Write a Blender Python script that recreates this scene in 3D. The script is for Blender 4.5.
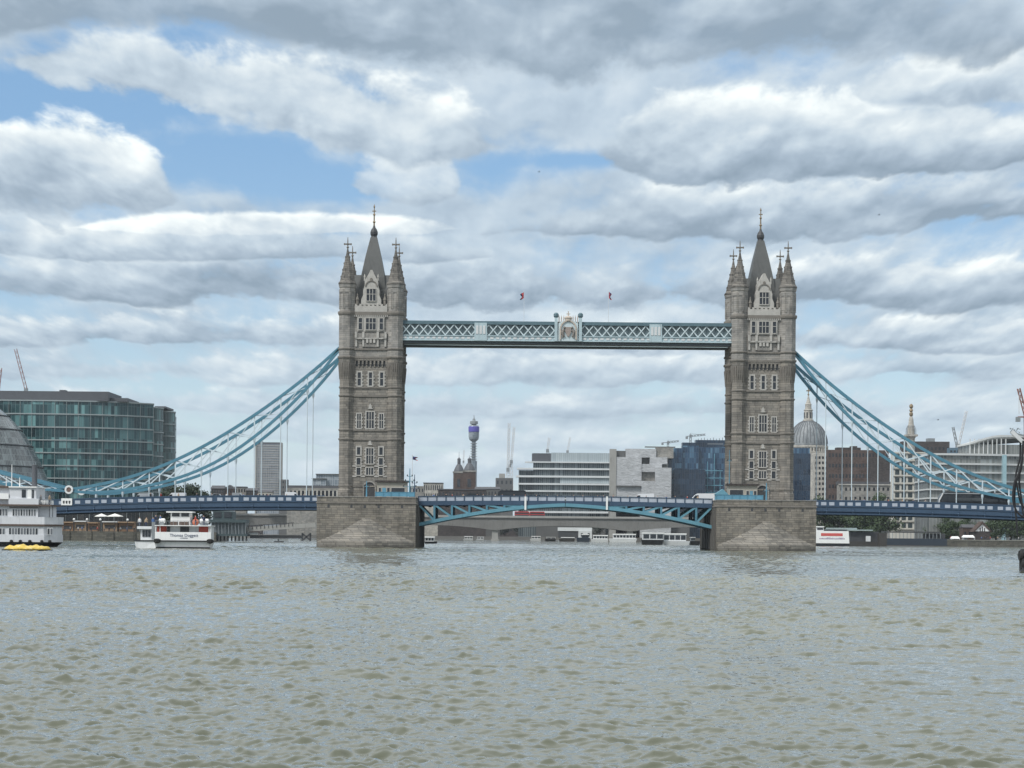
import bpy, math, random
import numpy as np
from mathutils import Vector, Matrix
R = math.radians
scene = bpy.context.scene
COL = scene.collection
for o in list(bpy.data.objects):
    bpy.data.objects.remove(o)
rng = random.Random(7)
# ------------------------------------------------------------------ camera
F = 2100.0            # focal length in pixels
H = 2.5               # height of the lens above the water
ROLL = 0.0088
HZ = 537.0            # row of the horizon
cam_d = bpy.data.cameras.new('camera')
cam = bpy.data.objects.new('camera', cam_d)
COL.objects.link(cam)
cam.location = (0, 0, H)
cam.rotation_euler = (R(90), 0, 0)
cam.rotation_euler = (Matrix.Rotation(R(90), 4, 'X') @ Matrix.Rotation(ROLL, 4, 'Z')).to_euler()
cam_d.sensor_width = 36
cam_d.lens = F * 36 / 1024
cam_d.shift_y = (HZ - 384) / 1024
cam_d.clip_start = 0.5
cam_d.clip_end = 30000
scene.camera = cam
scene.render.resolution_x, scene.render.resolution_y = 1024, 768
vs = scene.view_settings
vs.view_transform = 'Standard'
vs.look = 'None'
vs.exposure = 0.15
vs.gamma = 1
vs.use_curve_mapping = False
# ------------------------------------------------------------------ sun
SUN_EL, SUN_ROT = R(50), R(226)
sd = Vector((math.sin(SUN_ROT) * math.cos(SUN_EL), math.cos(SUN_ROT) * math.cos(SUN_EL), math.sin(SUN_EL)))
sl = bpy.data.lights.new('sun', 'SUN')
sl.energy = 2.8
sl.angle = R(12)
sl.color = (1.0, 0.98, 0.95)
so = bpy.data.objects.new('sun', sl)
COL.objects.link(so)
so.rotation_euler = sd.to_track_quat('Z', 'Y').to_euler()
so.location = (0, 0, 300)

# ------------------------------------------------------------------ node helper
class NG:
    def __init__(s, tree):
        s.t = tree
        s.n = tree.nodes
        s.l = tree.links
    def new(s, typ, **kw):
        n = s.n.new(typ)
        for k, v in kw.items():
            setattr(n, k, v)
        return n
    def put(s, sock, v):
        if v is None:
            return
        if hasattr(v, 'is_linked') or isinstance(v, bpy.types.NodeSocket):
            s.l.new(v, sock)
        else:
            sock.default_value = v
    def m(s, op, a, b=None, c=None, clamp=False):
        n = s.new('ShaderNodeMath', operation=op, use_clamp=clamp)
        s.put(n.inputs[0], a)
        s.put(n.inputs[1], b)
        s.put(n.inputs[2], c)
        return n.outputs[0]
    def add(s, a, b): return s.m('ADD', a, b)
    def sub(s, a, b): return s.m('SUBTRACT', a, b)
    def mul(s, a, b): return s.m('MULTIPLY', a, b)
    def div(s, a, b): return s.m('DIVIDE', a, b)
    def sm(s, x, lo, hi, a=0.0, b=1.0):
        n = s.new('ShaderNodeMapRange', interpolation_type='SMOOTHSTEP')
        s.put(n.inputs[0], x)
        for i, v in enumerate((lo, hi, a, b)):
            s.put(n.inputs[i + 1], v)
        return n.outputs[0]
    def lin(s, x, lo, hi, a=0.0, b=1.0):
        n = s.new('ShaderNodeMapRange')
        s.put(n.inputs[0], x)
        for i, v in enumerate((lo, hi, a, b)):
            s.put(n.inputs[i + 1], v)
        return n.outputs[0]
    def xyz(s, x, y, z=0.0):
        n = s.new('ShaderNodeCombineXYZ')
        for i, v in enumerate((x, y, z)):
            s.put(n.inputs[i], v)
        return n.outputs[0]
    def sep(s, v):
        n = s.new('ShaderNodeSeparateXYZ')
        s.l.new(v, n.inputs[0])
        return n.outputs
    def noise(s, vec, scale, detail=4, rough=0.5, dist=0.0, col=False, lac=2.0):
        n = s.new('ShaderNodeTexNoise')
        s.put(n.inputs['Vector'], vec)
        n.inputs['Scale'].default_value = scale
        n.inputs['Detail'].default_value = detail
        n.inputs['Roughness'].default_value = rough
        n.inputs['Lacunarity'].default_value = lac
        n.inputs['Distortion'].default_value = dist
        return n.outputs[1 if col else 0]
    def mix(s, f, a, b, typ='MIX'):
        n = s.new('ShaderNodeMix', data_type='RGBA', blend_type=typ)
        s.put(n.inputs[0], f)
        s.put(n.inputs[6], tuple(a) + (1,) if isinstance(a, tuple) and len(a) == 3 else a)
        s.put(n.inputs[7], tuple(b) + (1,) if isinstance(b, tuple) and len(b) == 3 else b)
        return n.outputs[2]
    def ramp(s, f, stops, interp='LINEAR'):
        n = s.new('ShaderNodeValToRGB')
        n.color_ramp.interpolation = interp
        e = n.color_ramp.elements
        while len(e) < len(stops):
            e.new(0.5)
        for i, (p, c) in enumerate(stops):
            e[i].position = p
            e[i].color = tuple(c) + (1,) if len(c) == 3 else c
        s.put(n.inputs[0], f)
        return n.outputs[0]

# ------------------------------------------------------------------ sky: Nishita behind broken layered cloud
def make_world():
    w = bpy.data.worlds.new('World')
    scene.world = w
    w.use_nodes = True
    g = NG(w.node_tree)
    g.n.clear()
    out = g.new('ShaderNodeOutputWorld')
    bg = g.new('ShaderNodeBackground')
    bg.inputs[1].default_value = 0.105
    g.l.new(bg.outputs[0], out.inputs[0])
    sky = g.new('ShaderNodeTexSky', sky_type='NISHITA')
    sky.sun_disc = False
    sky.sun_elevation, sky.sun_rotation = SUN_EL, SUN_ROT
    sky.air_density, sky.dust_density, sky.ozone_density = 1.0, 0.3, 2.0
    tc = g.new('ShaderNodeTexCoord')
    x, y, z = g.sep(tc.outputs['Generated'])
    K = 2100.0
    az = g.mul(g.m('ARCTAN2', x, y), K)                   # azimuth and elevation, 1 unit = 1/2100 rad
    el = g.mul(g.m('ARCTAN2', z, g.m('SQRT', g.add(g.mul(x, x), g.mul(y, y)))), K)
    elp = g.m('MAXIMUM', el, 0.0)
    # cloud-sheet coordinates: features shrink and flatten towards the horizon
    pu = g.div(g.mul(az, 5.2), g.add(g.mul(elp, 0.8), 230.0))
    pv = g.mul(g.m('LOGARITHM', g.add(elp, 150.0), math.e), 7.4)
    def vadd(v, d):
        n = g.new('ShaderNodeVectorMath', operation='ADD')
        g.l.new(v, n.inputs[0])
        n.inputs[1].default_value = d
        return n.outputs[0]
    P = g.xyz(pu, pv, 3.7)
    billow = g.noise(P, 0.62, 9, 0.55, 0.15)              # heads of the clouds
    rel = g.sub(g.noise(P, 0.62, 5, 0.5, 0.15), g.noise(vadd(P, (-0.12, 0.34, 0)), 0.62, 5, 0.5, 0.15))                        # lit from above and the left
    fine = g.noise(vadd(P, (9.0, 3.0, 1.0)), 2.0, 7, 0.58, 0.2)
    frel = g.sub(g.noise(vadd(P, (9.0, 3.0, 1.0)), 2.0, 4, 0.5, 0.2), g.noise(vadd(P, (8.95, 3.12, 1.0)), 2.0, 4, 0.5, 0.2))
    broad = g.noise(vadd(P, (4.0, 8.0, 2.0)), 0.30, 3, 0.5)
    def px(a, b):                                          # photograph column/row -> the same units
        return a - 512, 537 - b + ROLL * (a - 512)
    def gauss(cu, cv, su, sv):
        a_, b_ = g.div(g.sub(az, cu), su), g.div(g.sub(el, cv), sv)
        return g.m('EXPONENT', g.mul(g.add(g.mul(a_, a_), g.mul(b_, b_)), -1.0))
    stops = [(0.0, (2.55, 3.3, 4.1)), (0.25, (3.5, 4.35, 5.25)), (0.5, (4.9, 5.8, 6.6)), (0.75, (6.65, 7.35, 7.75)), (1.0, (8.8, 9.3, 9.2))]
    blue = g.mix(g.sm(el, 20.0, 420.0), (4.8, 6.3, 7.4), (2.1, 4.05, 6.7))
    col = g.mix(0.55, sky.outputs[0], blue)
    shape = g.add(g.mul(g.sub(billow, 0.5), 2.1), g.mul(g.sub(fine, 0.5), 1.15))
    # a thin veil nearly everywhere but in the torn places
    veil = g.add(g.add(0.62, g.mul(g.sub(broad, 0.5), 1.2)), g.mul(shape, 0.75))
    for wgt, f in ((-0.85, gauss(*px(50, 108), 170, 28)), (-0.8, gauss(*px(235, 160), 130, 24)), (-0.75, gauss(*px(330, 190), 160, 16)),
                   (-0.55, gauss(*px(490, 172), 60, 18)), (-0.75, gauss(*px(590, 165), 60, 11)), (-0.5, gauss(*px(362, 118), 26, 26)),
                   (-0.5, gauss(*px(0, 305), 70, 20)), (-0.45, gauss(*px(520, 390), 520, 14)), (-0.4, gauss(*px(860, 365), 200, 14)), (-0.4, gauss(*px(300, 440), 500, 16))):
        veil = g.m('MULTIPLY_ADD', f, wgt, veil)
    col = g.mix(g.m('MINIMUM', g.sm(veil, 0.05, 0.75), 0.9), col, g.ramp(g.m('ADD', g.add(g.add(0.50, g.mul(rel, 1.2)), g.mul(frel, 0.4)), 0.0, clamp=True), stops))
    def bank(base_l, base_r, hgt, c, hw, t_bot, t_top, soft=0.30, A=1.0, op=1.0, wob=0.35, k=1.0):
        """one bank of cumulus: flat shaded base running from photograph row base_l (column 0) to base_r (column 1024), billowing lit top"""
        nonlocal col
        e0, e1 = 537 - base_l - ROLL * 512, 537 - base_r + ROLL * 512
        line = g.m('MULTIPLY_ADD', az, (e1 - e0) / 1024.0, (e0 + e1) / 2)
        q = g.div(g.sub(el, line), hgt)
        q = g.add(g.add(q, g.mul(g.sub(broad, 0.5), wob)), g.mul(g.sub(billow, 0.5), 0.5))
        hump = g.m('MINIMUM', g.m('MULTIPLY_ADD', q, 3.0, 0.32), g.m('MULTIPLY_ADD', q, -1.0, 0.78))
        d = g.m('ABSOLUTE', g.div(g.sub(az, c - 512), hw))
        win = g.m('MULTIPLY', g.m('POWER', d, 5.0), -0.8)
        v = g.add(g.add(hump, win), g.mul(shape, A))
        dens = g.mul(g.sm(v, 0.0, soft * 0.72), op)
        t = g.lin(q, -0.05, 0.85, t_bot, t_top)
        t = g.add(t, g.add(g.mul(rel, 1.7 * k), g.mul(frel, 0.75 * k)))
        col = g.mix(dens, col, g.ramp(g.m('ADD', t, 0.0, clamp=True), stops))
    # far banks first, each nearer one over them
    bank(468, 478, 22, 560, 900, 0.50, 0.72, 0.8, 0.9, 0.55, k=0.5)
    bank(440, 452, 28, 480, 900, 0.38, 0.70, 0.7, 0.9, 0.65, k=0.6)
    bank(412, 420, 32, 600, 900, 0.34, 0.74, 0.6, 0.9, 0.72, k=0.7)
    bank(384, 378, 42, 520, 900, 0.30, 0.80, 0.55, 0.9, 0.80, k=0.8)
    bank(352, 340, 44, 180, 330, 0.24, 0.88, 0.45, 0.9, 0.9)
    bank(345, 352, 40, 860, 330, 0.22, 0.88, 0.45, 0.9, 0.9)
    bank(302, 308, 62, 560, 900, 0.05, 0.80, 0.45, 0.8, 0.95)
    bank(262, 262, 44, 170, 330, 0.2, 0.74, 0.4, 0.8, 0.9)
    bank(246, 238, 70, 830, 360, 0.06, 0.86, 0.4, 0.8, 0.95)
    bank(240, 226, 26, 265, 200, 0.62, 1.25, 0.30, 0.45, 0.98, 0.15)
    bank(219, 229, 118, 10, 172, 0.16, 1.12, 0.25, 0.5, 1.0, 0.2)
    bank(192, 198, 60, 402, 56, 0.34, 0.92, 0.6, 1.2, 0.75, 0.1)
    bank(150, 178, 100, 820, 232, 0.08, 1.02, 0.3, 0.7, 1.0, 0.3)
    bank(88, 240, 96, 260, 260, 0.28, 1.0, 0.4, 0.8, 1.0, 0.5)
    bank(100, 118, 74, 960, 120, 0.42, 1.05, 0.35, 0.7, 0.95, 0.3)
    bank(44, 74, 150, 640, 420, 0.02, 0.34, 0.5, 0.7, 0.9, 0.35)
    bank(48, 54, 120, 110, 330, 0.06, 0.5, 0.5, 0.7, 0.85, 0.3)
    # the last degrees above the horizon fade into pale air
    col = g.mix(g.sm(el, 200.0, -20.0, 0.0, 0.42), col, (5.2, 6.3, 7.1))
    # out-of-view sky overhead, brightened to add light on the water and scene
    col = g.mix(g.sm(el, 560.0, 1100.0, 0.0, 0.75), col, (9.2, 9.6, 9.8))
    # below the horizon: nothing but dim reflected light
    col = g.mix(g.sm(el, -4.0, -60.0), col, (2.2, 2.3, 2.2))
    g.l.new(col, bg.inputs[0])
    w.cycles.sampling_method = 'MANUAL'
    w.cycles.sample_map_resolution = 1024
make_world()
# ------------------------------------------------------------------ pixels of the photograph -> metres at distance Y
def W(px, py, Y):
    dx, up = px - 512, HZ - py
    return (dx - ROLL * up) * Y / F, H + (up + ROLL * dx) * Y / F
def WX(px, py, Y): return W(px, py, Y)[0]
def WZ(px, py, Y): return W(px, py, Y)[1]

# ------------------------------------------------------------------ mesh builder
class MB:
    def __init__(s):
        s.v, s.f = [], []
        s.M = None
    def pts(s, P, faces):
        b = len(s.v)
        if s.M is not None:
            P = [tuple(s.M @ Vector(p)) for p in P]
        s.v += P
        s.f += [tuple(b + i for i in f) for f in faces]
        return s
    def box(s, x0, x1, y0, y1, z0, z1):
        if x0 > x1: x0, x1 = x1, x0
        if y0 > y1: y0, y1 = y1, y0
        if z0 > z1: z0, z1 = z1, z0
        return s.pts([(x0, y0, z0), (x1, y0, z0), (x1, y1, z0), (x0, y1, z0), (x0, y0, z1), (x1, y0, z1), (x1, y1, z1), (x0, y1, z1)],
                     [(0, 3, 2, 1), (4, 5, 6, 7), (0, 1, 5, 4), (1, 2, 6, 5), (2, 3, 7, 6), (3, 0, 4, 7)])
    def loft(s, rings, cap=True, closed=True):
        n = len(rings[0])
        P = [p for r in rings for p in r]
        f = []
        for k in range(len(rings) - 1):
            for i in range(n if closed else n - 1):
                j = (i + 1) % n
                f.append((k * n + i, k * n + j, (k + 1) * n + j, (k + 1) * n + i))
        if cap:
            f.append(tuple(reversed(range(n))))
            f.append(tuple((len(rings) - 1) * n + i for i in range(n)))
        return s.pts(P, f)
    def lathe(s, cx, cy, prof, n=8, rot=0.0, sx=1.0, sy=1.0):
        rings = []
        for r, z in prof:
            r = max(r, 0.004)
            rings.append([(cx + sx * r * math.cos(rot + 2 * math.pi * i / n), cy + sy * r * math.sin(rot + 2 * math.pi * i / n), z) for i in range(n)])
        return s.loft(rings)
    def ext_y(s, poly, y0, y1):            # polygon in x,z pushed along y
        n = len(poly)
        P = [(x, y0, z) for x, z in poly] + [(x, y1, z) for x, z in poly]
        f = [tuple(range(n)), tuple(reversed(range(n, 2 * n)))] + [((i + 1) % n, i, n + i, n + (i + 1) % n) for i in range(n)]
        return s.pts(P, f)
    def ext_z(s, poly, z0, z1):
        n = len(poly)
        P = [(x, y, z0) for x, y in poly] + [(x, y, z1) for x, y in poly]
        f = [tuple(reversed(range(n))), tuple(range(n, 2 * n))] + [(i, (i + 1) % n, n + (i + 1) % n, n + i) for i in range(n)]
        return s.pts(P, f)
    def bar(s, a, b, w, h=None, up=(0, 0, 1)):   # rectangular bar between two points
        h = h or w
        a, b = Vector(a), Vector(b)
        d = (b - a).normalized()
        u = Vector(up)
        if abs(d.dot(u)) > 0.98:
            u = Vector((0, 1, 0))
        sd_ = d.cross(u).normalized() * (w / 2)
        uu = sd_.cross(d).normalized() * (h / 2)
        r = [[tuple(p + x) for x in (-sd_ - uu, sd_ - uu, sd_ + uu, -sd_ + uu)] for p in (a, b)]
        return s.loft(r)
    def tube(s, path, r, n=6):
        path = [Vector(p) for p in path]
        rings = []
        for i, p in enumerate(path):
            d = (path[min(i + 1, len(path) - 1)] - path[max(i - 1, 0)]).normalized()
            u = Vector((0, 1, 0)) if abs(d.y) < 0.9 else Vector((1, 0, 0))
            a = d.cross(u).normalized()
            b = d.cross(a)
            rr = r[i] if isinstance(r, (list, tuple)) else r
            rings.append([tuple(p + rr * (math.cos(2 * math.pi * k / n) * a + math.sin(2 * math.pi * k / n) * b)) for k in range(n)])
        return s.loft(rings)
    def beam(s, path, w, h):               # constant upright rectangle swept along a path in the x,z plane
        rings = []
        path = [Vector(p) for p in path]
        for i, p in enumerate(path):
            d = (path[min(i + 1, len(path) - 1)] - path[max(i - 1, 0)]).normalized()
            nrm = Vector((-d.z, 0, d.x))
            rings.append([tuple(p + Vector((0, yy * w / 2, 0)) + nrm * (zz * h / 2)) for yy, zz in ((-1, -1), (1, -1), (1, 1), (-1, 1))])
        return s.loft(rings)
    def sphere(s, cx, cy, cz, r, n=10, sz=1.0, k=6):
        return s.lathe(cx, cy, [(r * math.sin(math.pi * i / k), cz - sz * r * math.cos(math.pi * i / k)) for i in range(k + 1)], n)
    def obj(s, name, mat, off=(0, 0, 0), smooth=False):
        me = bpy.data.meshes.new(name)
        ox, oy, oz = off
        me.from_pydata([(x - ox, y - oy, z - oz) for x, y, z in s.v], [], s.f)
        if smooth:
            me.shade_smooth()
        me.materials.append(mat)
        o = bpy.data.objects.new(name, me)
        COL.objects.link(o)
        return o

class Thing:
    """An Empty at the thing's base that parents its parts (mesh data given in world metres)."""
    def __init__(s, name, label, cat, loc=(0, 0, 0), group=None):
        s.loc = tuple(loc)
        s.o = bpy.data.objects.new(name, None)
        s.o.empty_display_size = 0.5
        COL.objects.link(s.o)
        s.o.location = loc
        tag(s.o, label, cat, group)
    def part(s, name, mb, mat, parent=None, label=None, smooth=False):
        o = mb.obj(name, mat, s.loc, smooth)
        o.parent = parent or s.o
        if label:
            o['label'] = label
        return o
def tag(o, label, cat, group=None):
    o['label'] = label
    o['category'] = cat
    if group:
        o['group'] = group
    return o
def single(name, mb, mat, label, cat, loc=(0, 0, 0), group=None, smooth=False):   # a thing that is one mesh
    o = mb.obj(name, mat, loc, smooth)
    o.location = loc
    return tag(o, label, cat, group)
def structure(name, mb, mat, smooth=False):
    o = mb.obj(name, mat, (0, 0, 0), smooth)
    o['kind'] = 'structure'
    return o
def copy_tree(o, parent=None):
    c = o.copy()
    COL.objects.link(c)
    if parent is not None:
        c.parent = parent
    for ch in list(o.children):
        copy_tree(ch, c)
    return c
def again(o, loc, label=None, rz=None, group=None, scale=None):
    c = copy_tree(o)
    c.location = loc
    if rz is not None: c.rotation_euler = (0, 0, rz)
    if scale is not None: c.scale = (scale,) * 3 if not isinstance(scale, tuple) else scale
    if label: c['label'] = label
    if group: c['group'] = group
    return c

# ------------------------------------------------------------------ materials
MATS = {}
def newmat(name):
    m = bpy.data.materials.new(name)
    m.use_nodes = True
    g = NG(m.node_tree)
    p = [n for n in g.n if n.type == 'BSDF_PRINCIPLED'][0]
    MATS[name] = m
    return m, g, p
def hashed(g, vec):
    n = g.new('ShaderNodeTexWhiteNoise', noise_dimensions='3D')
    g.put(n.inputs['Vector'], vec)
    return n.outputs[0]
def pos(g):
    return g.new('ShaderNodeNewGeometry').outputs['Position']
def objc(g):
    return g.new('ShaderNodeTexCoord').outputs['Object']
def bump(g, p, h, strength=0.3, dist=0.05):
    b = g.new('ShaderNodeBump')
    b.inputs['Strength'].default_value = strength
    b.inputs['Distance'].default_value = dist
    g.put(b.inputs['Height'], h)
    g.l.new(b.outputs[0], p.inputs['Normal'])
def paint(name, c, rough=0.5, var=0.18, scale=0.35, metal=0.0, streak=0.0, spec=0.4):
    """paint, render, lead: slow blotches of tone, a fine grain and, if asked, run-down streaks of dirt"""
    m, g, p = newmat(name)
    P = objc(g)
    a = g.noise(P, scale, 5, 0.6)
    b = g.noise(P, scale * 9, 3, 0.6)
    f = g.add(g.mul(g.sub(a, 0.5), 2.2 * var), g.mul(g.sub(b, 0.5), 0.9 * var))
    if streak:
        x, y, z = g.sep(P)
        s_ = g.noise(g.xyz(g.add(x, y), g.mul(z, 0.08), 0.0), 1.6, 4, 0.6)
        f = g.sub(f, g.mul(g.sm(s_, 0.52, 0.78), streak))
    k = g.add(1.0, f)
    h = g.new('ShaderNodeHueSaturation')
    h.inputs['Color'].default_value = tuple(c) + (1,)
    g.put(h.inputs['Value'], k)
    g.l.new(h.outputs[0], p.inputs['Base Color'])
    g.put(p.inputs['Roughness'], g.add(rough, g.mul(g.sub(a, 0.5), 0.2)))
    p.inputs['Metallic'].default_value = metal
    p.inputs['Specular IOR Level'].default_value = spec
    return m
def stone(name, c, bw=1.5, bh=0.55, var=0.25, mortar=0.62, soot=0.35, tide=None, bumpy=0.4, bias=0.0, soft=False):
    """coursed masonry: blocks of unequal tone, dark joints, weather streaks; tide = height of the wet green-black zone"""
    m, g, p = newmat(name)
    P = objc(g)
    x, y, z = g.sep(P)
    u = g.add(x, g.mul(y, 0.87))
    row = g.m('FLOOR', g.div(z, bh))
    us = g.add(g.div(u, bw), g.mul(hashed(g, g.xyz(row, 3.0, 1.0)), 0.9))
    colm = g.m('FLOOR', us)
    cell = hashed(g, g.xyz(colm, row, 5.0))
    fu = g.m('ABSOLUTE', g.sub(g.m('FRACT', us), 0.5))
    fz = g.m('ABSOLUTE', g.sub(g.m('FRACT', g.div(z, bh)), 0.5))
    joint = g.m('MAXIMUM', g.sm(fu, 0.5 - 0.06 / bw, 0.5 - 0.015 / bw), g.sm(fz, 0.5 - 0.06 / bh, 0.5 - 0.015 / bh))
    big = g.noise(P, 0.16, 5, 0.62)
    mid = g.noise(P, 0.9, 4, 0.6)
    strk = g.noise(g.xyz(u, g.mul(z, 0.10), 0.0), 0.9, 5, 0.65)
    k = g.add(1.0, g.mul(g.sub(cell, 0.5), 2 * var))
    k = g.add(k, g.mul(g.sub(big, 0.5), 1.2))
    k = g.add(k, g.mul(g.sub(mid, 0.5), 0.45))
    k = g.mul(k, g.sub(1.0, g.mul(g.sm(strk, 0.5, 0.75), soot)))
    k = g.mul(k, g.sub(1.0, g.mul(joint, 1 - mortar)))
    if tide is not None:
        tz = g.add(z, g.mul(g.sub(mid, 0.5), 0.9))
        k = g.mul(k, g.lin(g.sm(tz, tide + 0.5, tide - 0.6), 0, 1, 1.0, 0.42))
    h = g.new('ShaderNodeHueSaturation')
    g.l.new(g.mix(g.mul(cell, 0.5), tuple(c), (c[0] * 1.04, c[1] * 0.98, c[2] * 0.9)), h.inputs['Color'])
    g.put(h.inputs['Value'], k)
    g.l.new(h.outputs[0], p.inputs['Base Color'])
    p.inputs['Roughness'].default_value = 0.85
    p.inputs['Specular IOR Level'].default_value = 0.25
    bump(g, p, g.add(g.mul(joint, -1.0), g.mul(mid, 0.8)), bumpy, 0.06)
    return m
def curtain(name, cw, ch, cols, mull, mw=0.12, rough=0.12, zoff=0.0, spec=0.6, blind=0.0, rot=0.0):
    """glazing of one storey or one building: panes of unequal tone behind thin mullions; cols = dark..light stops"""
    m, g, p = newmat(name)
    P = objc(g)
    x, y, z = g.sep(P)
    u = g.div(g.add(x, g.mul(y, 0.9)), cw)
    w = g.div(g.add(z, zoff), ch)
    cu, cw_ = g.m('FLOOR', u), g.m('FLOOR', w)
    r1 = hashed(g, g.xyz(cu, cw_, 1.0))
    r2 = hashed(g, g.xyz(g.m('FLOOR', g.mul(u, 0.28)), cw_, 2.0))
    r3 = g.noise(g.xyz(cu, g.mul(cw_, 2.2), 0.0), 0.23, 3, 0.6)
    t = g.add(g.add(g.mul(r1, 0.30), g.mul(r2, 0.26)), g.mul(r3, 0.62))
    n = len(cols)
    c = g.ramp(t, [(0.22 + 0.62 * i / (n - 1), cc) for i, cc in enumerate(cols)])
    fu = g.m('ABSOLUTE', g.sub(g.m('FRACT', u), 0.5))
    fz = g.m('ABSOLUTE', g.sub(g.m('FRACT', w), 0.5))
    j = g.m('MAXIMUM', g.m('GREATER_THAN', fu, 0.5 - mw / cw), g.m('GREATER_THAN', fz, 0.5 - mw * 0.7 / ch))
    g.l.new(g.mix(j, c, tuple(mull)), p.inputs['Base Color'])
    g.put(p.inputs['Roughness'], g.add(rough, g.mul(j, 0.35)))
    p.inputs['Specular IOR Level'].default_value = spec
    # panes never sit perfectly in one plane
    nn = g.new('ShaderNodeVectorMath', operation='MULTIPLY_ADD')
    wn = g.new('ShaderNodeTexWhiteNoise', noise_dimensions='3D')
    g.put(wn.inputs['Vector'], g.xyz(cu, cw_, 9.0))
    g.l.new(wn.outputs[1], nn.inputs[0])
    nn.inputs[1].default_value = (0.05, 0.05, 0.05)
    sub = g.new('ShaderNodeVectorMath', operation='SUBTRACT')
    sub.inputs[1].default_value = (0.025, 0.025, 0.025)
    g.l.new(g.new('ShaderNodeNewGeometry').outputs['Normal'], nn.inputs[2])
    g.l.new(nn.outputs[0], sub.inputs[0])
    nz = g.new('ShaderNodeVectorMath', operation='NORMALIZE')
    g.l.new(sub.outputs[0], nz.inputs[0])
    g.l.new(nz.outputs[0], p.inputs['Normal'])
    return m
def glassy(name, c, rough=0.08, spec=0.6):
    m, g, p = newmat(name)
    P = objc(g)
    k = g.noise(P, 0.8, 2, 0.5)
    g.l.new(g.mix(k, tuple(v * 0.6 for v in c), tuple(v * 1.4 for v in c)), p.inputs['Base Color'])
    p.inputs['Roughness'].default_value = rough
    p.inputs['Specular IOR Level'].default_value = spec
    return m
def leafy(name, c):
    m, g, p = newmat(name)
    oi = objc(g)
    a = g.noise(oi, 0.35, 3, 0.6)
    b = hashed(g, g.new('ShaderNodeNewGeometry').outputs['Normal'])
    t = g.add(g.mul(a, 0.65), g.mul(b, 0.35))
    g.l.new(g.ramp(t, [(0.25, tuple(v * 0.55 for v in c)), (0.55, tuple(c)), (0.8, (c[0] * 1.7, c[1] * 1.5, c[2] * 1.2))]), p.inputs['Base Color'])
    p.inputs['Roughness'].default_value = 0.7
    return m
STONE = stone('granite_tower', (0.218, 0.205, 0.184), 1.3, 0.5, 0.22, 0.6, 0.4)
STONE_UP = stone('limestone_upper', (0.272, 0.263, 0.247), 1.1, 0.45, 0.14, 0.72, 0.45)
TRIM = paint('portland_trim', (0.41, 0.395, 0.365), 0.8, 0.3, 1.2, streak=0.4, spec=0.2)
TRIM_DK = paint('sooty_trim', (0.19, 0.175, 0.155), 0.85, 0.3, 0.9, streak=0.3, spec=0.2)
PIERST = stone('pier_granite', (0.205, 0.19, 0.165), 1.25, 0.46, 0.22, 0.6, 0.4, tide=0.45, bumpy=0.6)
PIERLT = stone('cutwater_granite', (0.218, 0.206, 0.184), 1.5, 0.46, 0.24, 0.55, 0.35, tide=0.45, bumpy=0.7)
LEAD = paint('grey_roof_lead', (0.082, 0.085, 0.082), 0.55, 0.3, 0.5, streak=0.35)
CONE = stone('turret_cone_stone', (0.155, 0.147, 0.135), 0.9, 0.42, 0.25, 0.55, 0.4)
GILT = paint('gilded_iron', (0.24, 0.18, 0.11), 0.45, 0.3, 2.0, metal=0.4)
IRON = paint('dark_iron', (0.05, 0.052, 0.055), 0.6, 0.3, 1.0)
PANE = glassy('dark_window_glass', (0.022, 0.025, 0.03))
BLUE = paint('chain_blue', (0.082, 0.215, 0.29), 0.45, 0.22, 0.6, streak=0.25)
BLUE_DK = paint('deck_blue', (0.043, 0.078, 0.13), 0.45, 0.2, 0.4, streak=0.3)
BLUE_LT = paint('bascule_blue', (0.12, 0.285, 0.36), 0.45, 0.2, 0.4, streak=0.2)
BLUE_SHADE = paint('deck_shade_blue', (0.03, 0.06, 0.11), 0.6, 0.2, 0.4)  # deck blue darkened: shade under the deck put into the colour
SLATE_BL = paint('walkway_roof_blue', (0.095, 0.155, 0.18), 0.5, 0.2, 0.5)
PALE_BL = paint('walkway_pale_blue', (0.40, 0.50, 0.53), 0.5, 0.2, 0.6, streak=0.3)
SLATE_DK = paint('walkway_girder_slate', (0.075, 0.09, 0.10), 0.55, 0.2, 0.5)
WHITE = paint('white_paint', (0.80, 0.80, 0.78), 0.4, 0.08, 0.6, streak=0.12)
OFFW = paint('dull_white_paint', (0.60, 0.61, 0.61), 0.5, 0.12, 0.6, streak=0.2)
PANEL = paint('parapet_panel_white', (0.40, 0.44, 0.50), 0.5, 0.15, 1.0, streak=0.2)
# ================================================================== the bridge
YC = 458.6                      # centre line of the bridge
XL, XR = -30.7, 53.7            # tower centres
ZB = 10.7                       # level of the pier tops
O8 = math.pi / 8

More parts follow.
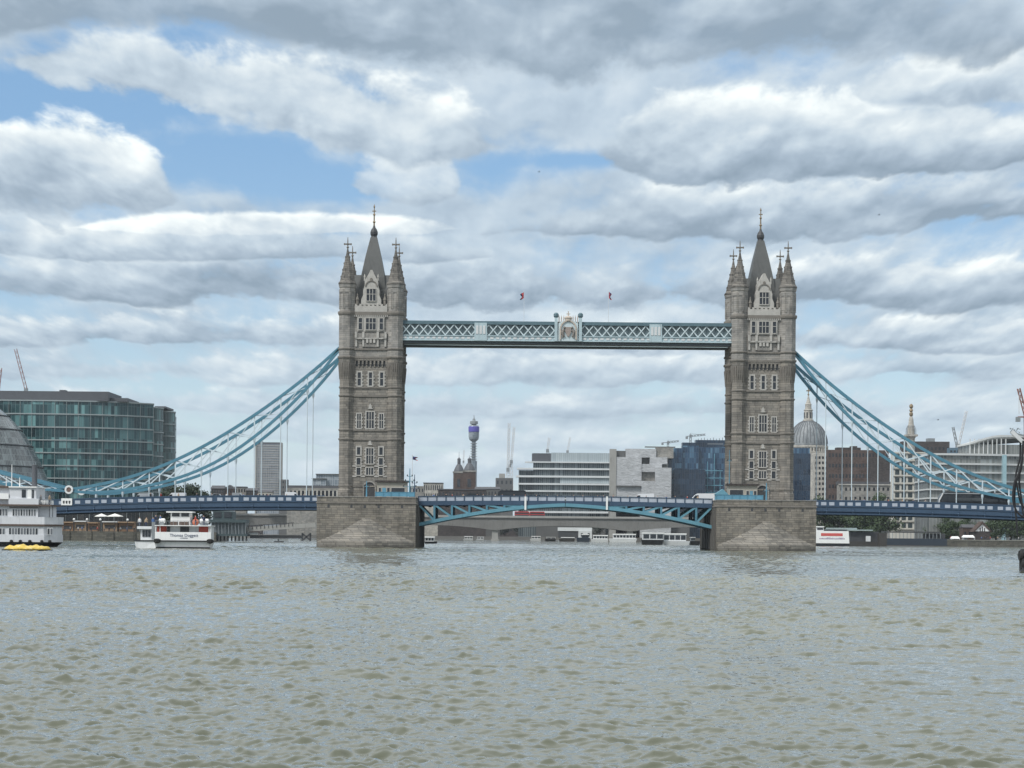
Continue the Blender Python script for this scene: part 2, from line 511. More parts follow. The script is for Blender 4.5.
def window(T, cx, z0, z1, w, lights, y, trans=(), fr=0.22, sur=None, quoin=False, axis='y', sgn=-1, parent=None, deep=0.16):
    """pale stone surround with mullions (the window) and its panes as a sub-part; on the face at y (or x when axis is 'x')"""
    sur = sur or TRIM
    m = MB()
    def B(a0, a1, d0, d1, q0, q1, mb=m):
        if axis == 'y': mb.box(a0, a1, y + sgn * d0, y + sgn * d1, q0, q1)
        else: mb.box(y + sgn * d0, y + sgn * d1, a0, a1, q0, q1)
    a0, a1 = cx - w / 2, cx + w / 2
    B(a0 - fr, a0, -0.05, deep, z0 - fr, z1 + fr)
    B(a1, a1 + fr, -0.05, deep, z0 - fr, z1 + fr)
    B(a0, a1, -0.05, deep, z1, z1 + fr)
    B(a0, a1, -0.05, deep + 0.08, z0 - fr, z0)
    for k in range(1, lights):
        xx = a0 + w * k / lights
        B(xx - 0.07, xx + 0.07, -0.05, deep - 0.03, z0, z1)
    for tz in trans:
        B(a0, a1, -0.05, deep - 0.045, tz - 0.06, tz + 0.06)
    if quoin:
        zz = z0
        while zz < z1 - 0.3:
            for s_ in (-1, 1):
                e = cx + s_ * (w / 2 + fr)
                B(min(e, e + s_ * 0.22), max(e, e + s_ * 0.22), -0.05, deep - 0.05, zz, zz + 0.33)
            zz += 0.72
    wo = T.part('window', m, sur, parent)
    p = MB()
    B(a0 - 0.01, a1 + 0.01, -0.04, 0.03, z0 - 0.01, z1 + 0.01, p)
    T.part('pane', p, PANE, wo)
    return wo

def build_tower():
    T = Thing('bridge_tower', 'grey gothic stone tower where the blue chains come down to the left bank', 'tower', (0, 0, ZB))
    WY, UY = 7.3, 7.45
    T.part('wall', MB().box(-5.25, 5.25, -WY, WY, ZB - 0.4, 40.4), STONE)
    T.part('upper_wall', MB().box(-5.3, 5.3, -UY, UY, 40.4, 50.6), STONE_UP)
    # corner turrets
    tlow = [(1.72, ZB - 0.4), (1.72, 12.2), (1.58, 12.5), (1.58, 36.4), (1.66, 37.2), (1.72, 38.6), (1.84, 40.2), (1.84, 40.6)]
    tup = [(1.82, 40.6), (1.82, 50.3), (1.74, 50.6), (1.74, 55.6), (1.9, 55.9), (1.98, 56.5), (1.9, 56.7)]
    for sx in (-1, 1):
        for sy in (-1, 1):
            cx, cy = sx * 5.18, sy * 6.75
            t = T.part('turret', MB().lathe(cx, cy, tlow, 8, O8), STONE)
            T.part('upper_shaft', MB().lathe(cx, cy, tup, 8, O8), STONE_UP, t)
            pan = MB()                               # blind arched panels on the faces of the top stage
            for k in range(8):
                a = k * math.pi / 4
                pan.M = Matrix.Translation((cx, cy, 0)) @ Matrix.Rotation(a, 4, 'Z')
                pan.box(1.60, 1.66, -0.36, 0.36, 51.6, 54.6)
                pan.box(1.60, 1.72, -0.62, -0.42, 51.2, 55.4)
                pan.box(1.60, 1.72, 0.42, 0.62, 51.2, 55.4)
                pan.box(1.60, 1.75, -0.42, 0.42, 54.7, 55.4)
                pan.M = None
            T.part('blind_panel', pan, STONE_UP, t)
            # V-shaped corbels under the turret's swelling
            cb = MB()
            for k in range(8):
                a = k * math.pi / 4
                cb.M = Matrix.Translation((cx, cy, 0)) @ Matrix.Rotation(a, 4, 'Z')
                for q in (-0.45, 0.0, 0.45):
                    cb.pts([(1.55, q - 0.03, 36.0), (1.55, q + 0.03, 36.0), (1.45, q + 0.2, 39.6), (1.45, q - 0.2, 39.6), (1.83, q + 0.2, 39.6), (1.83, q - 0.2, 39.6)],
                           [(0, 1, 4, 5), (0, 5, 3), (1, 2, 4), (2, 3, 5, 4), (0, 3, 2, 1)])
                cb.M = None
            T.part('corbel', cb, TRIM_DK, t)
            cone = MB().lathe(cx, cy, [(2.02, 56.45), (2.06, 56.75), (1.7, 57.2), (1.28, 58.9), (0.78, 61.1), (0.36, 63.0), (0.14, 64.2)], 8, O8)
            for k in range(8):                       # crockets up the ridges
                for r_, z_ in ((1.5, 58.0), (1.14, 59.5), (0.83, 60.9), (0.52, 62.3)):
                    a = O8 + k * math.pi / 4
                    cone.box(cx + r_ * math.cos(a) - 0.08, cx + r_ * math.cos(a) + 0.08, cy + r_ * math.sin(a) - 0.08, cy + r_ * math.sin(a) + 0.08, z_ - 0.05, z_ + 0.28)
            T.part('turret_roof', cone, CONE, t)
            fin = MB().lathe(cx, cy, [(0.13, 63.9), (0.13, 64.3), (0.30, 64.5), (0.12, 64.75), (0.11, 66.0), (0.05, 66.7)], 6)
            fin.box(cx - 0.72, cx + 0.72, cy - 0.1, cy + 0.1, 65.05, 65.35)
            fin.box(cx - 0.09, cx + 0.09, cy - 0.72, cy + 0.72, 65.06, 65.34)
            for e in (-0.72, 0.72):
                fin.box(cx + e - 0.12, cx + e + 0.12, cy - 0.13, cy + 0.13, 65.0, 65.4)
            T.part('finial_cross', fin, TRIM_DK, t)
    # string courses and cornice run round walls and turrets
    def course(z0, z1, out, name='string_course', mat=TRIM_DK, r=1.58, wy=WY):
        m = MB()
        m.box(-3.8, 3.8, -wy - out, -wy + 0.1, z0, z1)
        m.box(-3.8, 3.8, wy - 0.1, wy + out, z0, z1)
        for sx in (-1, 1):
            m.box(sx * 5.2, sx * (5.25 + out), -5.4, 5.4, z0, z1)
            for sy in (-1, 1):
                zm = z0 + (z1 - z0) * 0.55
                m.lathe(sx * 5.18, sy * 6.75, [(r - 0.1, z0 - 0.05), (r + out * 0.6, z0), (r + out, zm), (r + out * 0.9, z1), (r - 0.1, z1 + 0.12)], 8, O8)
        T.part(name, m, mat)
    course(13.0, 13.3, 0.12, mat=STONE, r=1.6)
    course(23.0, 23.35, 0.22)
    course(25.0, 25.35, 0.2)
    course(32.35, 32.7, 0.22)
    course(34.15, 34.5, 0.18)
    course(40.55, 41.0, 0.26, r=1.84, wy=UY)
    course(42.4, 42.75, 0.24, r=1.82, wy=UY)
    course(49.9, 50.6, 0.3, 'cornice', r=1.82, wy=UY)
    dn = MB()                                        # carved blocks under the cornice
    for sy in (-1, 1):
        for k in range(18):
            x = -3.5 + k * 7.0 / 17
            dn.box(x - 0.12, x + 0.12, sy * (UY - 0.05), sy * (UY + 0.34), 49.5, 49.88)
    T.part('cornice_block', dn, TRIM)
    # lower stages, front and rear faces
    for sg in (-1, 1):
        f = sg * WY
        for cx in (-2.4, 0, 2.4):
            window(T, cx, 34.75, 37.6, 0.66, 1, f, (36.3,), 0.3, quoin=True, sgn=sg)
        for cx in (-2.4, 2.4):
            window(T, cx, 25.6, 28.7, 0.8, 2, f, (27.3,), 0.22, quoin=True, sgn=sg)
            window(T, cx, 19.9, 21.5, 0.72, 1, f, (), 0.28, sgn=sg)
            window(T, cx, 17.75, 19.2, 0.82, 1, f, (), 0.2, quoin=True, sgn=sg)
            window(T, cx, 15.55, 17.1, 0.82, 1, f, (), 0.2, quoin=True, sgn=sg)
        window(T, 0, 25.6, 29.1, 1.6, 3, f, (27.4,), 0.24, quoin=True, sgn=sg)
        window(T, 0, 18.0, 21.3, 1.5, 3, f, (19.8,), 0.2, quoin=True, sgn=sg)
        window(T, 0, 15.6, 17.1, 1.5, 3, f, (), 0.2, quoin=True, sgn=sg)
        band = MB()
        for z in (17.25, 15.05):
            for a0, a1 in ((-3.75, -2.85), (-1.95, -0.98), (0.98, 1.95), (2.85, 3.75)):
                band.box(a0, a1, f - 0.05 * sg, f + 0.14 * sg, z + 0.06, z + 0.36)
        T.part('sill_band', band, TRIM)
        # niche carving above the middle windows
        for zb, w_ in ((29.75, 0.5), (22.0, 0.5)):
            nc = MB()
            nc.box(-w_, w_, f - 0.05 * sg, f + 0.2 * sg, zb, zb + 0.2)
            nc.ext_y([(-w_ * 0.7, zb + 0.2), (w_ * 0.7, zb + 0.2), (w_ * 0.62, zb + 0.7), (0, zb + 1.15), (-w_ * 0.62, zb + 0.7)], *sorted((f - 0.05 * sg, f + 0.15 * sg)))
            T.part('niche', nc, TRIM)
        # corbel table: flat dark plate paints the shade between brackets
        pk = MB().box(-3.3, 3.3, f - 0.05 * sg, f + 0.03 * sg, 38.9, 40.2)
        T.part('corbel_shade', pk, IRON)
        bk = MB()
        for k in range(9):
            x = -3.36 + k * 0.84
            bk.box(x - 0.19, x + 0.19, f - 0.05 * sg, f + 0.3 * sg, 39.3, 40.3)
            bk.box(x - 0.12, x + 0.12, f - 0.05 * sg, f + 0.18 * sg, 38.8, 39.3)
        bk.box(-3.6, 3.6, f - 0.05 * sg, f + 0.34 * sg, 40.12, 40.45)
        T.part('corbel_table', bk, STONE)
        # upper stage: three-part window in a pale bay over a carved balcony
        u = sg * UY
        bay = MB().box(-2.95, 2.95, u - 0.05 * sg, u + 0.25 * sg, 46.35, 49.55)
        bo = T.part('bay', bay, TRIM)
        ub = u + 0.25 * sg
        window(T, 0, 46.75, 49.2, 2.1, 3, ub, (48.2,), 0.16, sgn=sg, parent=None)
        for cx in (-2.25, 2.25):
            window(T, cx, 46.75, 49.2, 0.72, 1, ub, (48.2,), 0.16, sgn=sg)
        bl = MB()
        bl.box(-3.35, 3.35, u - 0.05 * sg, u + 0.55 * sg, 44.72, 44.95)
        for x in (-3.14, -1.6, 1.5, 3.14):
            bl.box(x - 0.26, x + 0.26, u - 0.05 * sg, u + 0.62 * sg, 44.95, 46.25)
            bl.box(x - 0.2, x + 0.2, u - 0.05 * sg, u + 0.4 * sg, 43.1, 44.72)
        for x in (-0.75, 0, 0.75):
            bl.box(x - 0.25, x + 0.25, u - 0.05 * sg, u + 0.5 * sg, 43.9, 44.72)
        bb = T.part('balcony', bl, TRIM)
        bp = MB()
        for a0, a1 in ((-2.88, -1.86), (-1.34, 1.24), (1.76, 2.88)):
            bp.box(a0, a1, u - 0.05 * sg, u + 0.42 * sg, 44.95, 46.0)
        bp.box(-1.8, 1.8, u - 0.05 * sg, u + 0.3 * sg, 43.0, 43.85)
        bp.box(-3.0, 3.0, u - 0.05 * sg, u + 0.12 * sg, 43.9, 44.7)
        T.part('balcony_panel', bp, STONE_UP, bb)
        # parapet, pinnacles and the dormer gable
        pp = MB().box(-3.5, 3.5, u - 0.6 * sg, u + 0.3 * sg, 50.6, 51.9)
        for k in range(8):
            x = -3.2 + k * 0.914
            pp.box(x - 0.24, x + 0.24, u - 0.5 * sg, u + 0.2 * sg, 51.9, 52.3)
        T.part('parapet', pp, TRIM)
        for sx in (-1, 1):
            pin = MB().lathe(sx * 2.95, u + 0.0 * sg, [(0.3, 52.1), (0.3, 53.0), (0.4, 53.2), (0.12, 54.0), (0.16, 54.2), (0.02, 54.6)], 8)
            T.part('pinnacle', pin, TRIM_DK)
        gy0, gy1 = sorted((u + 0.1 * sg, sg * 3.2))
        gp = [(-2.15, 52.1), (2.15, 52.1), (2.15, 53.2), (1.75, 54.2), (1.75, 55.2), (1.42, 56.3), (1.42, 57.3), (0.9, 58.2), (0.5, 58.9), (0.2, 59.6),
              (-0.2, 59.6), (-0.5, 58.9), (-0.9, 58.2), (-1.42, 57.3), (-1.42, 56.3), (-1.75, 55.2), (-1.75, 54.2), (-2.15, 53.2)]
        gb = MB().ext_y(gp, gy0, gy1)
        go = T.part('dormer', gb, TRIM)
        for sx in (-1, 1):
            gpin = MB().lathe(sx * 1.44, u - 0.15 * sg, [(0.16, 57.3), (0.16, 58.0), (0.22, 58.1), (0.03, 58.8)], 6)
            T.part('gable_pinnacle', gpin, TRIM, go)
        window(T, 0, 52.95, 55.5, 1.95, 3, u + 0.1 * sg, (54.4,), 0.14, sgn=sg, parent=None)
        tr = MB()
        ring = [(math.cos(a), math.sin(a)) for a in np.linspace(0, math.pi, 9)]
        for (c0, s0), (c1, s1) in zip(ring[:-1], ring[1:]):
            tr.bar((1.25 * c0, u + 0.16 * sg, 56.0 + 1.25 * s0), (1.25 * c1, u + 0.16 * sg, 56.0 + 1.25 * s1), 0.2)
        T.part('gable_arch', tr, TRIM_DK, go)
        sh = MB().lathe(0, 0, [(0.3, -0.1), (0.3, 0.1)], 10)
        sh.v = [(x, u + 0.15 * sg + z, 57.6 + y) for x, y, z in sh.v]
        T.part('gable_boss', sh, TRIM_DK, go)
    # simple windows on the road sides
    for sg in (-1, 1):
        for cy in (-3.2, 0, 3.2):
            window(T, cy, 34.75, 37.6, 0.8, 1, sg * 5.25, (36.3,), 0.28, axis='x', sgn=sg)
            window(T, cy, 26.0, 29.0, 1.0, 2, sg * 5.25, (27.6,), 0.28, axis='x', sgn=sg)
            window(T, cy, 52.9 - 6.1, 49.2, 1.0, 2, sg * 5.3, (48.2,), 0.25, axis='x', sgn=sg)
        ar = MB()
        for k in range(9):
            a0, a1 = math.pi * k / 9, math.pi * (k + 1) / 9
            ar.bar((sg * 5.3, 4.0 * math.cos(a0), 16 + 4.0 * math.sin(a0)), (sg * 5.3, 4.0 * math.cos(a1), 16 + 4.0 * math.sin(a1)), 0.5, 0.6, up=(1, 0, 0))
        ar.box(sg * 5.2, sg * 5.5, -4.3, -3.7, ZB - 0.3, 16)
        ar.box(sg * 5.2, sg * 5.5, 3.7, 4.3, ZB - 0.3, 16)
        ao = T.part('road_arch', ar, TRIM)
        dk = [(4.0 * math.cos(a), 16 + 4.0 * math.sin(a)) for a in np.linspace(0, math.pi, 12)] + [(-4.0, ZB), (4.0, ZB)]
        dm = MB().pts([(sg * 5.29, y, z) for y, z in dk], [tuple(range(len(dk)))])
        T.part('archway', dm, IRON, ao)
    # doors at the foot of the river face
    ar = [(1.15 * math.cos(a), 12.9 + 1.15 * math.sin(a)) for a in np.linspace(0, math.pi, 10)]
    dd = MB().ext_y([(1.15, ZB)] + ar + [(-1.15, ZB)], -WY - 0.03, -WY + 0.1)
    do = T.part('arched_door', dd, IRON)
    rim = MB()
    for (a, b), (c, d) in zip(ar[:-1], ar[1:]):
        rim.bar((a * 1.13, -WY - 0.1, 12.9 + (b - 12.9) * 1.13), (c * 1.13, -WY - 0.1, 12.9 + (d - 12.9) * 1.13), 0.34, 0.28, up=(0, 1, 0))
    for s_ in (-1, 1):
        rim.box(s_ * 1.13, s_ * 1.46, -WY - 0.25, -WY + 0.05, ZB, 12.9)
    T.part('door_surround', rim, STONE_UP, do)
    # roofs
    rf = MB().loft([[(x * a, y * b, z) for x, y in ((-1, -1), (1, -1), (1, 1), (-1, 1))] for a, b, z in
                    ((3.5, 4.9, 50.8), (3.12, 4.3, 53.2), (2.55, 3.5, 58.6), (1.68, 2.3, 63.2), (0.7, 0.9, 67.6))])
    ro = T.part('main_roof', rf, LEAD)
    wing = MB().loft([[(-4.6, -5.6, 50.8), (4.6, -5.6, 50.8), (4.6, 5.6, 50.8), (-4.6, 5.6, 50.8)],
                      [(-4.45, -4.9, 53.4), (4.45, -4.9, 53.4), (4.45, 4.9, 53.4), (-4.45, 4.9, 53.4)],
                      [(-4.0, -2.6, 59.1), (4.0, -2.6, 59.1), (4.0, 2.6, 59.1), (-4.0, 2.6, 59.1)]])
    T.part('cross_roof', wing, LEAD)
    cap = MB().lathe(0, 0, [(0.75, 67.4), (0.62, 67.9), (0.8, 68.3), (0.82, 68.8), (0.6, 69.4), (0.3, 69.8), (0.2, 70.2)], 8)
    T.part('roof_lantern', cap, IRON, ro)
    fin = MB().lathe(0, 0, [(0.2, 69.8), (0.16, 70.8), (0.34, 71.0), (0.15, 71.3), (0.14, 72.4), (0.30, 72.6), (0.12, 72.9), (0.1, 74.1), (0.2, 74.3), (0.02, 74.9)], 6)
    fin.box(-0.42, 0.42, -0.06, 0.06, 73.3, 73.5)
    T.part('finial', fin, GILT, ro)
    return T
tw = build_tower()
tw.o.location = (XL, YC, ZB)
tw2 = again(tw.o, (XR, YC, ZB), 'grey gothic stone tower standing beside the domed cathedral and the blue glass block')
tw.o['group'] = tw2['group'] = 'towers of the suspension bridge'

# ------------------------------------------------------------------ piers
def build_pier():
    T = Thing('bridge_pier', 'massive granite pier in the river nearer the white passenger boat', 'pier', (0, 0, 0), 'piers of the suspension bridge')
    y0, y1, hw = 440.0, 478.0, 10.35
    plan = [(-hw, y0), (hw, y0), (hw, y1), (0, y1 + 10), (-hw, y1)]
    T.part('wall', MB().ext_z(plan, -4, 9.2), PIERST)
    e = 0.16
    cp = MB().ext_z([(-hw - e, y0 - e), (hw + e, y0 - e), (hw + e, y1), (0, y1 + 10.2), (-hw - e, y1)], 9.2, 9.5)
    T.part('string_course', cp, TRIM_DK)
    T.part('parapet_wall', MB().ext_z(plan, 9.5, 10.55), PIERST)
    e = 0.12
    T.part('coping', MB().ext_z([(-hw - e, y0 - e), (hw + e, y0 - e), (hw + e, y1), (0, y1 + 10.2), (-hw - e, y1)], 10.55, ZB), STONE_UP)
    # pointed cutwater: stepped courses drawing in to an apex on the wall
    rings = []
    def tri(s_, d): return [(-hw * s_ + 0.15, y0), (-hw * 0.5 * s_, y0 - d * s_ * 0.62), (0, y0 - d * s_), (hw * 0.5 * s_, y0 - d * s_ * 0.62), (hw * s_ - 0.15, y0)]
    D = 4.0
    def ring(s_, z): return [(x, y, z) for x, y in tri(s_, D)]
    rings += [ring(1.0, -4), ring(1.0, 1.3)]
    n = 12
    for k in range(n):
        s0 = 1 - (k + 1) / n * 0.94
        z = 1.3 + (6.2 - 1.3) * ((k + 1) / n) ** 1.25
        rings += [ring(s0 + 0.035, z - 0.03), ring(s0, z)]
    T.part('cutwater', MB().loft(rings), PIERLT)
    for x in (-7.9, -3.1, -0.3, 2.6, 7.5):
        T.part('drain_hole', MB().box(x - 0.24, x + 0.24, y0 - 0.012, y0 + 0.3, 8.3, 8.95), IRON)
    return T
pr = build_pier()
pr.o.location = (XL + 0.1, 0, 0)
pr2 = again(pr.o, (XR - 0.35, 0, 0), 'massive granite pier in the river beside the red and white trip boat')
FEND = paint('wet_timber', (0.10, 0.095, 0.085), 0.7, 0.4, 0.8)
for root, sx in ((pr.o, 1), (pr2, -1)):
    X = root.location.x
    m = MB()
    for k in range(9):
        y = 443 + k * 4
        m.box(sx * 10.36, sx * 10.8, y - 0.25, y + 0.25, -3, 9.0)
    m.box(sx * 10.35, sx * 10.6, 444, 476, 0.4, 8.4)
    o = m.obj('timber_fender', FEND)
    o.parent = root

# ------------------------------------------------------------------ high level walkways
XA, XB = XL + 6.6, XR - 6.6
LATG = curtain('walkway_glazing', 1.9, 2.6, [(0.05, 0.08, 0.085), (0.10, 0.14, 0.15), (0.16, 0.21, 0.22)], (0.1, 0.14, 0.15), 0.1)
XM = (XA + XB) / 2
LATW = paint('lattice_pale', (0.50, 0.58, 0.60), 0.5, 0.12, 0.6)

def walkway(yf, label, crest):
    T = Thing('high_level_walkway', label, 'walkway', ((XA + XB) / 2, yf, 43.70), 'walkways between the bridge towers')
    yb = yf + 3.4
    T.part('glazing', MB().box(XA, XB, yf + 0.5, yb - 0.5, 45.75, 48.15), LATG)
    roof = MB().box(XA, XB, yf - 0.12, yb + 0.12, 48.15, 48.45)
    roof.ext_y([(XA, 48.45), (XB, 48.45), (XB, 48.90), (XA, 48.90)], yf + 0.15, yb - 0.15)
    T.part('roof', roof, SLATE_BL)
    for y_ in (yf + 0.12, yb - 0.12):
        lat = MB()
        n = 38
        st = (XB - XA) / n
        for k in range(n):
            x0, x1 = XA + k * st, XA + (k + 1) * st
            lat.bar((x0, y_ - 0.04, 45.85), (x1, y_ - 0.04, 48.10), 0.08, 0.24)
            lat.bar((x1, y_ + 0.05, 45.85), (x0, y_ + 0.05, 48.10), 0.08, 0.24)
        T.part('lattice', lat, LATW)
    lb = MB().box(XA, XB, yf, yb, 44.75, 45.60)
    lb.box(XA, XB, yf - 0.16, yb + 0.16, 45.60, 45.80)
    lb.box(XA, XB, yf - 0.16, yb + 0.16, 44.60, 44.80)
    T.part('lower_band', lb, PALE_BL)
    pn = MB()
    for k in range(57):
        x = XA + 0.7 + k * (XB - XA - 1.4) / 56
        pn.box(x - 0.36, x + 0.36, yf - 0.07, yf + 0.1, 45.02, 45.42)
    T.part('band_panel', pn, OFFW)
    T.part('girder', MB().box(XA, XB, yf + 0.4, yb - 0.4, 44.0 if crest else 44.3, 44.60), SLATE_DK)
    if crest:
        for px_ in (480.7, 655.7):
            x = WX(px_, 330, yf)
            p = MB().box(x - 1.35, x + 1.35, yf - 0.2, yf + 0.5, 44.70, 48.50)
            po = T.part('pylon_panel', p, PALE_BL)
            q = MB()
            for dx in (-0.75, 0, 0.75):
                q.box(x + dx - 0.26, x + dx + 0.26, yf - 0.28, yf - 0.1, 46.10, 47.90)
            T.part('panel_carving', q, OFFW, po)
        x = WX(568.2, 330, yf)
        c = T.part('crest', MB().ext_y([(x - 2.1, 44.70), (x + 2.1, 44.70), (x + 2.1, 48.5), (x + 1.2, 49.0), (x, 49.3), (x - 1.2, 49.0), (x - 2.1, 48.5)], yf - 0.35, yf + 0.4), LATW)
        for s_ in (-1, 1):
            pst = MB().box(x + s_ * 2.62 - 0.32, x + s_ * 2.62 + 0.32, yf - 0.5, yf + 0.4, 44.65, 49.70)
            po = T.part('crest_post', pst, PALE_BL, c)
            T.part('post_cap', MB().lathe(x + s_ * 2.62, yf - 0.05, [(0.3, 49.70), (0.55, 50.00), (0.55, 50.50), (0.3, 50.80)], 8), SLATE_BL, c)
        arch = MB()
        a = np.linspace(0, math.pi, 11)
        for k in range(10):
            arch.bar((x + 1.7 * math.cos(a[k]), yf - 0.42, 47.10 + 2.0 * math.sin(a[k])), (x + 1.7 * math.cos(a[k + 1]), yf - 0.42, 47.10 + 2.0 * math.sin(a[k + 1])), 0.3, 0.3)
        arch.box(x - 1.85, x - 1.55, yf - 0.55, yf - 0.3, 45.00, 47.10)
        arch.box(x + 1.55, x + 1.85, yf - 0.55, yf - 0.3, 45.00, 47.10)
        T.part('crest_arch', arch, MATS['crest_gold'], c)
        shield = MB().ext_y([(x - 0.62, 47.70), (x + 0.62, 47.70), (x + 0.6, 46.60), (x + 0.3, 45.90), (x, 45.55), (x - 0.3, 45.90), (x - 0.6, 46.60)], yf - 0.6, yf - 0.35)
        T.part('shield', shield, MATS['crest_red'], c)
        sup = MB()
        for s_ in (-1, 1):                             # supporters rearing on either side of the shield
            sup.tube([(x + s_ * 1.25, yf - 0.48, 45.35), (x + s_ * 1.1, yf - 0.5, 46.00), (x + s_ * 1.2, yf - 0.5, 46.60), (x + s_ * 0.95, yf - 0.52, 47.30)], [0.14, 0.26, 0.3, 0.2], 7)
            sup.sphere(x + s_ * 0.82, yf - 0.55, 47.60, 0.26, 8)
            sup.tube([(x + s_ * 1.1, yf - 0.5, 46.80), (x + s_ * 0.62, yf - 0.56, 46.90)], 0.1, 5)
            sup.tube([(x + s_ * 1.1, yf - 0.5, 46.00), (x + s_ * 0.72, yf - 0.56, 45.70)], 0.12, 5)
            sup.tube([(x + s_ * 1.3, yf - 0.48, 45.80), (x + s_ * 1.5, yf - 0.5, 46.60), (x + s_ * 1.38, yf - 0.5, 47.10)], 0.07, 5)
        T.part('supporter', sup, MATS['crest_dark'], c)
        cr = MB().lathe(x, yf, [(0.55, 49.00), (0.75, 49.07), (0.72, 49.36), (0.85, 49.72), (0.6, 50.04), (0.15, 50.19), (0.1, 50.44)], 10)
        cr.box(x - 0.4, x + 0.4, yf - 0.08, yf + 0.08, 50.48, 50.66)
        cr.box(x - 0.1, x + 0.1, yf - 0.09, yf + 0.09, 50.37, 51.16)
        T.part('crown', cr, MATS['crest_gold'], c)
        sp = MB()
        for k in range(9):
            if abs(k - 4) > 1:
                xx = x - 2.0 + k * 0.5
                sp.lathe(xx, yf, [(0.1, 48.40 + (2.1 - abs(xx - x)) * 0.6), (0.13, 49.80), (0.02, 50.30)], 5)
        T.part('crest_spike', sp, MATS['crest_gold'], c)
    return T
paint('crest_gold', (0.46, 0.40, 0.34), 0.5, 0.2, 2.0)
paint('crest_red', (0.30, 0.25, 0.22), 0.5, 0.35, 3.0)
paint('crest_dark', (0.22, 0.20, 0.18), 0.5, 0.3, 2.0)
walkway(451.6, 'pale blue latticed walkway with a gilded coat of arms at its middle', True)
walkway(462.6, 'blue latticed walkway behind the one with the coat of arms', False)
FLAGC = {}
def flagpole(px_, y0p, y1p, Y, label, cols, flag=(1.0, 2.0), yaw=0.2, group=None, r=0.07, side=1, parts=True):
    x, z0 = W(px_, y0p, Y)
    z1 = WZ(px_, y1p, Y)
    T = Thing('flagpole', label, 'flagpole', (x, Y, z0), group)
    T.part('pole', MB().lathe(x, Y, [(r * 1.3, z0), (r, z0 + (z1 - z0) * 0.5), (r * 0.7, z1), (r * 1.6, z1 + 0.05), (0.01, z1 + 0.2)], 6), OFFW)
    w, h = flag
    k = 7
    for i, c in enumerate(cols):                       # hanging cloth in folds, one strip per colour
        m = MB()
        n = len(cols)
        P, Fc = [], []
        for a in range(k + 1):
            for b in range(2):
                u = (i + b) / n
                xx = side * w * u * (0.75 + 0.25 * math.cos(a))
                P.append((x + xx + side * 0.08, Y + 0.22 * math.sin(u * 7 + a * 0.5), z1 - 0.15 - h * a / k - u * h * 0.35))
        for a in range(k):
            Fc.append((2 * a, 2 * a + 1, 2 * a + 3, 2 * a + 2))
        m.pts(P, Fc)
        T.part('flag' if i == 0 else 'flag_stripe', m, c)
    return T
FR = paint('flag_red', (0.42, 0.05, 0.05), 0.8, 0.1)
FB = paint('flag_navy', (0.02, 0.03, 0.10), 0.8, 0.1)
FW = paint('flag_white', (0.6, 0.6, 0.6), 0.8, 0.1)
flagpole(523.9, 321.5, 291.5, 453.2, 'thin flagpole with a drooping red and navy flag above the lattice walkway', (FR, FR, FB), (0.8, 1.3), side=-1, r=0.035)
flagpole(608.3, 322.5, 291.0, 453.2, 'thin flagpole with a limp dark flag on the walkway, toward the cathedral', (FR, FB, FR), (0.6, 1.4), r=0.035)

# ------------------------------------------------------------------ suspension chains (crescent trusses) with hangers
US = [0, 25, 30.5, 58.6, 62.8, 82, 105, 113, 134.6, 138, 161, 188, 217, 243, 260, 271]
UH = [187.9, 166.4, 160.8, 139, 134, 122.2, 106, 103.5, 88.4, 87.3, 73.9, 64.6, 55, 48, 45.0, 43.5]
LS = [0, 8.6, 21, 31.8, 44.6, 58.5, 85, 111.5, 138, 163.6, 190, 217, 243, 260, 271]
LH = [187.0, 177.5, 158.5, 147.6, 135, 122, 97.2, 79.3, 65.3, 56.0, 48.5, 43.0, 41.0, 41.5, 43.0]
pu = np.polyfit(US, UH, 5)
pl = np.polyfit(LS, LH, 6)
sc = 4.667 * 450 / 452.4
def zu(u): return np.polyval(pu, u * 4.667) / sc + H
def zl(u): return min(np.polyval(pl, u * 4.667) / sc + H, zu(u) - 0.05)
NODES = [6.9, 12.6, 18.25, 23.9, 29.6, 35.2, 40.8, 46.5, 52.2]
U_PIN = 58.0
def deck_top(d): return 11.0 - 0.0004 * d * d            # d from the pier's edge
XPL, XPR = XL + 0.1 - 10.5, XR - 0.35 + 10.5             # outer edges of the piers
BRACE = paint('brace_pale_blue', (0.56, 0.64, 0.68), 0.5, 0.12, 0.6, streak=0.15)
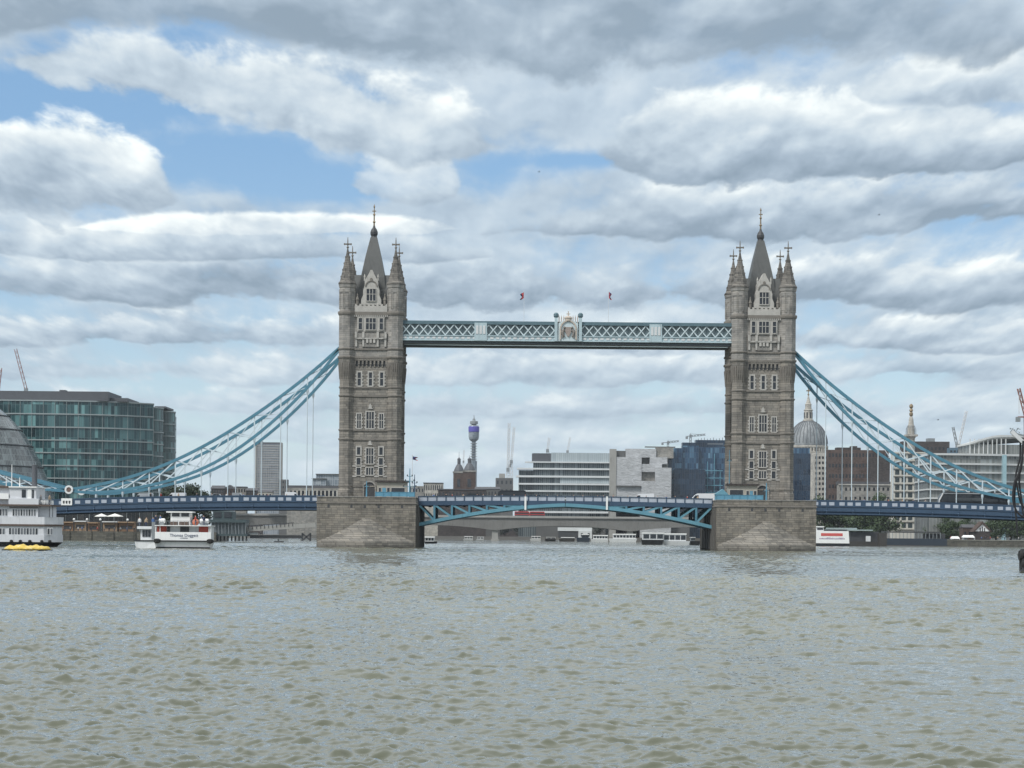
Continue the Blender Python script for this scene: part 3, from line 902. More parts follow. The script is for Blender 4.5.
def chain(side, yc, label):
    x0 = (XL - 6.75) if side < 0 else (XR + 6.75)
    T = Thing('suspension_chain', label, 'bridge chain', (x0, yc, 11.0), 'suspension chains of the bridge')
    X = lambda u: x0 + side * u
    us = np.linspace(-0.6, U_PIN, 31)
    T.part('upper_chord', MB().beam([(X(u), yc, zu(max(u, 0)) - min(u, 0) * 0.8) for u in us], 0.6, 0.62), BLUE)
    T.part('lower_chord', MB().beam([(X(u), yc, zl(max(u, 0)) - min(u, 0) * 0.8) for u in us], 0.6, 0.60), BLUE)
    # the short links beyond the low pin rise to the shore
    us2 = np.linspace(U_PIN, 86, 12)
    t = lambda u: (u - U_PIN) / 28.0
    zz = zu(U_PIN)
    T.part('shore_upper_chord', MB().beam([(X(u), yc, zz + 0.4 * math.sin(math.pi * min(1, t(u) * 3) / 2) + 6.4 * t(u) ** 1.15) for u in us2], 0.6, 0.55), BLUE)
    T.part('shore_lower_chord', MB().beam([(X(u), yc, zz - 0.5 * math.sin(math.pi * min(1, t(u) * 2) / 2) + 5.2 * t(u) ** 1.7) for u in us2], 0.6, 0.5), BLUE)
    for k in range(4):
        ua, ub = U_PIN + 4 + k * 5.5, U_PIN + 9.5 + k * 5.5
        f1 = lambda u: zz + 0.4 + 6.4 * t(u) ** 1.15
        f2 = lambda u: zz - 0.5 + 5.2 * t(u) ** 1.7
        T.part('brace', MB().bar((X(ua), yc, f2(ua)), (X(ub), yc, f1(ub)), 0.22), BRACE)
        T.part('brace', MB().bar((X(ua), yc + 0.24, f1(ua)), (X(ub), yc + 0.24, f2(ub)), 0.22), BRACE)
    # web: uprights and crossed braces
    for u in NODES:
        T.part('upright', MB().bar((X(u), yc, zl(u)), (X(u), yc, zu(u)), 0.24), BRACE)
    nd = [3.2] + NODES + [55.6]
    for a, b in zip(nd[:-1], nd[1:]):
        wd = 0.15 if a < 20 else 0.24
        T.part('brace', MB().bar((X(a), yc - 0.13, zu(a) - 0.1), (X(b), yc - 0.13, zl(b) + 0.1), wd), BRACE)
        T.part('brace', MB().bar((X(a), yc + 0.13, zl(a) + 0.1), (X(b), yc + 0.13, zu(b) - 0.1), wd), BRACE)
    for u in NODES:
        d = abs(X(u) - (XPL if side < 0 else XPR))
        zb = deck_top(max(d, 0)) - 0.4
        if zl(u) - zb > 0.6:
            m = MB().tube([(X(u), yc, zb), (X(u), yc, zl(u) - 0.2)], 0.105, 6)
            m.lathe(X(u), yc, [(0.10, zl(u) - 1.6), (0.26, zl(u) - 0.9), (0.30, zl(u) - 0.35)], 8)
            T.part('hanger', m, BRACE)
        else:
            T.part('hanger', MB().lathe(X(u), yc, [(0.16, zb - 0.2), (0.3, zl(u) - 0.3)], 8), BRACE)
    # white roundel over the pin
    rd = MB()
    a = np.linspace(0, 2 * math.pi, 21)
    for k in range(20):
        rd.bar((X(U_PIN) + 0.72 * math.cos(a[k]), yc - 0.42, zz + 0.72 * math.sin(a[k])), (X(U_PIN) + 0.72 * math.cos(a[k + 1]), yc - 0.42, zz + 0.72 * math.sin(a[k + 1])), 0.36, 0.4)
    ro = T.part('roundel', rd, WHITE)
    b = MB().lathe(0, 0, [(0.55, -0.12), (0.45, 0.12)], 14)
    b.v = [(X(U_PIN) + x, yc - 0.4 - z, zz + y) for x, y, z in b.v]
    T.part('roundel_boss', b, paint('boss_brown', (0.14, 0.09, 0.07), 0.6) if 'boss_brown' not in MATS else MATS['boss_brown'], ro)
chain(-1, 452.4, 'blue and white suspension chain toward the glass offices, the nearer of the pair')
chain(-1, 465.6, 'blue and white suspension chain toward the glass offices, the farther of the pair')
chain(1, 452.4, 'blue and white suspension chain over the dark coach, the nearer of the pair')
chain(1, 465.6, 'blue and white suspension chain over the dark coach, the farther of the pair')

# ------------------------------------------------------------------ side spans
ASPH = paint('road_asphalt', (0.05, 0.05, 0.052), 0.85, 0.2, 0.5)
def side_span(side, label):
    xp = XPL if side < 0 else XPR
    T = Thing('side_span', label, 'bridge span', (xp, YC, 9.5), 'decks of the suspension bridge')
    X = lambda d: xp + side * d
    L = 92.0
    ds = np.linspace(-1.0, L, 24)
    P = lambda y, off: [(X(d), y, deck_top(max(d, 0)) + off) for d in ds]
    yf, yb = 450.2, 467.4
    T.part('roadway', MB().beam(P(YC, -1.45), yb - yf - 1.2, 0.3), ASPH)
    for y, s_ in ((yf, -1), (yb, 1)):
        g = MB().beam(P(y, -1.95), 0.5, 0.95)
        go = T.part('girder', g, BLUE_DK)
        T.part('girder_recess', MB().beam(P(y + 0.2 * -s_, -2.6), 0.3, 0.36), BLUE_SHADE, go)  # the recess shadow is painted in with the darker blue
        T.part('girder_flange', MB().beam(P(y + 0.03 * s_, -2.92), 0.7, 0.28), BLUE_DK, go)
        pr_ = MB().beam(P(y, -0.06), 0.42, 0.2)
        pr_.beam(P(y, -0.76), 0.3, 1.2)
        pr_.beam(P(y + 0.06 * s_, -1.36), 0.62, 0.16)
        po = T.part('parapet', pr_, BLUE_DK)
        if s_ < 0:
            k = 0
            while True:
                d = 1.0 + k * 1.885
                if d > 88: break
                if (k % 3) != 5:
                    off = {0: 0.16, 1: 0.0, 2: -0.16}[k % 3]
                    dd = d + off
                    zt = deck_top(dd)
                    m = MB().box(X(dd - 0.56), X(dd + 0.56), y - 0.21, y - 0.1, zt - 1.12, zt - 0.42)
                    T.part('parapet_panel', m, PANEL, po)
                k += 1
            for u in NODES + [U_PIN, U_PIN + 5.7, U_PIN + 11.4]:
                x = (XL - 6.75 - u) if side < 0 else (XR + 6.75 + u)
                d = abs(x - xp)
                zt = deck_top(d)
                m = MB().box(x - 0.12, x + 0.12, y - 0.36, y, zt - 3.0, zt - 1.5)
                m.lathe(x, y - 0.28, [(0.22, zt - 2.5), (0.26, zt - 2.3), (0.05, zt - 2.1)], 6)
                T.part('stiffener', m, BLUE_DK, go)
            if side < 0:
                x = XL - 6.75 - U_PIN
                zt = deck_top(abs(x - xp))
                bd = T.part('badge_panel', MB().box(x - 1.15, x + 1.15, y - 0.45, y - 0.1, zt - 1.35, zt + 0.12), WHITE, po)
                bm = MB()
                for cx in (-0.62, 0, 0.62):
                    bm.ext_y([(x + cx - 0.2, zt - 0.4), (x + cx + 0.2, zt - 0.4), (x + cx + 0.16, zt - 0.85), (x + cx, zt - 1.1), (x + cx - 0.16, zt - 0.85)], y - 0.5, y - 0.43)
                T.part('badge', bm, IRON, po)
    for k in range(16):
        d = 2 + k * 5.66
        T.part('cross_beam', MB().box(X(d) - 0.2, X(d) + 0.2, yf + 0.3, yb - 0.3, deck_top(d) - 2.8, deck_top(d) - 1.6), BLUE_SHADE)
side_span(-1, 'blue parapeted deck crossing to the glass offices behind the passenger boat')
side_span(1, 'blue parapeted deck carrying the dark coach')

# ------------------------------------------------------------------ bascule leaves
XI0, XI1 = XL + 0.1 + 10.5, XR - 0.35 - 10.5
XC = (XI0 + XI1) / 2
HALF = XC - XI0
bx = [0, 3.5, 9.5, 16.7, 21.8, 27.4, HALF]
bz = [5.0, 5.8, 7.0, 8.2, 8.75, 9.3, 9.45]
pb = np.polyfit(bx, bz, 3)
def bascule(side, label):
    x0 = XI0 if side < 0 else XI1
    T = Thing('bascule_leaf', label, 'bridge span', (x0, YC, 9.0), 'decks of the suspension bridge')
    X = lambda d: x0 - side * d
    zt = lambda d: 11.1 + 0.28 * math.sin(math.pi / 2 * max(d, 0) / HALF)
    zb = lambda d: float(np.polyval(pb, d))
    L = HALF - 0.06
    ds = np.linspace(0, L, 14)
    P = lambda y, f: [(X(d), y, f(d)) for d in ds]
    yf, yb = 450.4, 467.0
    T.part('roadway', MB().beam(P(YC, lambda d: zt(d) - 1.35), yb - yf - 1.0, 0.3), ASPH)
    for y, s_ in ((yf, -1), (yb, 1)):
        po = T.part('parapet', MB().beam(P(y, lambda d: zt(d) - 0.05), 0.34, 0.14).beam(P(y + 0.02, lambda d: zt(d) - 1.12), 0.4, 0.14), BLUE_DK)
        n = 16
        for k in range(n):
            d = 0.95 + k * (L - 1.9) / (n - 1)
            wv = (L - 1.9) / (n - 1) / 2 - 0.13
            if s_ < 0:
                T.part('parapet_panel', MB().box(X(d - wv), X(d + wv), y - 0.05, y + 0.05, zt(d) - 1.06, zt(d) - 0.11), PANEL, po)
            T.part('parapet_post', MB().box(X(d - wv - 0.23), X(d - wv - 0.03), y - 0.16, y + 0.16, zt(d) - 1.2, zt(d) + 0.03), BLUE_DK, po)
        T.part('deck_girder', MB().beam(P(y, lambda d: zt(d) - 1.6), 0.5, 0.8), BLUE_DK)
        T.part('arched_chord', MB().beam(P(y, zb), 0.7, 0.72), BLUE_LT)
        k = 0
        d = 3.4
        prev = 0.0
        while d < 27:
            top = zt(d) - 1.95
            if top - zb(d) > 0.5:
                T.part('upright', MB().bar((X(d), y, zb(d)), (X(d), y, top), 0.45), BLUE if d < 20 else BLUE_LT)
                T.part('diagonal', MB().bar((X(prev + 0.2), y + 0.05, zt(prev) - 2.0), (X(d - 0.1), y + 0.05, zb(d) + 0.2), 0.42), BLUE_LT)
            prev = d
            d += 3.75
    for y in (455.6, 461.8):                              # the two inner girders
        T.part('inner_chord', MB().beam(P(y, zb), 0.6, 0.66), BLUE)
        prev, d = 0.0, 3.4
        while d < 27:
            top = zt(d) - 1.95
            if top - zb(d) > 0.5:
                T.part('inner_upright', MB().bar((X(d), y, zb(d)), (X(d), y, top), 0.4), BLUE_SHADE)
                T.part('inner_diagonal', MB().bar((X(prev + 0.2), y + 0.05, zt(prev) - 2.0), (X(d - 0.1), y + 0.05, zb(d) + 0.2), 0.36), BLUE)
            prev = d
            d += 3.75
    for k in range(8):
        d = 2 + k * 3.75
        T.part('cross_brace', MB().bar((X(d), yf + 0.3, zb(d) + 0.1), (X(d), yb - 0.3, zb(d) + 0.1), 0.3), BLUE_SHADE)
    for k in range(8):
        d = 2 + k * 3.75
        T.part('cross_beam', MB().box(X(d) - 0.2, X(d) + 0.2, yf + 0.3, yb - 0.3, zt(d) - 2.2, zt(d) - 1.5), BLUE_SHADE)
bascule(-1, 'blue arched lifting leaf of the road toward the cranes and cupolas')
bascule(1, 'blue arched lifting leaf of the road beside the scaffolded white building')
for px_, lab in ((525.4, 'white vertical board on the bridge rail above the red buses'), (606.9, 'white vertical board on the bridge rail before the white office block')):
    x = WX(px_, 503, 450)
    z0, z1 = WZ(px_, 509.8, 450), WZ(px_, 496.5, 450)
    T = Thing('gauge_board', lab, 'marker board', (x, 450, z0), 'white marker boards on the lifting leaves')
    T.part('board', MB().box(x - 0.2, x + 0.2, 449.75, 449.9, z0, z1), WHITE)
    T.part('bracket', MB().box(x - 0.1, x + 0.1, 449.9, 450.1, z1 - 1.0, z1 - 0.8).box(x - 0.1, x + 0.1, 449.9, 450.1, z1 - 1.9, z1 - 1.7), IRON)
# ================================================================== water: a wavy sheet, fine near the camera
def make_water():
    ny, nx = 2300, 900
    a = R(18)
    yy = np.concatenate([np.array([3.0, 9.0]), np.geomspace(18.5, 780, ny - 60), np.geomspace(784, 9000, 58)])
    th = np.linspace(-1, 1, nx) * a
    Y, TH = np.meshgrid(yy, th, indexing='ij')
    X = Y * np.tan(TH)
    rs = np.random.RandomState(3)
    Z = np.zeros_like(X)
    DX = np.zeros_like(X)
    dy = np.gradient(yy)[:, None]
    wind = R(248)
    far = np.clip((Y - 24) / 90, 0, 1)                    # the chop grows away from the sheltered near bank
    for k in range(170):
        lam = 0.09 * (5.0 / 0.09) ** ((k + rs.rand()) / 170)
        ang = wind + rs.randn() * (0.8 if lam < 1 else 0.6)
        kx, ky = math.cos(ang) * 2 * math.pi / lam, math.sin(ang) * 2 * math.pi / lam
        near = 0.0086 * lam * (1.0 if lam < 0.36 else (0.36 / lam) ** 0.8)
        away = 0.0104 * lam * (1.0 if lam < 0.55 else (0.55 / lam) ** 0.75)
        amp = near + (away - near) * far
        fade = np.clip((lam / np.maximum(dy, 1e-3) - 1.8) / 1.5, 0, 1)
        fx = np.clip((lam / (Y * 2 * a / nx) - 2.0) / 2.0, 0, 1)
        ph = kx * X + ky * Y + rs.rand() * 6.28
        s_ = np.sin(ph)
        Z += amp * fade * fx * (s_ + 0.3 * np.sin(2 * ph + 1.57))
        DX += amp * fade * fx * np.cos(ph) * math.cos(ang) * 0.8
    # gusty patches: rougher and smoother water
    g = 0.5 * np.sin(X * 0.05 + Y * 0.021 + 1) + 0.5 * np.sin(X * 0.023 - Y * 0.06 + 0.4) + 0.4 * np.sin(X * 0.11 + Y * 0.09)
    g2 = np.sin(X * 0.017 + Y * 0.045 + 2.0) + 0.7 * np.sin(X * 0.06 - Y * 0.11 + 1.0)
    Z *= np.clip(1.0 + 0.30 * g + 0.28 * g2, 0.35, 2.0)
    sg = np.sqrt(np.mean(Z ** 2, axis=1, keepdims=True)) + 1e-4
    kern = np.ones(61) / 61
    sg = np.convolve(np.pad(sg[:, 0], 30, mode='edge'), kern, 'valid')[:, None]
    Z = sg * (np.exp(np.clip(0.05 * Z / sg, -4, 1.0)) - 1.0) * 20.0          # peaked crests, flat troughs
    X = X + DX
    V = np.stack([X, Y, Z], -1).reshape(-1, 3).astype(np.float32)
    i = np.arange(ny * nx).reshape(ny, nx)
    Q = np.stack([i[:-1, :-1], i[:-1, 1:], i[1:, 1:], i[1:, :-1]], -1).reshape(-1, 4).astype(np.int32)
    # the sheet goes on to the sides and behind the camera as plain quads
    me = bpy.data.meshes.new('water')
    me.vertices.add(len(V)); me.vertices.foreach_set('co', V.ravel())
    me.loops.add(Q.size); me.loops.foreach_set('vertex_index', Q.ravel())
    me.polygons.add(len(Q))
    me.polygons.foreach_set('loop_start', np.arange(0, Q.size, 4, dtype=np.int32))
    me.polygons.foreach_set('loop_total', np.full(len(Q), 4, dtype=np.int32))
    me.update(); me.validate()
    me.shade_smooth()
    o = bpy.data.objects.new('water', me)
    COL.objects.link(o)
    o['kind'] = 'structure'
    m, g, p = newmat('river_water')
    P = pos(g)
    big = g.noise(P, 0.035, 3, 0.5)
    silt = g.noise(P, 0.012, 4, 0.6)
    g.l.new(g.mix(g.sm(silt, 0.35, 0.65), (0.078, 0.083, 0.053), (0.122, 0.126, 0.082)), p.inputs['Base Color'])
    p.inputs['IOR'].default_value = 1.42
    p.inputs['Specular IOR Level'].default_value = 0.5
    p.inputs['Roughness'].default_value = 0.05
    p.inputs['Coat Weight'].default_value = 0.45
    p.inputs['Coat Roughness'].default_value = 0.04
    p.inputs['Coat IOR'].default_value = 1.38
    x, y, z = g.sep(P)
    Pa = g.xyz(g.mul(x, 0.7), y, 0.0)
    h = g.add(g.mul(g.noise(Pa, 2.2, 4, 0.62, 0.4), 0.35), g.mul(g.noise(Pa, 0.7, 4, 0.55, 0.6), 0.8))
    h = g.add(h, g.mul(g.noise(Pa, 6.0, 3, 0.6), 0.10))
    h = g.mul(h, g.lin(g.noise(P, 0.045, 4, 0.6), 0.3, 0.7, 0.65, 1.3))
    bump(g, p, h, 0.6, 0.2)
    bn = [n for n in g.n if n.type == 'BUMP'][0]
    g.l.new(bn.outputs[0], p.inputs['Coat Normal'])
    g.put(bn.inputs['Strength'], g.lin(y, 40.0, 420.0, 0.12, 1.0))
    g.put(bn.inputs['Distance'], g.lin(y, 40.0, 450.0, 0.05, 0.42))
    me.materials.append(m)
make_water()
# ================================================================== banks and city
EARTH = paint('bank_ground', (0.14, 0.135, 0.125), 0.9, 0.3, 0.1)
QUAYW = stone('quay_wall', (0.115, 0.112, 0.096), 1.6, 0.6, 0.25, 0.6, 0.4, bumpy=0.5)
g_ = MB()
g_.ext_z([(-560, 729.0), (-103, 729.0), (-108, 800), (-150, 1100), (-300, 1700), (-900, 1700), (-900, 800)], -3, 3.1)
structure('south_bank_ground', g_, EARTH)
g_ = MB()
g_.ext_z([(165, 946), (620, 946), (1200, 1900), (260, 1900), (150, 1330), (134, 1060), (140, 960)], -3, 2.9)
structure('north_bank_ground', g_, EARTH)
g_ = MB()
g_.ext_z([(-900, 1702), (-300, 1702), (-190, 1650), (40, 1650), (70, 1480), (149, 1480), (262, 1902), (1500, 1902), (4000, 9000), (-4000, 9000)], -3, 2.8)
structure('far_bank_ground', g_, EARTH)

def R_(mb, x0, x1, y0, y1, Y, depth, dy=0.0):
    """box whose river face covers photograph columns x0..x1 and rows y0..y1 at distance Y"""
    xm, ym = (x0 + x1) / 2, (y0 + y1) / 2
    zb = WZ(xm, y1, Y)
    if Y >= 1000 and y1 >= 490 and y1 - y0 > 12:
        zb = 2.75                     # walls stand on the ground behind the decks
    return mb.box(WX(x0, ym, Y), WX(x1, ym, Y), Y + dy, Y + dy + min(depth, 9), zb, WZ(xm, y0, Y))
def base(px_, Y, z=2.9): return (WX(px_, 530, Y), Y, z)
def BT(name, label, cat, px_, Y, group=None, z=2.9): return Thing(name, label, cat, base(px_, Y, z), group)
def wgrid(T, xs, ys, w, h, Y, mat=None, name='window', parent=None):
    """one window part per opening: pane proud of the wall"""
    mat = mat or PANE
    me = None
    for py in ys:
        for px_ in xs:
            if me is None or True:
                T.part(name, R_(MB(), px_ - w / 2, px_ + w / 2, py - h / 2, py + h / 2, Y, 0.3, -0.08), mat, parent)

# quays
m = MB().box(-562, -102.6, 727.6, 729, -3, 3.25)
for k in range(60):
    m.box(-108 - k * 7.6, -107.6 - k * 7.6, 727.2, 727.6, -3, 3.2)
T = Thing('quay_wall', 'dark stone quay wall under the brown kiosks and globe lamps', 'quay wall', (-200, 728, -1))
T.part('wall', m, QUAYW)
rl = MB()
for k in range(40):
    rl.box(-104 - k * 3, -103.92 - k * 3, 728.2, 728.3, 3.2, 4.3)
rl.box(-224, -103, 728.2, 728.28, 4.25, 4.32)
rl.box(-224, -103, 728.2, 728.28, 3.75, 3.8)
T.part('railing', rl, IRON)
T = Thing('quay_wall', 'low greenish river wall below the gabled hut and the trees', 'quay wall', (250, 945, -1))
T.part('wall', MB().box(190, 622, 944.5, 946, -3, 2.75), QUAYW)
T.part('coping', MB().box(190, 622, 944.3, 946.2, 2.75, 3.05), paint('quay_coping', (0.26, 0.255, 0.22), 0.85, 0.2, 0.5))

# ---- round leaning glass hall at the far left
EGG = curtain('egg_glass', 0.9, 2.1, [(0.025, 0.032, 0.036), (0.065, 0.08, 0.085), (0.16, 0.19, 0.195)], (0.2, 0.22, 0.22), 0.06, 0.18)
EDGE = paint('storey_rim', (0.06, 0.065, 0.07), 0.5, 0.2, 0.5)
YE = 764
T = BT('leaning_glass_hall', 'round leaning grey glass hall stepping in at each storey', 'building', -25, YE, z=3.0)
prof = [(500, 54), (484, 48), (467, 41.5), (446, 31), (430, 20.8), (416, 8), (404, -6), (394, -24)]
lx = [-108, -112, -114, -112, -106, -98, -86, -62]
def ering(py, x1, x0, out=0.0):
    a, b = WX(x0, py, YE) - out, WX(x1, py, YE) + out
    c, r = (a + b) / 2, (b - a) / 2
    z = WZ(-20, py, YE)
    return [(c + r * math.cos(t), YE + r * math.sin(t), z) for t in np.linspace(0, 2 * math.pi, 40, endpoint=False)]
for k in range(len(prof) - 1):
    (ya, xa), (yb_, xb) = prof[k], prof[k + 1]
    T.part('glass_storey', MB().loft([ering(ya, xa, lx[k]), ering(yb_, xb, lx[k + 1])]), EGG)
    T.part('storey_rim', MB().loft([ering(yb_ + 0.5, xb + 0.2, lx[k + 1], 0.3), ering(yb_ - 0.5, xb + 0.2, lx[k + 1], 0.3)]), EDGE)

# ---- teal glass office block
TEAL = curtain('teal_glazing', 1.55, 4.15, [(0.006, 0.015, 0.018), (0.015, 0.040, 0.045), (0.032, 0.085, 0.092), (0.16, 0.31, 0.31)], (0.07, 0.13, 0.135), 0.09, 0.1, 1.35)
UNDER = curtain('undercroft_glass', 2.4, 4.0, [(0.012, 0.014, 0.016), (0.03, 0.032, 0.034), (0.07, 0.065, 0.055)], (0.05, 0.05, 0.05), 0.2, 0.25)
SLAB = paint('office_slab_edge', (0.29, 0.33, 0.33), 0.5, 0.15, 0.4)
ROOFG = paint('roof_plant_grey', (0.085, 0.09, 0.10), 0.6, 0.2, 0.4)
YO = 800
def office(px0, px1, ytop, dpt, label, floors, turn):
    """storeys with a bowed front: plan is an arc from px0 to px1 whose right end turns away"""
    T = BT('glass_office', label, 'office building', (px0 + px1) / 2, YO + dpt, 'teal glass offices', 3.0)
    n = 18
    xa, xb = WX(px0, 450, YO + dpt), WX(px1, 450, YO + dpt)
    plan = []
    for i in range(n + 1):
        t = i / n
        x = xa + (xb - xa) * t
        plan.append((x, YO + dpt + turn * (max(0, t - 0.35) / 0.65) ** 3.2))
    plan += [(xb * (1 + 40 / (YO + dpt + turn)) - 1.0, YO + dpt + turn + 40), (xa, YO + dpt + turn + 40)]
    def grow(e): return [(x + (e if i > 3 and i <= n + 1 else 0), y - e) if i <= n else (x + (e if i == n + 1 else 0), y) for i, (x, y) in enumerate(plan)]
    zs = [WZ((px0 + px1) / 2, y, YO + dpt) for y in floors]
    zu_ = WZ((px0 + px1) / 2, 509, YO + dpt)
    T.part('glass_storey', MB().ext_z(plan, zu_, zs[-1]), TEAL)
    T.part('ground_storey', MB().ext_z(plan, 3.0, zu_), UNDER)
    for a, b in zip(zs[1:], zs[:-1]):
        T.part('glass_storey', MB().ext_z(plan, a, b), TEAL)
    for z in zs:
        T.part('slab_edge', MB().ext_z(grow(0.3), z - 0.22, z + 0.22), SLAB)
    fin = MB()
    for i in range(0, n + 1):
        fin.box(plan[i][0] - 0.05, plan[i][0] + 0.05, plan[i][1] - 0.25, plan[i][1] + 0.05, 3, zs[0])
    T.part('mullion', fin, SLAB)
    return T, zs
T, zs = office(-60, 146, 400.5, 0, 'long bow-fronted teal glass office with a dark roof storey', [400.5, 413.8, 427, 439.8, 452.5, 465.3, 478, 491], 16)
z1 = WZ(60, 390.7, YO)
T.part('roof_storey', MB().box(WX(-60, 395, YO), WX(107, 395, YO), YO + 3, YO + 30, zs[0] + 0.2, z1), ROOFG)
T.part('roof_storey', MB().box(WX(107, 395, YO), WX(125, 395, YO), YO + 6, YO + 30, zs[0] + 0.2, zs[0] + 1.6), ROOFG)
T.part('roof_unit', MB().box(WX(56, 390, YO), WX(62, 390, YO), YO + 6, YO + 10, z1, z1 + 0.7), ROOFG)
T, zs = office(142, 160.5, 407, 24, 'narrow teal glass office bay beside the long bow-fronted block', [407.5, 420, 432, 444, 456, 468, 480, 492], 6)
T.part('roof_storey', MB().box(WX(152, 405, YO + 24), WX(163, 405, YO + 24), YO + 30, YO + 50, zs[0] + 0.2, zs[0] + 0.9), ROOFG)
T, zs = office(158, 173, 411.5, 34, 'outermost narrow teal glass office bay, nearest the grey slab tower', [411.5, 424, 436, 448, 460, 472, 484, 494], 5)

# ---- cranes
RUST = paint('crane_red', (0.25, 0.12, 0.10), 0.6, 0.2, 0.5)
CRW = paint('crane_white', (0.55, 0.56, 0.56), 0.6, 0.15, 0.5)
CRG = paint('crane_grey', (0.22, 0.24, 0.25), 0.6, 0.15, 0.5)
def lattice(mb, a, b, w, step, t):
    """square lattice boom from a to b"""
    a, b = Vector(a), Vector(b)
    d = (b - a)
    L = d.length
    d = d / L
    u = Vector((0, 1, 0))
    s_ = d.cross(u).normalized()
    c = [(s_ * i + u * j) * (w / 2) for i, j in ((-1, -1), (1, -1), (1, 1), (-1, 1))]
    for q in c:
        mb.bar(a + q, b + q, t)
    n = max(2, int(L / step))
    for k in range(n):
        p0, p1 = a + d * (L * k / n), a + d * (L * (k + 1) / n)
        for q in range(4):
            mb.bar(p0 + c[q], p1 + c[(q + 1) % 4], t * 0.8)
def crane(label, foot, top, tip, Y, mat, w=1.6, t=0.28, tail=None, cab=True, group='tower cranes'):
    """foot/top: mast ends, tip: end of the jib, all as photograph points"""
    T = BT('tower_crane', label, 'crane', foot[0], Y, group, 2.9)
    p = lambda q: (WX(q[0], q[1], Y), Y, WZ(q[0], q[1], Y))
    if foot != top:
        m = MB(); lattice(m, p(foot), p(top), w, w * 1.6, t)
        T.part('mast', m, mat)
    m = MB(); lattice(m, p(top), p(tip), w * 0.8, w * 1.6, t)
    T.part('jib', m, mat)
    x, y, z = p(top)
    if tail:
        q = p(tail)
        T.part('counter_jib', MB().bar((x, y, z), q, w * 0.6, w * 0.4), mat)
        T.part('counterweight', MB().box(q[0] - w * 0.6, q[0] + w * 0.6, y - w * 0.6, y + w * 0.6, q[2] - w * 1.4, q[2]), CRG)
    if cab:
        T.part('cab', MB().box(x - w * 0.6, x + w * 0.6, y - w, y - w * 0.2, z - w * 0.6, z + w * 0.8), CRG)
    T.part('pendant', MB().bar((x, y + 0.3, z + w * 1.5), tuple(Vector(p(tip)) * 0.9 + Vector(p(top)) * 0.1), t * 0.35).bar((x, y, z), (x, y + 0.3, z + w * 1.5), t), mat)
    return T
crane('rusty luffing crane rising behind the long teal glass office', (27.0, 500), (26.5, 391), (15.5, 349), 900, RUST, 1.3, 0.1)
crane('dark red crane boom cut by the picture edge above the glass hall', (-3, 500), (-3, 400), (0.5, 368), 850, RUST, 1.3, 0.14)
crane('tallest pale crane standing on the building site by the cupolas', (508, 492), (508, 470), (509.2, 423), 2000, CRW, 2.6, 0.5)
crane('second pale crane of the building site, dark at its cab', (512, 492), (511.4, 462), (514.2, 427), 2050, CRW, 2.4, 0.45, tail=(510, 464))
crane('small pale crane on the roof of the white office block', (548.5, 455), (547.5, 451), (549.3, 437.5), 1900, CRW, 2.2, 0.35)
crane('thin crane behind the white office block, toward the sheeted building', (568, 456), (567.5, 452), (570.3, 437), 2100, CRW, 2.0, 0.3)
crane('short grey crane over the blue site hut near the monument', (957.5, 455), (957, 446), (953, 427), 1700, CRG, 2.0, 0.3)
crane('tall pale luffing crane over the blue site hut near the monument', (959, 455), (958.5, 446), (966.5, 411), 1750, CRW, 2.0, 0.3)
crane('tiny pale crane left of the slim round tower', (462.5, 480), (463.5, 462), (464, 450), 2600, CRW, 1.8, 0.3)
crane('hammerhead crane standing on the roof of the blue glass block', (690.5, 446), (690.5, 436), (705.5, 434.6), 1480, CRG, 1.3, 0.3, tail=(686.8, 436.4))
crane('hammerhead crane standing over the white sheeted building', (668, 449), (668, 442.5), (679, 441.0), 1480, CRG, 1.2, 0.3, tail=(662.5, 442.6))
T = crane('red and white crane cut by the picture edge above the curved flats', (1027, 500), (1026, 417), (1018.6, 388.5), 620, RUST, 1.0, 0.16, tail=(1018, 417))
T.part('hoist_rope', MB().bar((WX(1019, 389, 620), 620, WZ(1019, 389, 620)), (WX(1019, 414, 620), 620, WZ(1019, 414, 620)), 0.16), CRW)

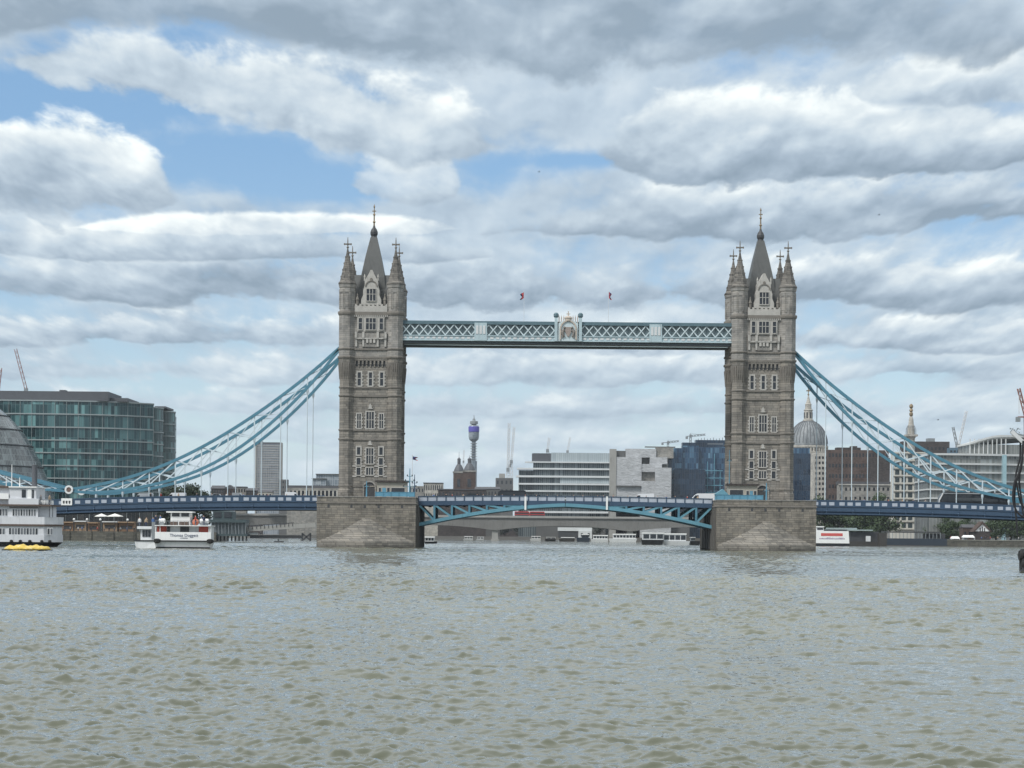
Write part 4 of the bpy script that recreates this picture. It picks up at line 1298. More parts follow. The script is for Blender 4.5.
# ---- generic builder for stone and brick blocks
BRICK = stone('brown_brick', (0.088, 0.064, 0.055), 1.2, 0.5, 0.2, 0.8, 0.3)
DKBR = stone('dark_brick', (0.062, 0.054, 0.052), 1.2, 0.5, 0.2, 0.8, 0.3)
PALEST = stone('pale_stone', (0.40, 0.385, 0.35), 1.6, 0.7, 0.12, 0.8, 0.35)
GREYST = stone('grey_stone', (0.24, 0.235, 0.22), 1.6, 0.7, 0.15, 0.8, 0.35)
CONC = paint('concrete', (0.30, 0.295, 0.275), 0.85, 0.22, 0.12, streak=0.35)
CONCD = paint('dark_concrete', (0.105, 0.106, 0.104), 0.85, 0.22, 0.12, streak=0.3)
ROOFD = paint('dark_slate_roof', (0.075, 0.075, 0.08), 0.7, 0.25, 0.3)
def block(name, label, cat, x0, x1, y0, y1, Y, depth, mat, rows=0, cols=0, ww=0.5, wh=0.5, roof=None, roof_h=0, pane=None, group=None, z=2.9):
    T = BT(name, label, cat, (x0 + x1) / 2, Y, group, z)
    T.part('wall', R_(MB(), x0, x1, y0, y1, Y, depth), mat)
    if rows and cols:
        cw, ch = (x1 - x0) / cols, (y1 - y0) / rows
        wgrid(T, [x0 + cw * (i + 0.5) for i in range(cols)], [y0 + ch * (j + 0.5) for j in range(rows)], cw * ww, ch * wh, Y, pane)
    if roof == 'gable':
        xa, xb, zt, zr = WX(x0, y0, Y), WX(x1, y0, Y), WZ((x0 + x1) / 2, y0, Y), WZ((x0 + x1) / 2, y0 - roof_h, Y)
        T.part('roof', MB().pts([(xa - 0.3, Y - 0.4, zt), (xb + 0.3, Y - 0.4, zt), (xb + 0.3, Y + depth, zt), (xa - 0.3, Y + depth, zt), (xa, Y + depth / 2, zr), (xb, Y + depth / 2, zr)],
                                [(0, 1, 5, 4), (1, 2, 5), (2, 3, 4, 5), (3, 0, 4), (0, 3, 2, 1)]), ROOFD)
    elif roof == 'front':
        xa, xb, zt, zr = WX(x0, y0, Y), WX(x1, y0, Y), WZ((x0 + x1) / 2, y0, Y), WZ((x0 + x1) / 2, y0 - roof_h, Y)
        T.part('roof', MB().ext_y([(xa - 0.4, zt), (xb + 0.4, zt), ((xa + xb) / 2, zr)], Y - 0.4, Y + depth), ROOFD)
    elif roof == 'flat':
        T.part('roof', R_(MB(), x0 - 0.3, x1 + 0.3, y0 - roof_h, y0, Y, depth, -0.4), ROOFD)
    return T

# grey slab tower with window bands
SLABT = curtain('slab_tower_face', 1.9, 3.0, [(0.09, 0.11, 0.135), (0.16, 0.19, 0.22), (0.27, 0.30, 0.33)], (0.29, 0.31, 0.33), 0.35, 0.35)
Y = 1800
T = BT('slab_tower', 'tall grey slab tower with banded windows and dark top storey', 'tower block', 268, Y)
T.part('wall', R_(MB(), 256, 280.5, 444.5, 500, Y, 22), SLABT)
T.part('roof_storey', R_(MB(), 256.4, 280.2, 442.2, 444.5, Y, 20, 0.8), ROOFG)
for a, b in ((255.2, 256.4), (280.1, 281.6)):
    T.part('end_fin', R_(MB(), a, b, 442.6, 500, Y, 24, -0.8), CONC)
for k in range(22):
    T.part('floor_band', R_(MB(), 256.4, 280.1, 445.4 + k * 2.45, 446.2 + k * 2.45, Y, 0.6, -0.4), CONC)
block('annex_block', 'grey annex at the foot of the grey slab tower', 'building', 279, 287.5, 479.5, 500, 1790, 14, CONCD, 4, 3, 0.5, 0.45)
# skyline left of the left tower
block('terrace_house', 'low dark roofed house left of the grey slab tower', 'house', 211, 224, 488.5, 500, 1300, 10, DKBR, 2, 5, 0.5, 0.5, 'gable', 3.2)
block('terrace_house', 'brick house with a pointed front gable left of the grey slab tower', 'house', 224, 235, 489, 500, 1320, 10, BRICK, 2, 4, 0.5, 0.5, 'front', 4.2)
block('terrace_house', 'low pale house with a flat dark roof near the grey slab tower', 'house', 235, 246, 487.5, 500, 1350, 10, GREYST, 2, 4, 0.5, 0.5, 'flat', 1.0)
block('terrace_house', 'dark house just before the foot of the grey slab tower', 'house', 246, 258, 490.5, 500, 1340, 10, DKBR, 2, 4, 0.5, 0.5, 'gable', 2.6)
block('white_gable_house', 'pale low house before the foot of the grey slab tower', 'house', 258, 272, 492, 500, 1320, 10, PALEST, 1, 4, 0.4, 0.5, 'gable', 2.4)
Y = 1280
T = block('arcaded_block', 'long low grey building with a row of pale arches', 'building', 287, 339, 488, 502, Y, 16, GREYST)
T.part('roof', R_(MB(), 286.5, 339.5, 485.5, 488, Y, 14, 1.0), ROOFD)
for k in range(13):
    T.part('arch_pier', R_(MB(), 288.3 + k * 4, 289.9 + k * 4, 490.5, 498, Y, 0.6, -0.5), PALEST)
    T.part('window', R_(MB(), 289.9 + k * 4, 292.3 + k * 4, 490.8, 498, Y, 0.3, -0.1), PANE)
GLG = curtain('grey_glass', 1.6, 3.4, [(0.10, 0.125, 0.15), (0.19, 0.22, 0.25), (0.32, 0.35, 0.37)], (0.33, 0.36, 0.38), 0.14, 0.15)
T = BT('stepped_glass_block', 'grey stepped glass block close beside the left stone tower', 'office building', 325, 1420)
T.part('glass_wall', R_(MB(), 312, 326, 479, 500, 1420, 20), GLG)
T.part('glass_wall', R_(MB(), 316, 341, 474.5, 500, 1424, 20), GLG)
T.part('roof_edge', R_(MB(), 315.6, 341.4, 473.8, 474.5, 1423, 21), CONCD)
T.part('roof_edge', R_(MB(), 311.6, 326.2, 478.3, 479, 1419, 5), CONCD)
T = BT('brick_stair_tower', 'thin dark brick tower touching the left stone tower', 'building', 337.5, 480, None, 10)
# slender shaft on the abutment side of the left tower is omitted: see lamp standard below
bpy.data.objects.remove(T.o)

CONCB = paint('bridge_concrete', (0.165, 0.162, 0.153), 0.85, 0.25, 0.1, streak=0.4)
# ---- concrete bridge beyond
Y = 1330
T = BT('concrete_bridge', 'long pale concrete bridge with shallow arches beyond the blue bridge', 'bridge', 440, Y, None, -1)
def cz(px_, py): return WZ(px_, py, Y)
P0, P1, P2, P3 = 226, 360, 495, 630
xs = np.linspace(P0, 706, 90)
def under(px_):
    a, b = [(P0, P1), (P1, P2), (P2, P3), (P3, 760)][0 if px_ < P1 else 1 if px_ < P2 else 2 if px_ < P3 else 3]
    t = (px_ - a) / (b - a)
    return 6.6 + 3.1 * (1 - (2 * t - 1) ** 2)
ZD = 14.6
top = [(WX(p, 520, Y), ZD) for p in xs]
bot = [(WX(p, 520, Y), under(p)) for p in xs]
ring = []
m = MB()
for (a, za), (b, zb2) in zip(top, bot):
    ring.append([(a, Y, zb2), (a, Y + 32, zb2), (a, Y + 32, za), (a, Y, za)])
m.loft(ring)
T.part('arched_beam', m, CONCB)
T.part('cornice', MB().box(top[0][0], top[-1][0], Y - 0.7, Y, ZD - 0.3, ZD + 0.2), CONCD)
T.part('parapet', MB().box(top[0][0], top[-1][0], Y - 0.4, Y + 0.2, ZD + 0.2, ZD + 1.35), CONC)
for p in (P1, P2, P3):
    x = WX(p, 530, Y)
    T.part('bridge_foot', MB().box(x - 1.9, x + 1.9, Y + 1, Y + 31, -3, 8.6).box(x - 2.6, x + 2.6, Y + 0.3, Y + 31.6, -3, 1.2), CONC)
# two red buses on it
BUSR = paint('bus_red', (0.36, 0.03, 0.03), 0.35, 0.1, 0.5)
def bus(x0, Y, z, label, L=11.2, mat=None, hh=4.3, group=None, name='double_decker_bus', flip=1):
    T = Thing(name, label, 'bus', (x0, Y, z), group)
    b = MB().ext_y([(x0, z + 0.35), (x0 + L, z + 0.35), (x0 + L, z + hh - 0.25), (x0 + L - 0.25, z + hh), (x0 + 0.3, z + hh), (x0, z + hh - 0.4)], Y, Y + 2.5)
    T.part('body', b, mat or BUSR)
    T.part('window', MB().box(x0 + 0.3, x0 + L - 0.3, Y - 0.03, Y + 0.1, z + hh * 0.30, z + hh * 0.48), PANE)
    if hh > 4:
        T.part('window', MB().box(x0 + 0.3, x0 + L - 0.3, Y - 0.03, Y + 0.1, z + hh * 0.62, z + hh * 0.84), PANE)
    for wx in (x0 + 2.0, x0 + L - 2.4):
        w = MB().lathe(0, 0, [(0.3, -0.12), (0.5, -0.12), (0.5, 0.12), (0.3, 0.12)], 12)
        w.v = [(wx + x, Y + 0.05 + q, z + 0.5 + y) for x, y, q in w.v]
        T.part('wheel', w, IRON)
    return T
x = WX(514.6, 513, 1340)
t_ = bus(x, 1340, 14.6, 'red double decker bus on the concrete bridge, the left one of two nose to tail', 9.4)
t_.part('front_panel', MB().box(x - 0.08, x, 1340.2, 1342.3, 15.2, 18.6), WHITE)
bus(x + 9.7, 1340, 14.6, 'red double decker bus on the concrete bridge, the right one of two nose to tail', 9.4)

# ---- brick church-like station towers with cupolas
def cupola_tower(x0, x1, ytop, ydome, ylan, ytip, Y, label):
    T = BT('cupola_tower', label, 'tower', (x0 + x1) / 2, Y, 'twin cupola towers')
    T.part('wall', R_(MB(), x0, x1, ytop, 500, Y, 10.5), BRICK)
    xc = WX((x0 + x1) / 2, 480, Y)
    hw_ = (WX(x1, 480, Y) - WX(x0, 480, Y)) / 2
    zt = WZ(xc, 0, Y)
    q = lambda y: WZ((x0 + x1) / 2, y, Y)
    yc = Y + 5.2
    T.part('cornice', MB().box(xc - hw_ - 0.4, xc + hw_ + 0.4, Y - 0.4, Y + 10.9, q(ytop), q(ytop - 1.6)), GREYST)
    d = T.part('dome', MB().lathe(xc, yc, [(hw_ * 0.95, q(ytop - 1.5)), (hw_ * 0.9, q(ytop - 3)), (hw_ * 0.72, q(ytop - 5.5)), (hw_ * 0.42, q(ydome)), (hw_ * 0.3, q(ydome - 0.5))], 12), ROOFG)
    T.part('lantern', MB().lathe(xc, yc, [(hw_ * 0.3, q(ydome)), (hw_ * 0.3, q(ylan)), (hw_ * 0.36, q(ylan - 0.4)), (0.15, q(ylan - 2.5)), (0.1, q(ytip))], 8), ROOFG, d)
    T.part('arch_window', MB().box(xc - hw_ * 0.28, xc + hw_ * 0.28, Y - 0.06, Y + 0.2, q(487), q(479)), PANE)
    return T
cupola_tower(453.2, 464.2, 473, 464.5, 459.5, 451.5, 1760, 'brown brick tower with a small grey cupola, farther of two by the slim round tower')
cupola_tower(463, 475.5, 472, 463.5, 459.5, 455.0, 1700, 'brown brick tower with an arched window and cupola, in front of the slim round tower')
# ---- slim round telecom tower
Y = 3800
T = BT('telecom_tower', 'slim round tower with a purple banded head far behind the cupolas', 'tower', 473.7, Y)
xc = WX(473.7, 450, Y)
q = lambda y: WZ(473.7, y, Y)
s_ = Y / F
TG = curtain('telecom_glass', 3.0, 3.4, [(0.09, 0.12, 0.15), (0.15, 0.18, 0.21), (0.24, 0.27, 0.3)], (0.2, 0.23, 0.25), 0.3, 0.25)
T.part('shaft', MB().lathe(xc, Y, [(3.4 * s_, q(502)), (3.4 * s_, q(461)), (2.0 * s_, q(460.5)), (2.0 * s_, q(440))], 20), TG)
for k in range(7):
    y = 443.5 + k * 2.6
    T.part('aerial_gallery', MB().lathe(xc, Y, [(2.1 * s_, q(y + 0.5)), (3.3 * s_, q(y + 0.3)), (3.3 * s_, q(y - 0.3)), (2.1 * s_, q(y - 0.5))], 20), CRG)
T.part('head', MB().lathe(xc, Y, [(2.4 * s_, q(441.5)), (4.6 * s_, q(439.5)), (5.2 * s_, q(437)), (5.3 * s_, q(432.5)), (4.9 * s_, q(432)), (4.9 * s_, q(426.5)), (4.4 * s_, q(425.5))], 24), TG)
T.part('screen_band', MB().lathe(xc, Y, [(5.25 * s_, q(432)), (5.45 * s_, q(431.6)), (5.45 * s_, q(427)), (5.2 * s_, q(426.6))], 24), paint('purple_band', (0.10, 0.09, 0.36), 0.4, 0.1))
T.part('crown', MB().lathe(xc, Y, [(2.6 * s_, q(425.6)), (2.4 * s_, q(424.5)), (4.0 * s_, q(424)), (4.0 * s_, q(421.4)), (1.6 * s_, q(420.6)), (1.3 * s_, q(418.8)), (0.7 * s_, q(418.5))], 16), CRG)
T.part('antenna', MB().lathe(xc, Y, [(0.5 * s_, q(418.6)), (0.2 * s_, q(415))], 8), CRG)
# ---- low blocks seen over the lifting span
block('white_window_block', 'low white block with vertical windows left of the cupola towers', 'building', 423.5, 443, 483.5, 500, 1500, 15, PALEST, 2, 9, 0.5, 0.6, 'flat', 0.9)
block('grey_flat_block', 'plain grey block just right of the left stone tower', 'building', 409, 424, 486, 503, 1440, 15, GREYST, 2, 5, 0.4, 0.4)
block('dark_roof_block', 'dark long roofed block under the cupola towers', 'building', 438, 486, 490, 506, 1420, 14, DKBR, 2, 14, 0.4, 0.45, 'flat', 1.0)
block('slate_roof_block', 'dark slate roofed block between the cupolas and the building site', 'building', 475, 500, 489, 506, 1460, 14, CONCD, 2, 8, 0.4, 0.4, 'gable', 2.4)
block('site_core', 'grey concrete building core with ragged top below the pale cranes', 'building', 495.5, 513, 478, 504, 1900, 20, CONCD, 3, 4, 0.4, 0.4).part('core_stub', R_(MB(), 499, 505, 473.5, 478, 1900, 8, 2), CONC)

# ---- white layered office
STRG = curtain('layered_office_glass', 1.5, 30.0, [(0.02, 0.03, 0.035), (0.045, 0.06, 0.065), (0.10, 0.12, 0.125), (0.22, 0.25, 0.26)], (0.20, 0.22, 0.23), 0.12, 0.15)
STRL = curtain('layered_office_top', 1.4, 30.0, [(0.28, 0.33, 0.35), (0.36, 0.41, 0.43), (0.42, 0.47, 0.48)], (0.22, 0.26, 0.28), 0.12, 0.2)
SLABW = paint('white_slab', (0.62, 0.64, 0.64), 0.5, 0.1, 0.3)
Y = 1500
T = BT('layered_office', 'broad white layered office with long balcony slabs', 'office building', 562, Y)
T.part('wall', R_(MB(), 533, 610.5, 453.5, 538, Y, 40), STRG)
T.part('top_storey', R_(MB(), 551, 610.8, 453, 462, Y, 38, -0.6), STRL)
T.part('plant_room', R_(MB(), 532, 551, 453.5, 462, Y, 30, -0.5), ROOFG)
for a, y0, y1 in ((525, 461.8, 463.0), (517, 468.2, 469.8), (516, 475.8, 477.6), (518, 483.4, 485.0), (524, 490.6, 492.0), (528, 498.0, 499.4), (528, 511.3, 513.2), (526, 504.6, 506)):
    T.part('balcony_slab', R_(MB(), a, 611.2, y0, y1, Y, 42, -2.2), SLABW)
T.part('light_storey', R_(MB(), 560, 609.5, 477.6, 483.4, Y, 20, -0.9), STRL)
T.part('lower_wing', R_(MB(), 518.5, 533, 470, 538, Y, 30, 4), STRG)
T.part('podium', R_(MB(), 536, 605, 518, 538, Y, 20, -8), CONCD)
block('white_kiosk', 'white boxy river shelter below the layered office', 'shelter', 558, 592, 527.5, 531, 1440, 10, SLABW, z=3).part('dark_front', R_(MB(), 558.5, 578, 531, 538, 1440, 8, 0.5), IRON)
block('white_shed', 'white shed at the end of the white river shelter', 'shed', 578.5, 592, 531.2, 538.5, 1438, 8, SLABW, 1, 2, 0.3, 0.5)

# ---- building wrapped in white sheeting
m_, g, p = newmat('white_sheeting')
P = objc(g)
x_, y_, z_ = g.sep(P)
w1 = g.noise(g.xyz(g.mul(x_, 0.5), g.mul(y_, 0.5), g.mul(z_, 1.6)), 0.5, 6, 0.65, 1.2)
w2 = g.noise(P, 0.12, 4, 0.6)
bandz = g.m('ABSOLUTE', g.sub(g.m('FRACT', g.div(z_, 2.0)), 0.5))
k = g.add(g.add(0.80, g.mul(g.sub(w1, 0.5), 1.1)), g.mul(g.sub(w2, 0.5), 0.4))
k = g.mul(k, g.lin(g.sm(bandz, 0.44, 0.5), 0, 1, 1.0, 0.78))
h = g.new('ShaderNodeHueSaturation'); h.inputs['Color'].default_value = (0.50, 0.51, 0.52, 1)
g.put(h.inputs['Value'], k); g.l.new(h.outputs[0], p.inputs['Base Color'])
p.inputs['Roughness'].default_value = 0.6
bump(g, p, w1, 0.8, 0.6)
SHEET = m_
Y = 1400
T = BT('sheeted_building', 'building wrapped in white scaffold sheeting in stepped blocks', 'building', 640, Y)
for a, b, c, d, dp in ((616, 641.5, 457, 498, 0), (626, 656.5, 448.6, 457.2, 3), (650, 667.5, 457.2, 464, 1.5), (641.5, 662, 464, 472, 0.6), (655, 671, 467.8, 498, -2.5), (641.2, 655, 481, 498, -1.2), (612, 640, 498, 512, 0)):
    T.part('sheeting', R_(MB(), a, b, c, d, Y, 18, dp), SHEET)
T.part('open_floor', R_(MB(), 627, 669, 456.5, 470, Y, 3, 9.5), CONC)
T.part('lift_core', R_(MB(), 609.8, 616.2, 449, 512, Y, 14, -0.5), CONC)
T.part('upper_block', R_(MB(), 656.5, 674, 447.2, 458, Y, 16, 4), GREYST)
T.part('open_floor', R_(MB(), 642, 655, 472, 481, Y, 14, 3), GREYST)
T.part('roof_block', R_(MB(), 612, 627, 450.5, 457, Y, 12, 4), CONCD)
T.part('gantry', R_(MB(), 616, 641, 485.6, 486.6, Y, 3, -2.0), CONCD)
T.part('gantry', R_(MB(), 645.5, 676, 446.2, 447.2, Y, 3, 5), CONCD)
T.part('ground_storey', R_(MB(), 609, 690, 512, 540, Y, 14, 3), CONCD)

# ---- blue glass stepped block
BLG = curtain('blue_glass', 1.5, 3.6, [(0.008, 0.020, 0.042), (0.013, 0.036, 0.076), (0.028, 0.074, 0.135), (0.11, 0.21, 0.30)], (0.03, 0.06, 0.10), 0.12, 0.1)
BLD = curtain('navy_glass', 1.5, 3.6, [(0.006, 0.012, 0.022), (0.012, 0.026, 0.05), (0.025, 0.05, 0.085)], (0.012, 0.02, 0.035), 0.12, 0.12)
Y = 1390
T = BT('blue_glass_block', 'dark blue glass block of stepped slabs behind the right stone tower', 'office building', 720, Y + 20)
for a, b, c, d, dp, mt in ((668.5, 674.2, 454, 498, 22, BLD), (673.8, 685.2, 446.5, 498, 24, BLG), (685, 702, 444, 498, 26, BLG), (676, 708, 468.5, 505, 20, BLD), (701.5, 816, 445.5, 505, 30, BLG), (797, 815.6, 452, 500, 24, BLD)):
    T.part('glass_slab', R_(MB(), a, b, c, d, Y, 26, dp), mt)
T.part('roof_storey', R_(MB(), 686, 700, 440.5, 444, Y, 20, 30), BLD)
T.part('roof_storey', R_(MB(), 700, 800, 438, 445.5, Y, 20, 34), BLD)
T.part('roof_rail', R_(MB(), 712, 728, 441.5, 442.2, Y, 1, 31), CRG)
for k in range(9):
    T.part('roof_mast', R_(MB(), 703 + k * 3.1, 703.4 + k * 3.1, 436.2 - (k % 3) * 0.6, 438.2, Y, 0.4, 36), IRON)
T.part('access_frame', R_(MB(), 711, 711.5, 460, 497, Y, 0.6, 28).pts([], []), BLUE_LT)
for k in range(4):
    T.part('access_frame', R_(MB(), 708, 727, 469 + k * 7.5, 469.7 + k * 7.5, Y, 1.2, 27.6), BLUE_LT)
T.part('access_frame', R_(MB(), 718, 718.6, 452, 497, Y, 0.6, 28), BLUE_LT)
T.part('access_frame', R_(MB(), 724, 724.6, 470, 497, Y, 0.6, 28), BLUE_LT)

# ---- cathedral
Y = 2000
T = BT('domed_cathedral', 'great grey cathedral dome with lantern and cross beside the right stone tower', 'cathedral', 807.5, Y)
xc = WX(808, 440, Y)
q = lambda y: WZ(808, y, Y)
s_ = Y / F
DOME, g, p = newmat('lead_dome')
P = objc(g)
a_ = g.noise(P, 0.10, 5, 0.6)
x_, y_, z_ = g.sep(P)
st_ = g.noise(g.xyz(x_, y_, g.mul(z_, 0.07)), 0.5, 4, 0.6)
g.l.new(g.mix(g.sm(g.add(g.mul(a_, 0.5), g.mul(st_, 0.5)), 0.38, 0.64), (0.12, 0.135, 0.143), (0.235, 0.25, 0.255)), p.inputs['Base Color'])
p.inputs['Roughness'].default_value = 0.6
r0 = 19.4 * s_
prof = [(r0, q(446.5)), (r0, q(445))] + [(r0 * math.cos(t), q(445) + (q(420.3) - q(445)) * math.sin(t)) for t in np.linspace(0.05, 1.35, 14)]
do = T.part('dome', MB().lathe(xc, Y, prof, 48), DOME, smooth=True)
rb = MB()
for k in range(32):
    t0 = 2 * math.pi * k / 32
    pts = [(xc + (r * 1.004) * math.cos(t0), Y + (r * 1.004) * math.sin(t0), z) for r, z in prof[2:]]
    rb.tube(pts, 0.32, 4)
T.part('dome_rib', rb, ROOFG, do)
lan = [(5.4, 421.5), (5.4, 419.8), (4.4, 419.5), (4.2, 411), (4.6, 410.6), (4.6, 409.8), (3.3, 409.2), (3.1, 405), (3.5, 404.6), (2.6, 403.4), (1.4, 399.5), (0.7, 396.5), (0.6, 395.5)]
lo = T.part('lantern', MB().lathe(xc, Y, [(r * s_, q(y)) for r, y in lan], 16), PALEST)
lw = MB()
for k in range(8):
    t0 = 2 * math.pi * (k + 0.5) / 8
    lw.M = Matrix.Translation((xc, Y, 0)) @ Matrix.Rotation(t0, 4, 'Z')
    lw.box(3.9 * s_, 4.36 * s_, -0.7, 0.7, q(418.5), q(412.5))
    lw.M = None
T.part('lantern_opening', lw, IRON, lo)
T.part('golden_cross', MB().sphere(xc, Y, q(394.6), 1.0 * s_, 10).box(xc - 0.35, xc + 0.35, Y - 0.35, Y + 0.35, q(394), q(387.6)).box(xc - 2.0, xc + 2.0, Y - 0.3, Y + 0.3, q(391.4), q(390.2)), GILT, lo)
T.part('drum', MB().lathe(xc, Y, [(18.2 * s_, q(470)), (18.2 * s_, q(448.2))], 48), GREYST)
T.part('balustrade', MB().lathe(xc, Y, [(19.6 * s_, q(448.4)), (20.2 * s_, q(447.6)), (20.2 * s_, q(446.2)), (19.4 * s_, q(446.0))], 48), PALEST)
T.part('ring_cornice', MB().lathe(xc, Y, [(20.0 * s_, q(453.6)), (20.6 * s_, q(453)), (20.6 * s_, q(452.2)), (18.0 * s_, q(452.2))], 48), PALEST)
for k in range(40):
    t0 = 2 * math.pi * k / 40
    if math.sin(t0) < 0.3:
        cx, cy = xc + 19.2 * s_ * math.cos(t0), Y + 19.2 * s_ * math.sin(t0)
        T.part('drum_pier', MB().box(cx - 0.75, cx + 0.75, cy - 0.75, cy + 0.75, q(452.2), q(448.4)), PALEST)
T.part('body', R_(MB(), 782, 830, 453.6, 500, Y, 60, -22), PALEST)
block('white_office_slab', 'white gridded slab below the cathedral dome', 'office building', 814.5, 828, 455, 502, 1500, 20, PALEST, 9, 4, 0.55, 0.5)
T = block('brown_office', 'long brown brick office with dark window rows and roof plant', 'office building', 828, 888.5, 450, 502, 1420, 24, BRICK, 5, 18, 0.55, 0.35)
T.part('roof_plant', R_(MB(), 838, 862, 447.2, 450, 1420, 14, 5), DKBR)
T.part('roof_plant', R_(MB(), 853, 859, 445.6, 447.2, 1420, 8, 7), DKBR)
T.part('end_bay', R_(MB(), 868, 889, 458, 502, 1420, 20, -3), DKBR)
T = block('stone_office', 'pale stone office with dark slots before the brown brick office', 'office building', 839, 895, 484.5, 503, 1250, 16, GREYST, 2, 12, 0.4, 0.35)
T.part('roof', R_(MB(), 838.5, 895.5, 481.5, 484.5, 1250, 14, 1.5), ROOFD)
T.part('cornice', R_(MB(), 838.5, 895.5, 484.2, 485.2, 1250, 1, -0.7), PALEST)
# ---- monument column
Y = 1290
T = BT('monument_column', 'stone column topped by a flaming gilded urn above the blue chains', 'monument', 911, Y)
xc = WX(911, 430, Y)
q = lambda y: WZ(911, y, Y)
s_ = Y / F
T.part('shaft', MB().lathe(xc, Y, [(4.3 * s_, q(505)), (3.9 * s_, q(440)), (4.2 * s_, q(438))], 20), PALEST)
T.part('capital', MB().lathe(xc, Y, [(4.2 * s_, q(438)), (5.2 * s_, q(436.5))], 20).box(xc - 5.9 * s_, xc + 5.9 * s_, Y - 5.9 * s_, Y + 5.9 * s_, q(436.5), q(434.6)), PALEST)
cage = MB()
for k in range(12):
    t0 = 2 * math.pi * k / 12
    cage.tube([(xc + 5.0 * s_ * math.cos(t0), Y + 5.0 * s_ * math.sin(t0), q(434.6)), (xc + 4.9 * s_ * math.cos(t0), Y + 4.9 * s_ * math.sin(t0), q(429)), (xc + 3.2 * s_ * math.cos(t0), Y + 3.2 * s_ * math.sin(t0), q(425.5))], 0.14, 4)
T.part('railing_cage', cage, CRG)
T.part('pedestal', MB().lathe(xc, Y, [(3.4 * s_, q(434.6)), (3.3 * s_, q(426)), (2.6 * s_, q(424)), (2.3 * s_, q(420)), (1.7 * s_, q(417.5)), (1.2 * s_, q(416.5))], 16), PALEST)
T.part('urn', MB().lathe(xc, Y, [(0.9 * s_, q(417)), (1.9 * s_, q(415)), (1.9 * s_, q(413.2)), (1.0 * s_, q(412)), (2.0 * s_, q(410.8)), (1.6 * s_, q(409.5)), (1.0 * s_, q(408.6)), (2.1 * s_, q(406.8)), (1.7 * s_, q(405)), (0.4 * s_, q(403.8))], 14), GILT)
# ---- right of the monument
GRIDG = glassy('grid_window_glass', (0.05, 0.065, 0.07))
T = block('grid_office', 'cream office with a regular grid of square windows under the monument', 'office building', 893.5, 926, 452, 533, 1120, 24, paint('cream_frame', (0.50, 0.49, 0.44), 0.7, 0.15, 0.4, streak=0.2))
wgrid(T, [897.2 + 6.45 * i for i in range(5)], [457 + 7.6 * j for j in range(10)], 4.3, 4.9, 1120, GRIDG)
for j in range(11):
    T.part('floor_ledge', R_(MB(), 893.2, 926.3, 452.9 + j * 7.6, 453.7 + j * 7.6, 1120, 0.7, -0.6), PALEST)
block('side_glass_block', 'grey glass block filling the gap beside the cream grid office', 'office building', 925, 944, 462, 533, 1130, 22, GLG)
block('dark_plant_roof', 'dark flat topped building behind the monument', 'building', 902, 949.5, 441.5, 470, 1550, 22, DKBR, 2, 12, 0.5, 0.2).part('roof_unit', R_(MB(), 929, 936, 438, 441.5, 1550, 8, 4), CRG)
block('blue_site_hut', 'small blue block under the two cranes right of the monument', 'building', 949.5, 970.5, 447.8, 462, 1500, 16, paint('hut_blue', (0.09, 0.15, 0.20), 0.6, 0.2, 0.3), 2, 6, 0.6, 0.3)
FLATG = curtain('flats_glass', 1.7, 40.0, [(0.05, 0.055, 0.055), (0.10, 0.11, 0.105), (0.19, 0.20, 0.19), (0.3, 0.33, 0.33)], (0.22, 0.22, 0.21), 0.15, 0.2)
FLATS = paint('flats_slab', (0.52, 0.53, 0.52), 0.6, 0.12, 0.3)
Y = 1030
T = BT('curved_flats', 'curved block of flats with pale floor bands and a sloping roof', 'apartment building', 985, Y)
def cplan(px0, px1, bow, Yd, depth=20):
    a, b = WX(px0, 480, Yd), WX(px1, 480, Yd)
    pl_ = [(a + (b - a) * i / 14, Yd + bow * (1 - math.sin(math.pi * (0.5 + i / 28)))) for i in range(15)]
    return [(x, 2 * Yd - y + bow) if False else (x, y) for x, y in pl_] + [(b, Yd + bow + depth), (a, Yd + bow + depth)]
pl0 = cplan(928, 1075, 14, Y)
zq = lambda y: WZ(985, y, Y)
T.part('glazed_wall', MB().ext_z(pl0, 2.9, zq(454)), FLATG)
for y0, y1 in ((453.6, 455.6), (463.2, 465), (471.8, 473.4), (480.6, 482), (489.2, 490.6), (498, 499.4)):
    c_ = cplan(927.2, 1076, 14, Y - 1.2)
    T.part('floor_band', MB().ext_z(c_, zq(y1), zq(y0)), FLATS)
T.part('stair_glass', R_(MB(), 1002, 1005.5, 455, 500, Y, 3, -2.0), paint('stair_blue', (0.28, 0.42, 0.46), 0.3, 0.1))
p2 = cplan(970.5, 1075, 10, Y + 8)
T.part('penthouse', MB().ext_z(p2, zq(454), zq(443.5)), FLATG)
rr = []
for (x, y) in cplan(969.5, 1076, 10, Y + 6.5):
    t0 = min(1, max(0, (x - WX(970, 450, Y)) / (WX(1000, 450, Y) - WX(970, 450, Y))))
    rr.append((x, y, zq(443.5 - 9.5 * t0 ** 0.8)))
T.part('sloping_roof', MB().loft([[(x, y, z - 0.9) for x, y, z in rr], rr]), FLATS)
for k in range(9):
    T.part('roof_column', R_(MB(), 973 + k * 4.5, 973.9 + k * 4.5, 438, 454, Y, 0.5, 7.6), FLATS)
block('brown_terrace', 'low brown terrace below the curved flats at the quay', 'building', 926, 968, 521, 539, 1040, 14, BRICK, 2, 12, 0.4, 0.4, 'flat', 0.9)
T = block('timbered_hut', 'small white gabled hut with dark beams and a steep brown roof', 'hut', 974, 990, 531, 541, 975, 8, DKBR)
q = lambda y: WZ(982, y, 975)
xa, xb = WX(974.5, 530, 975), WX(990, 530, 975)
T.part('gable', MB().ext_y([(xa, q(531.3)), (xb, q(531.3)), ((xa + xb) / 2, q(523.2))], 974.8, 975.2), WHITE)
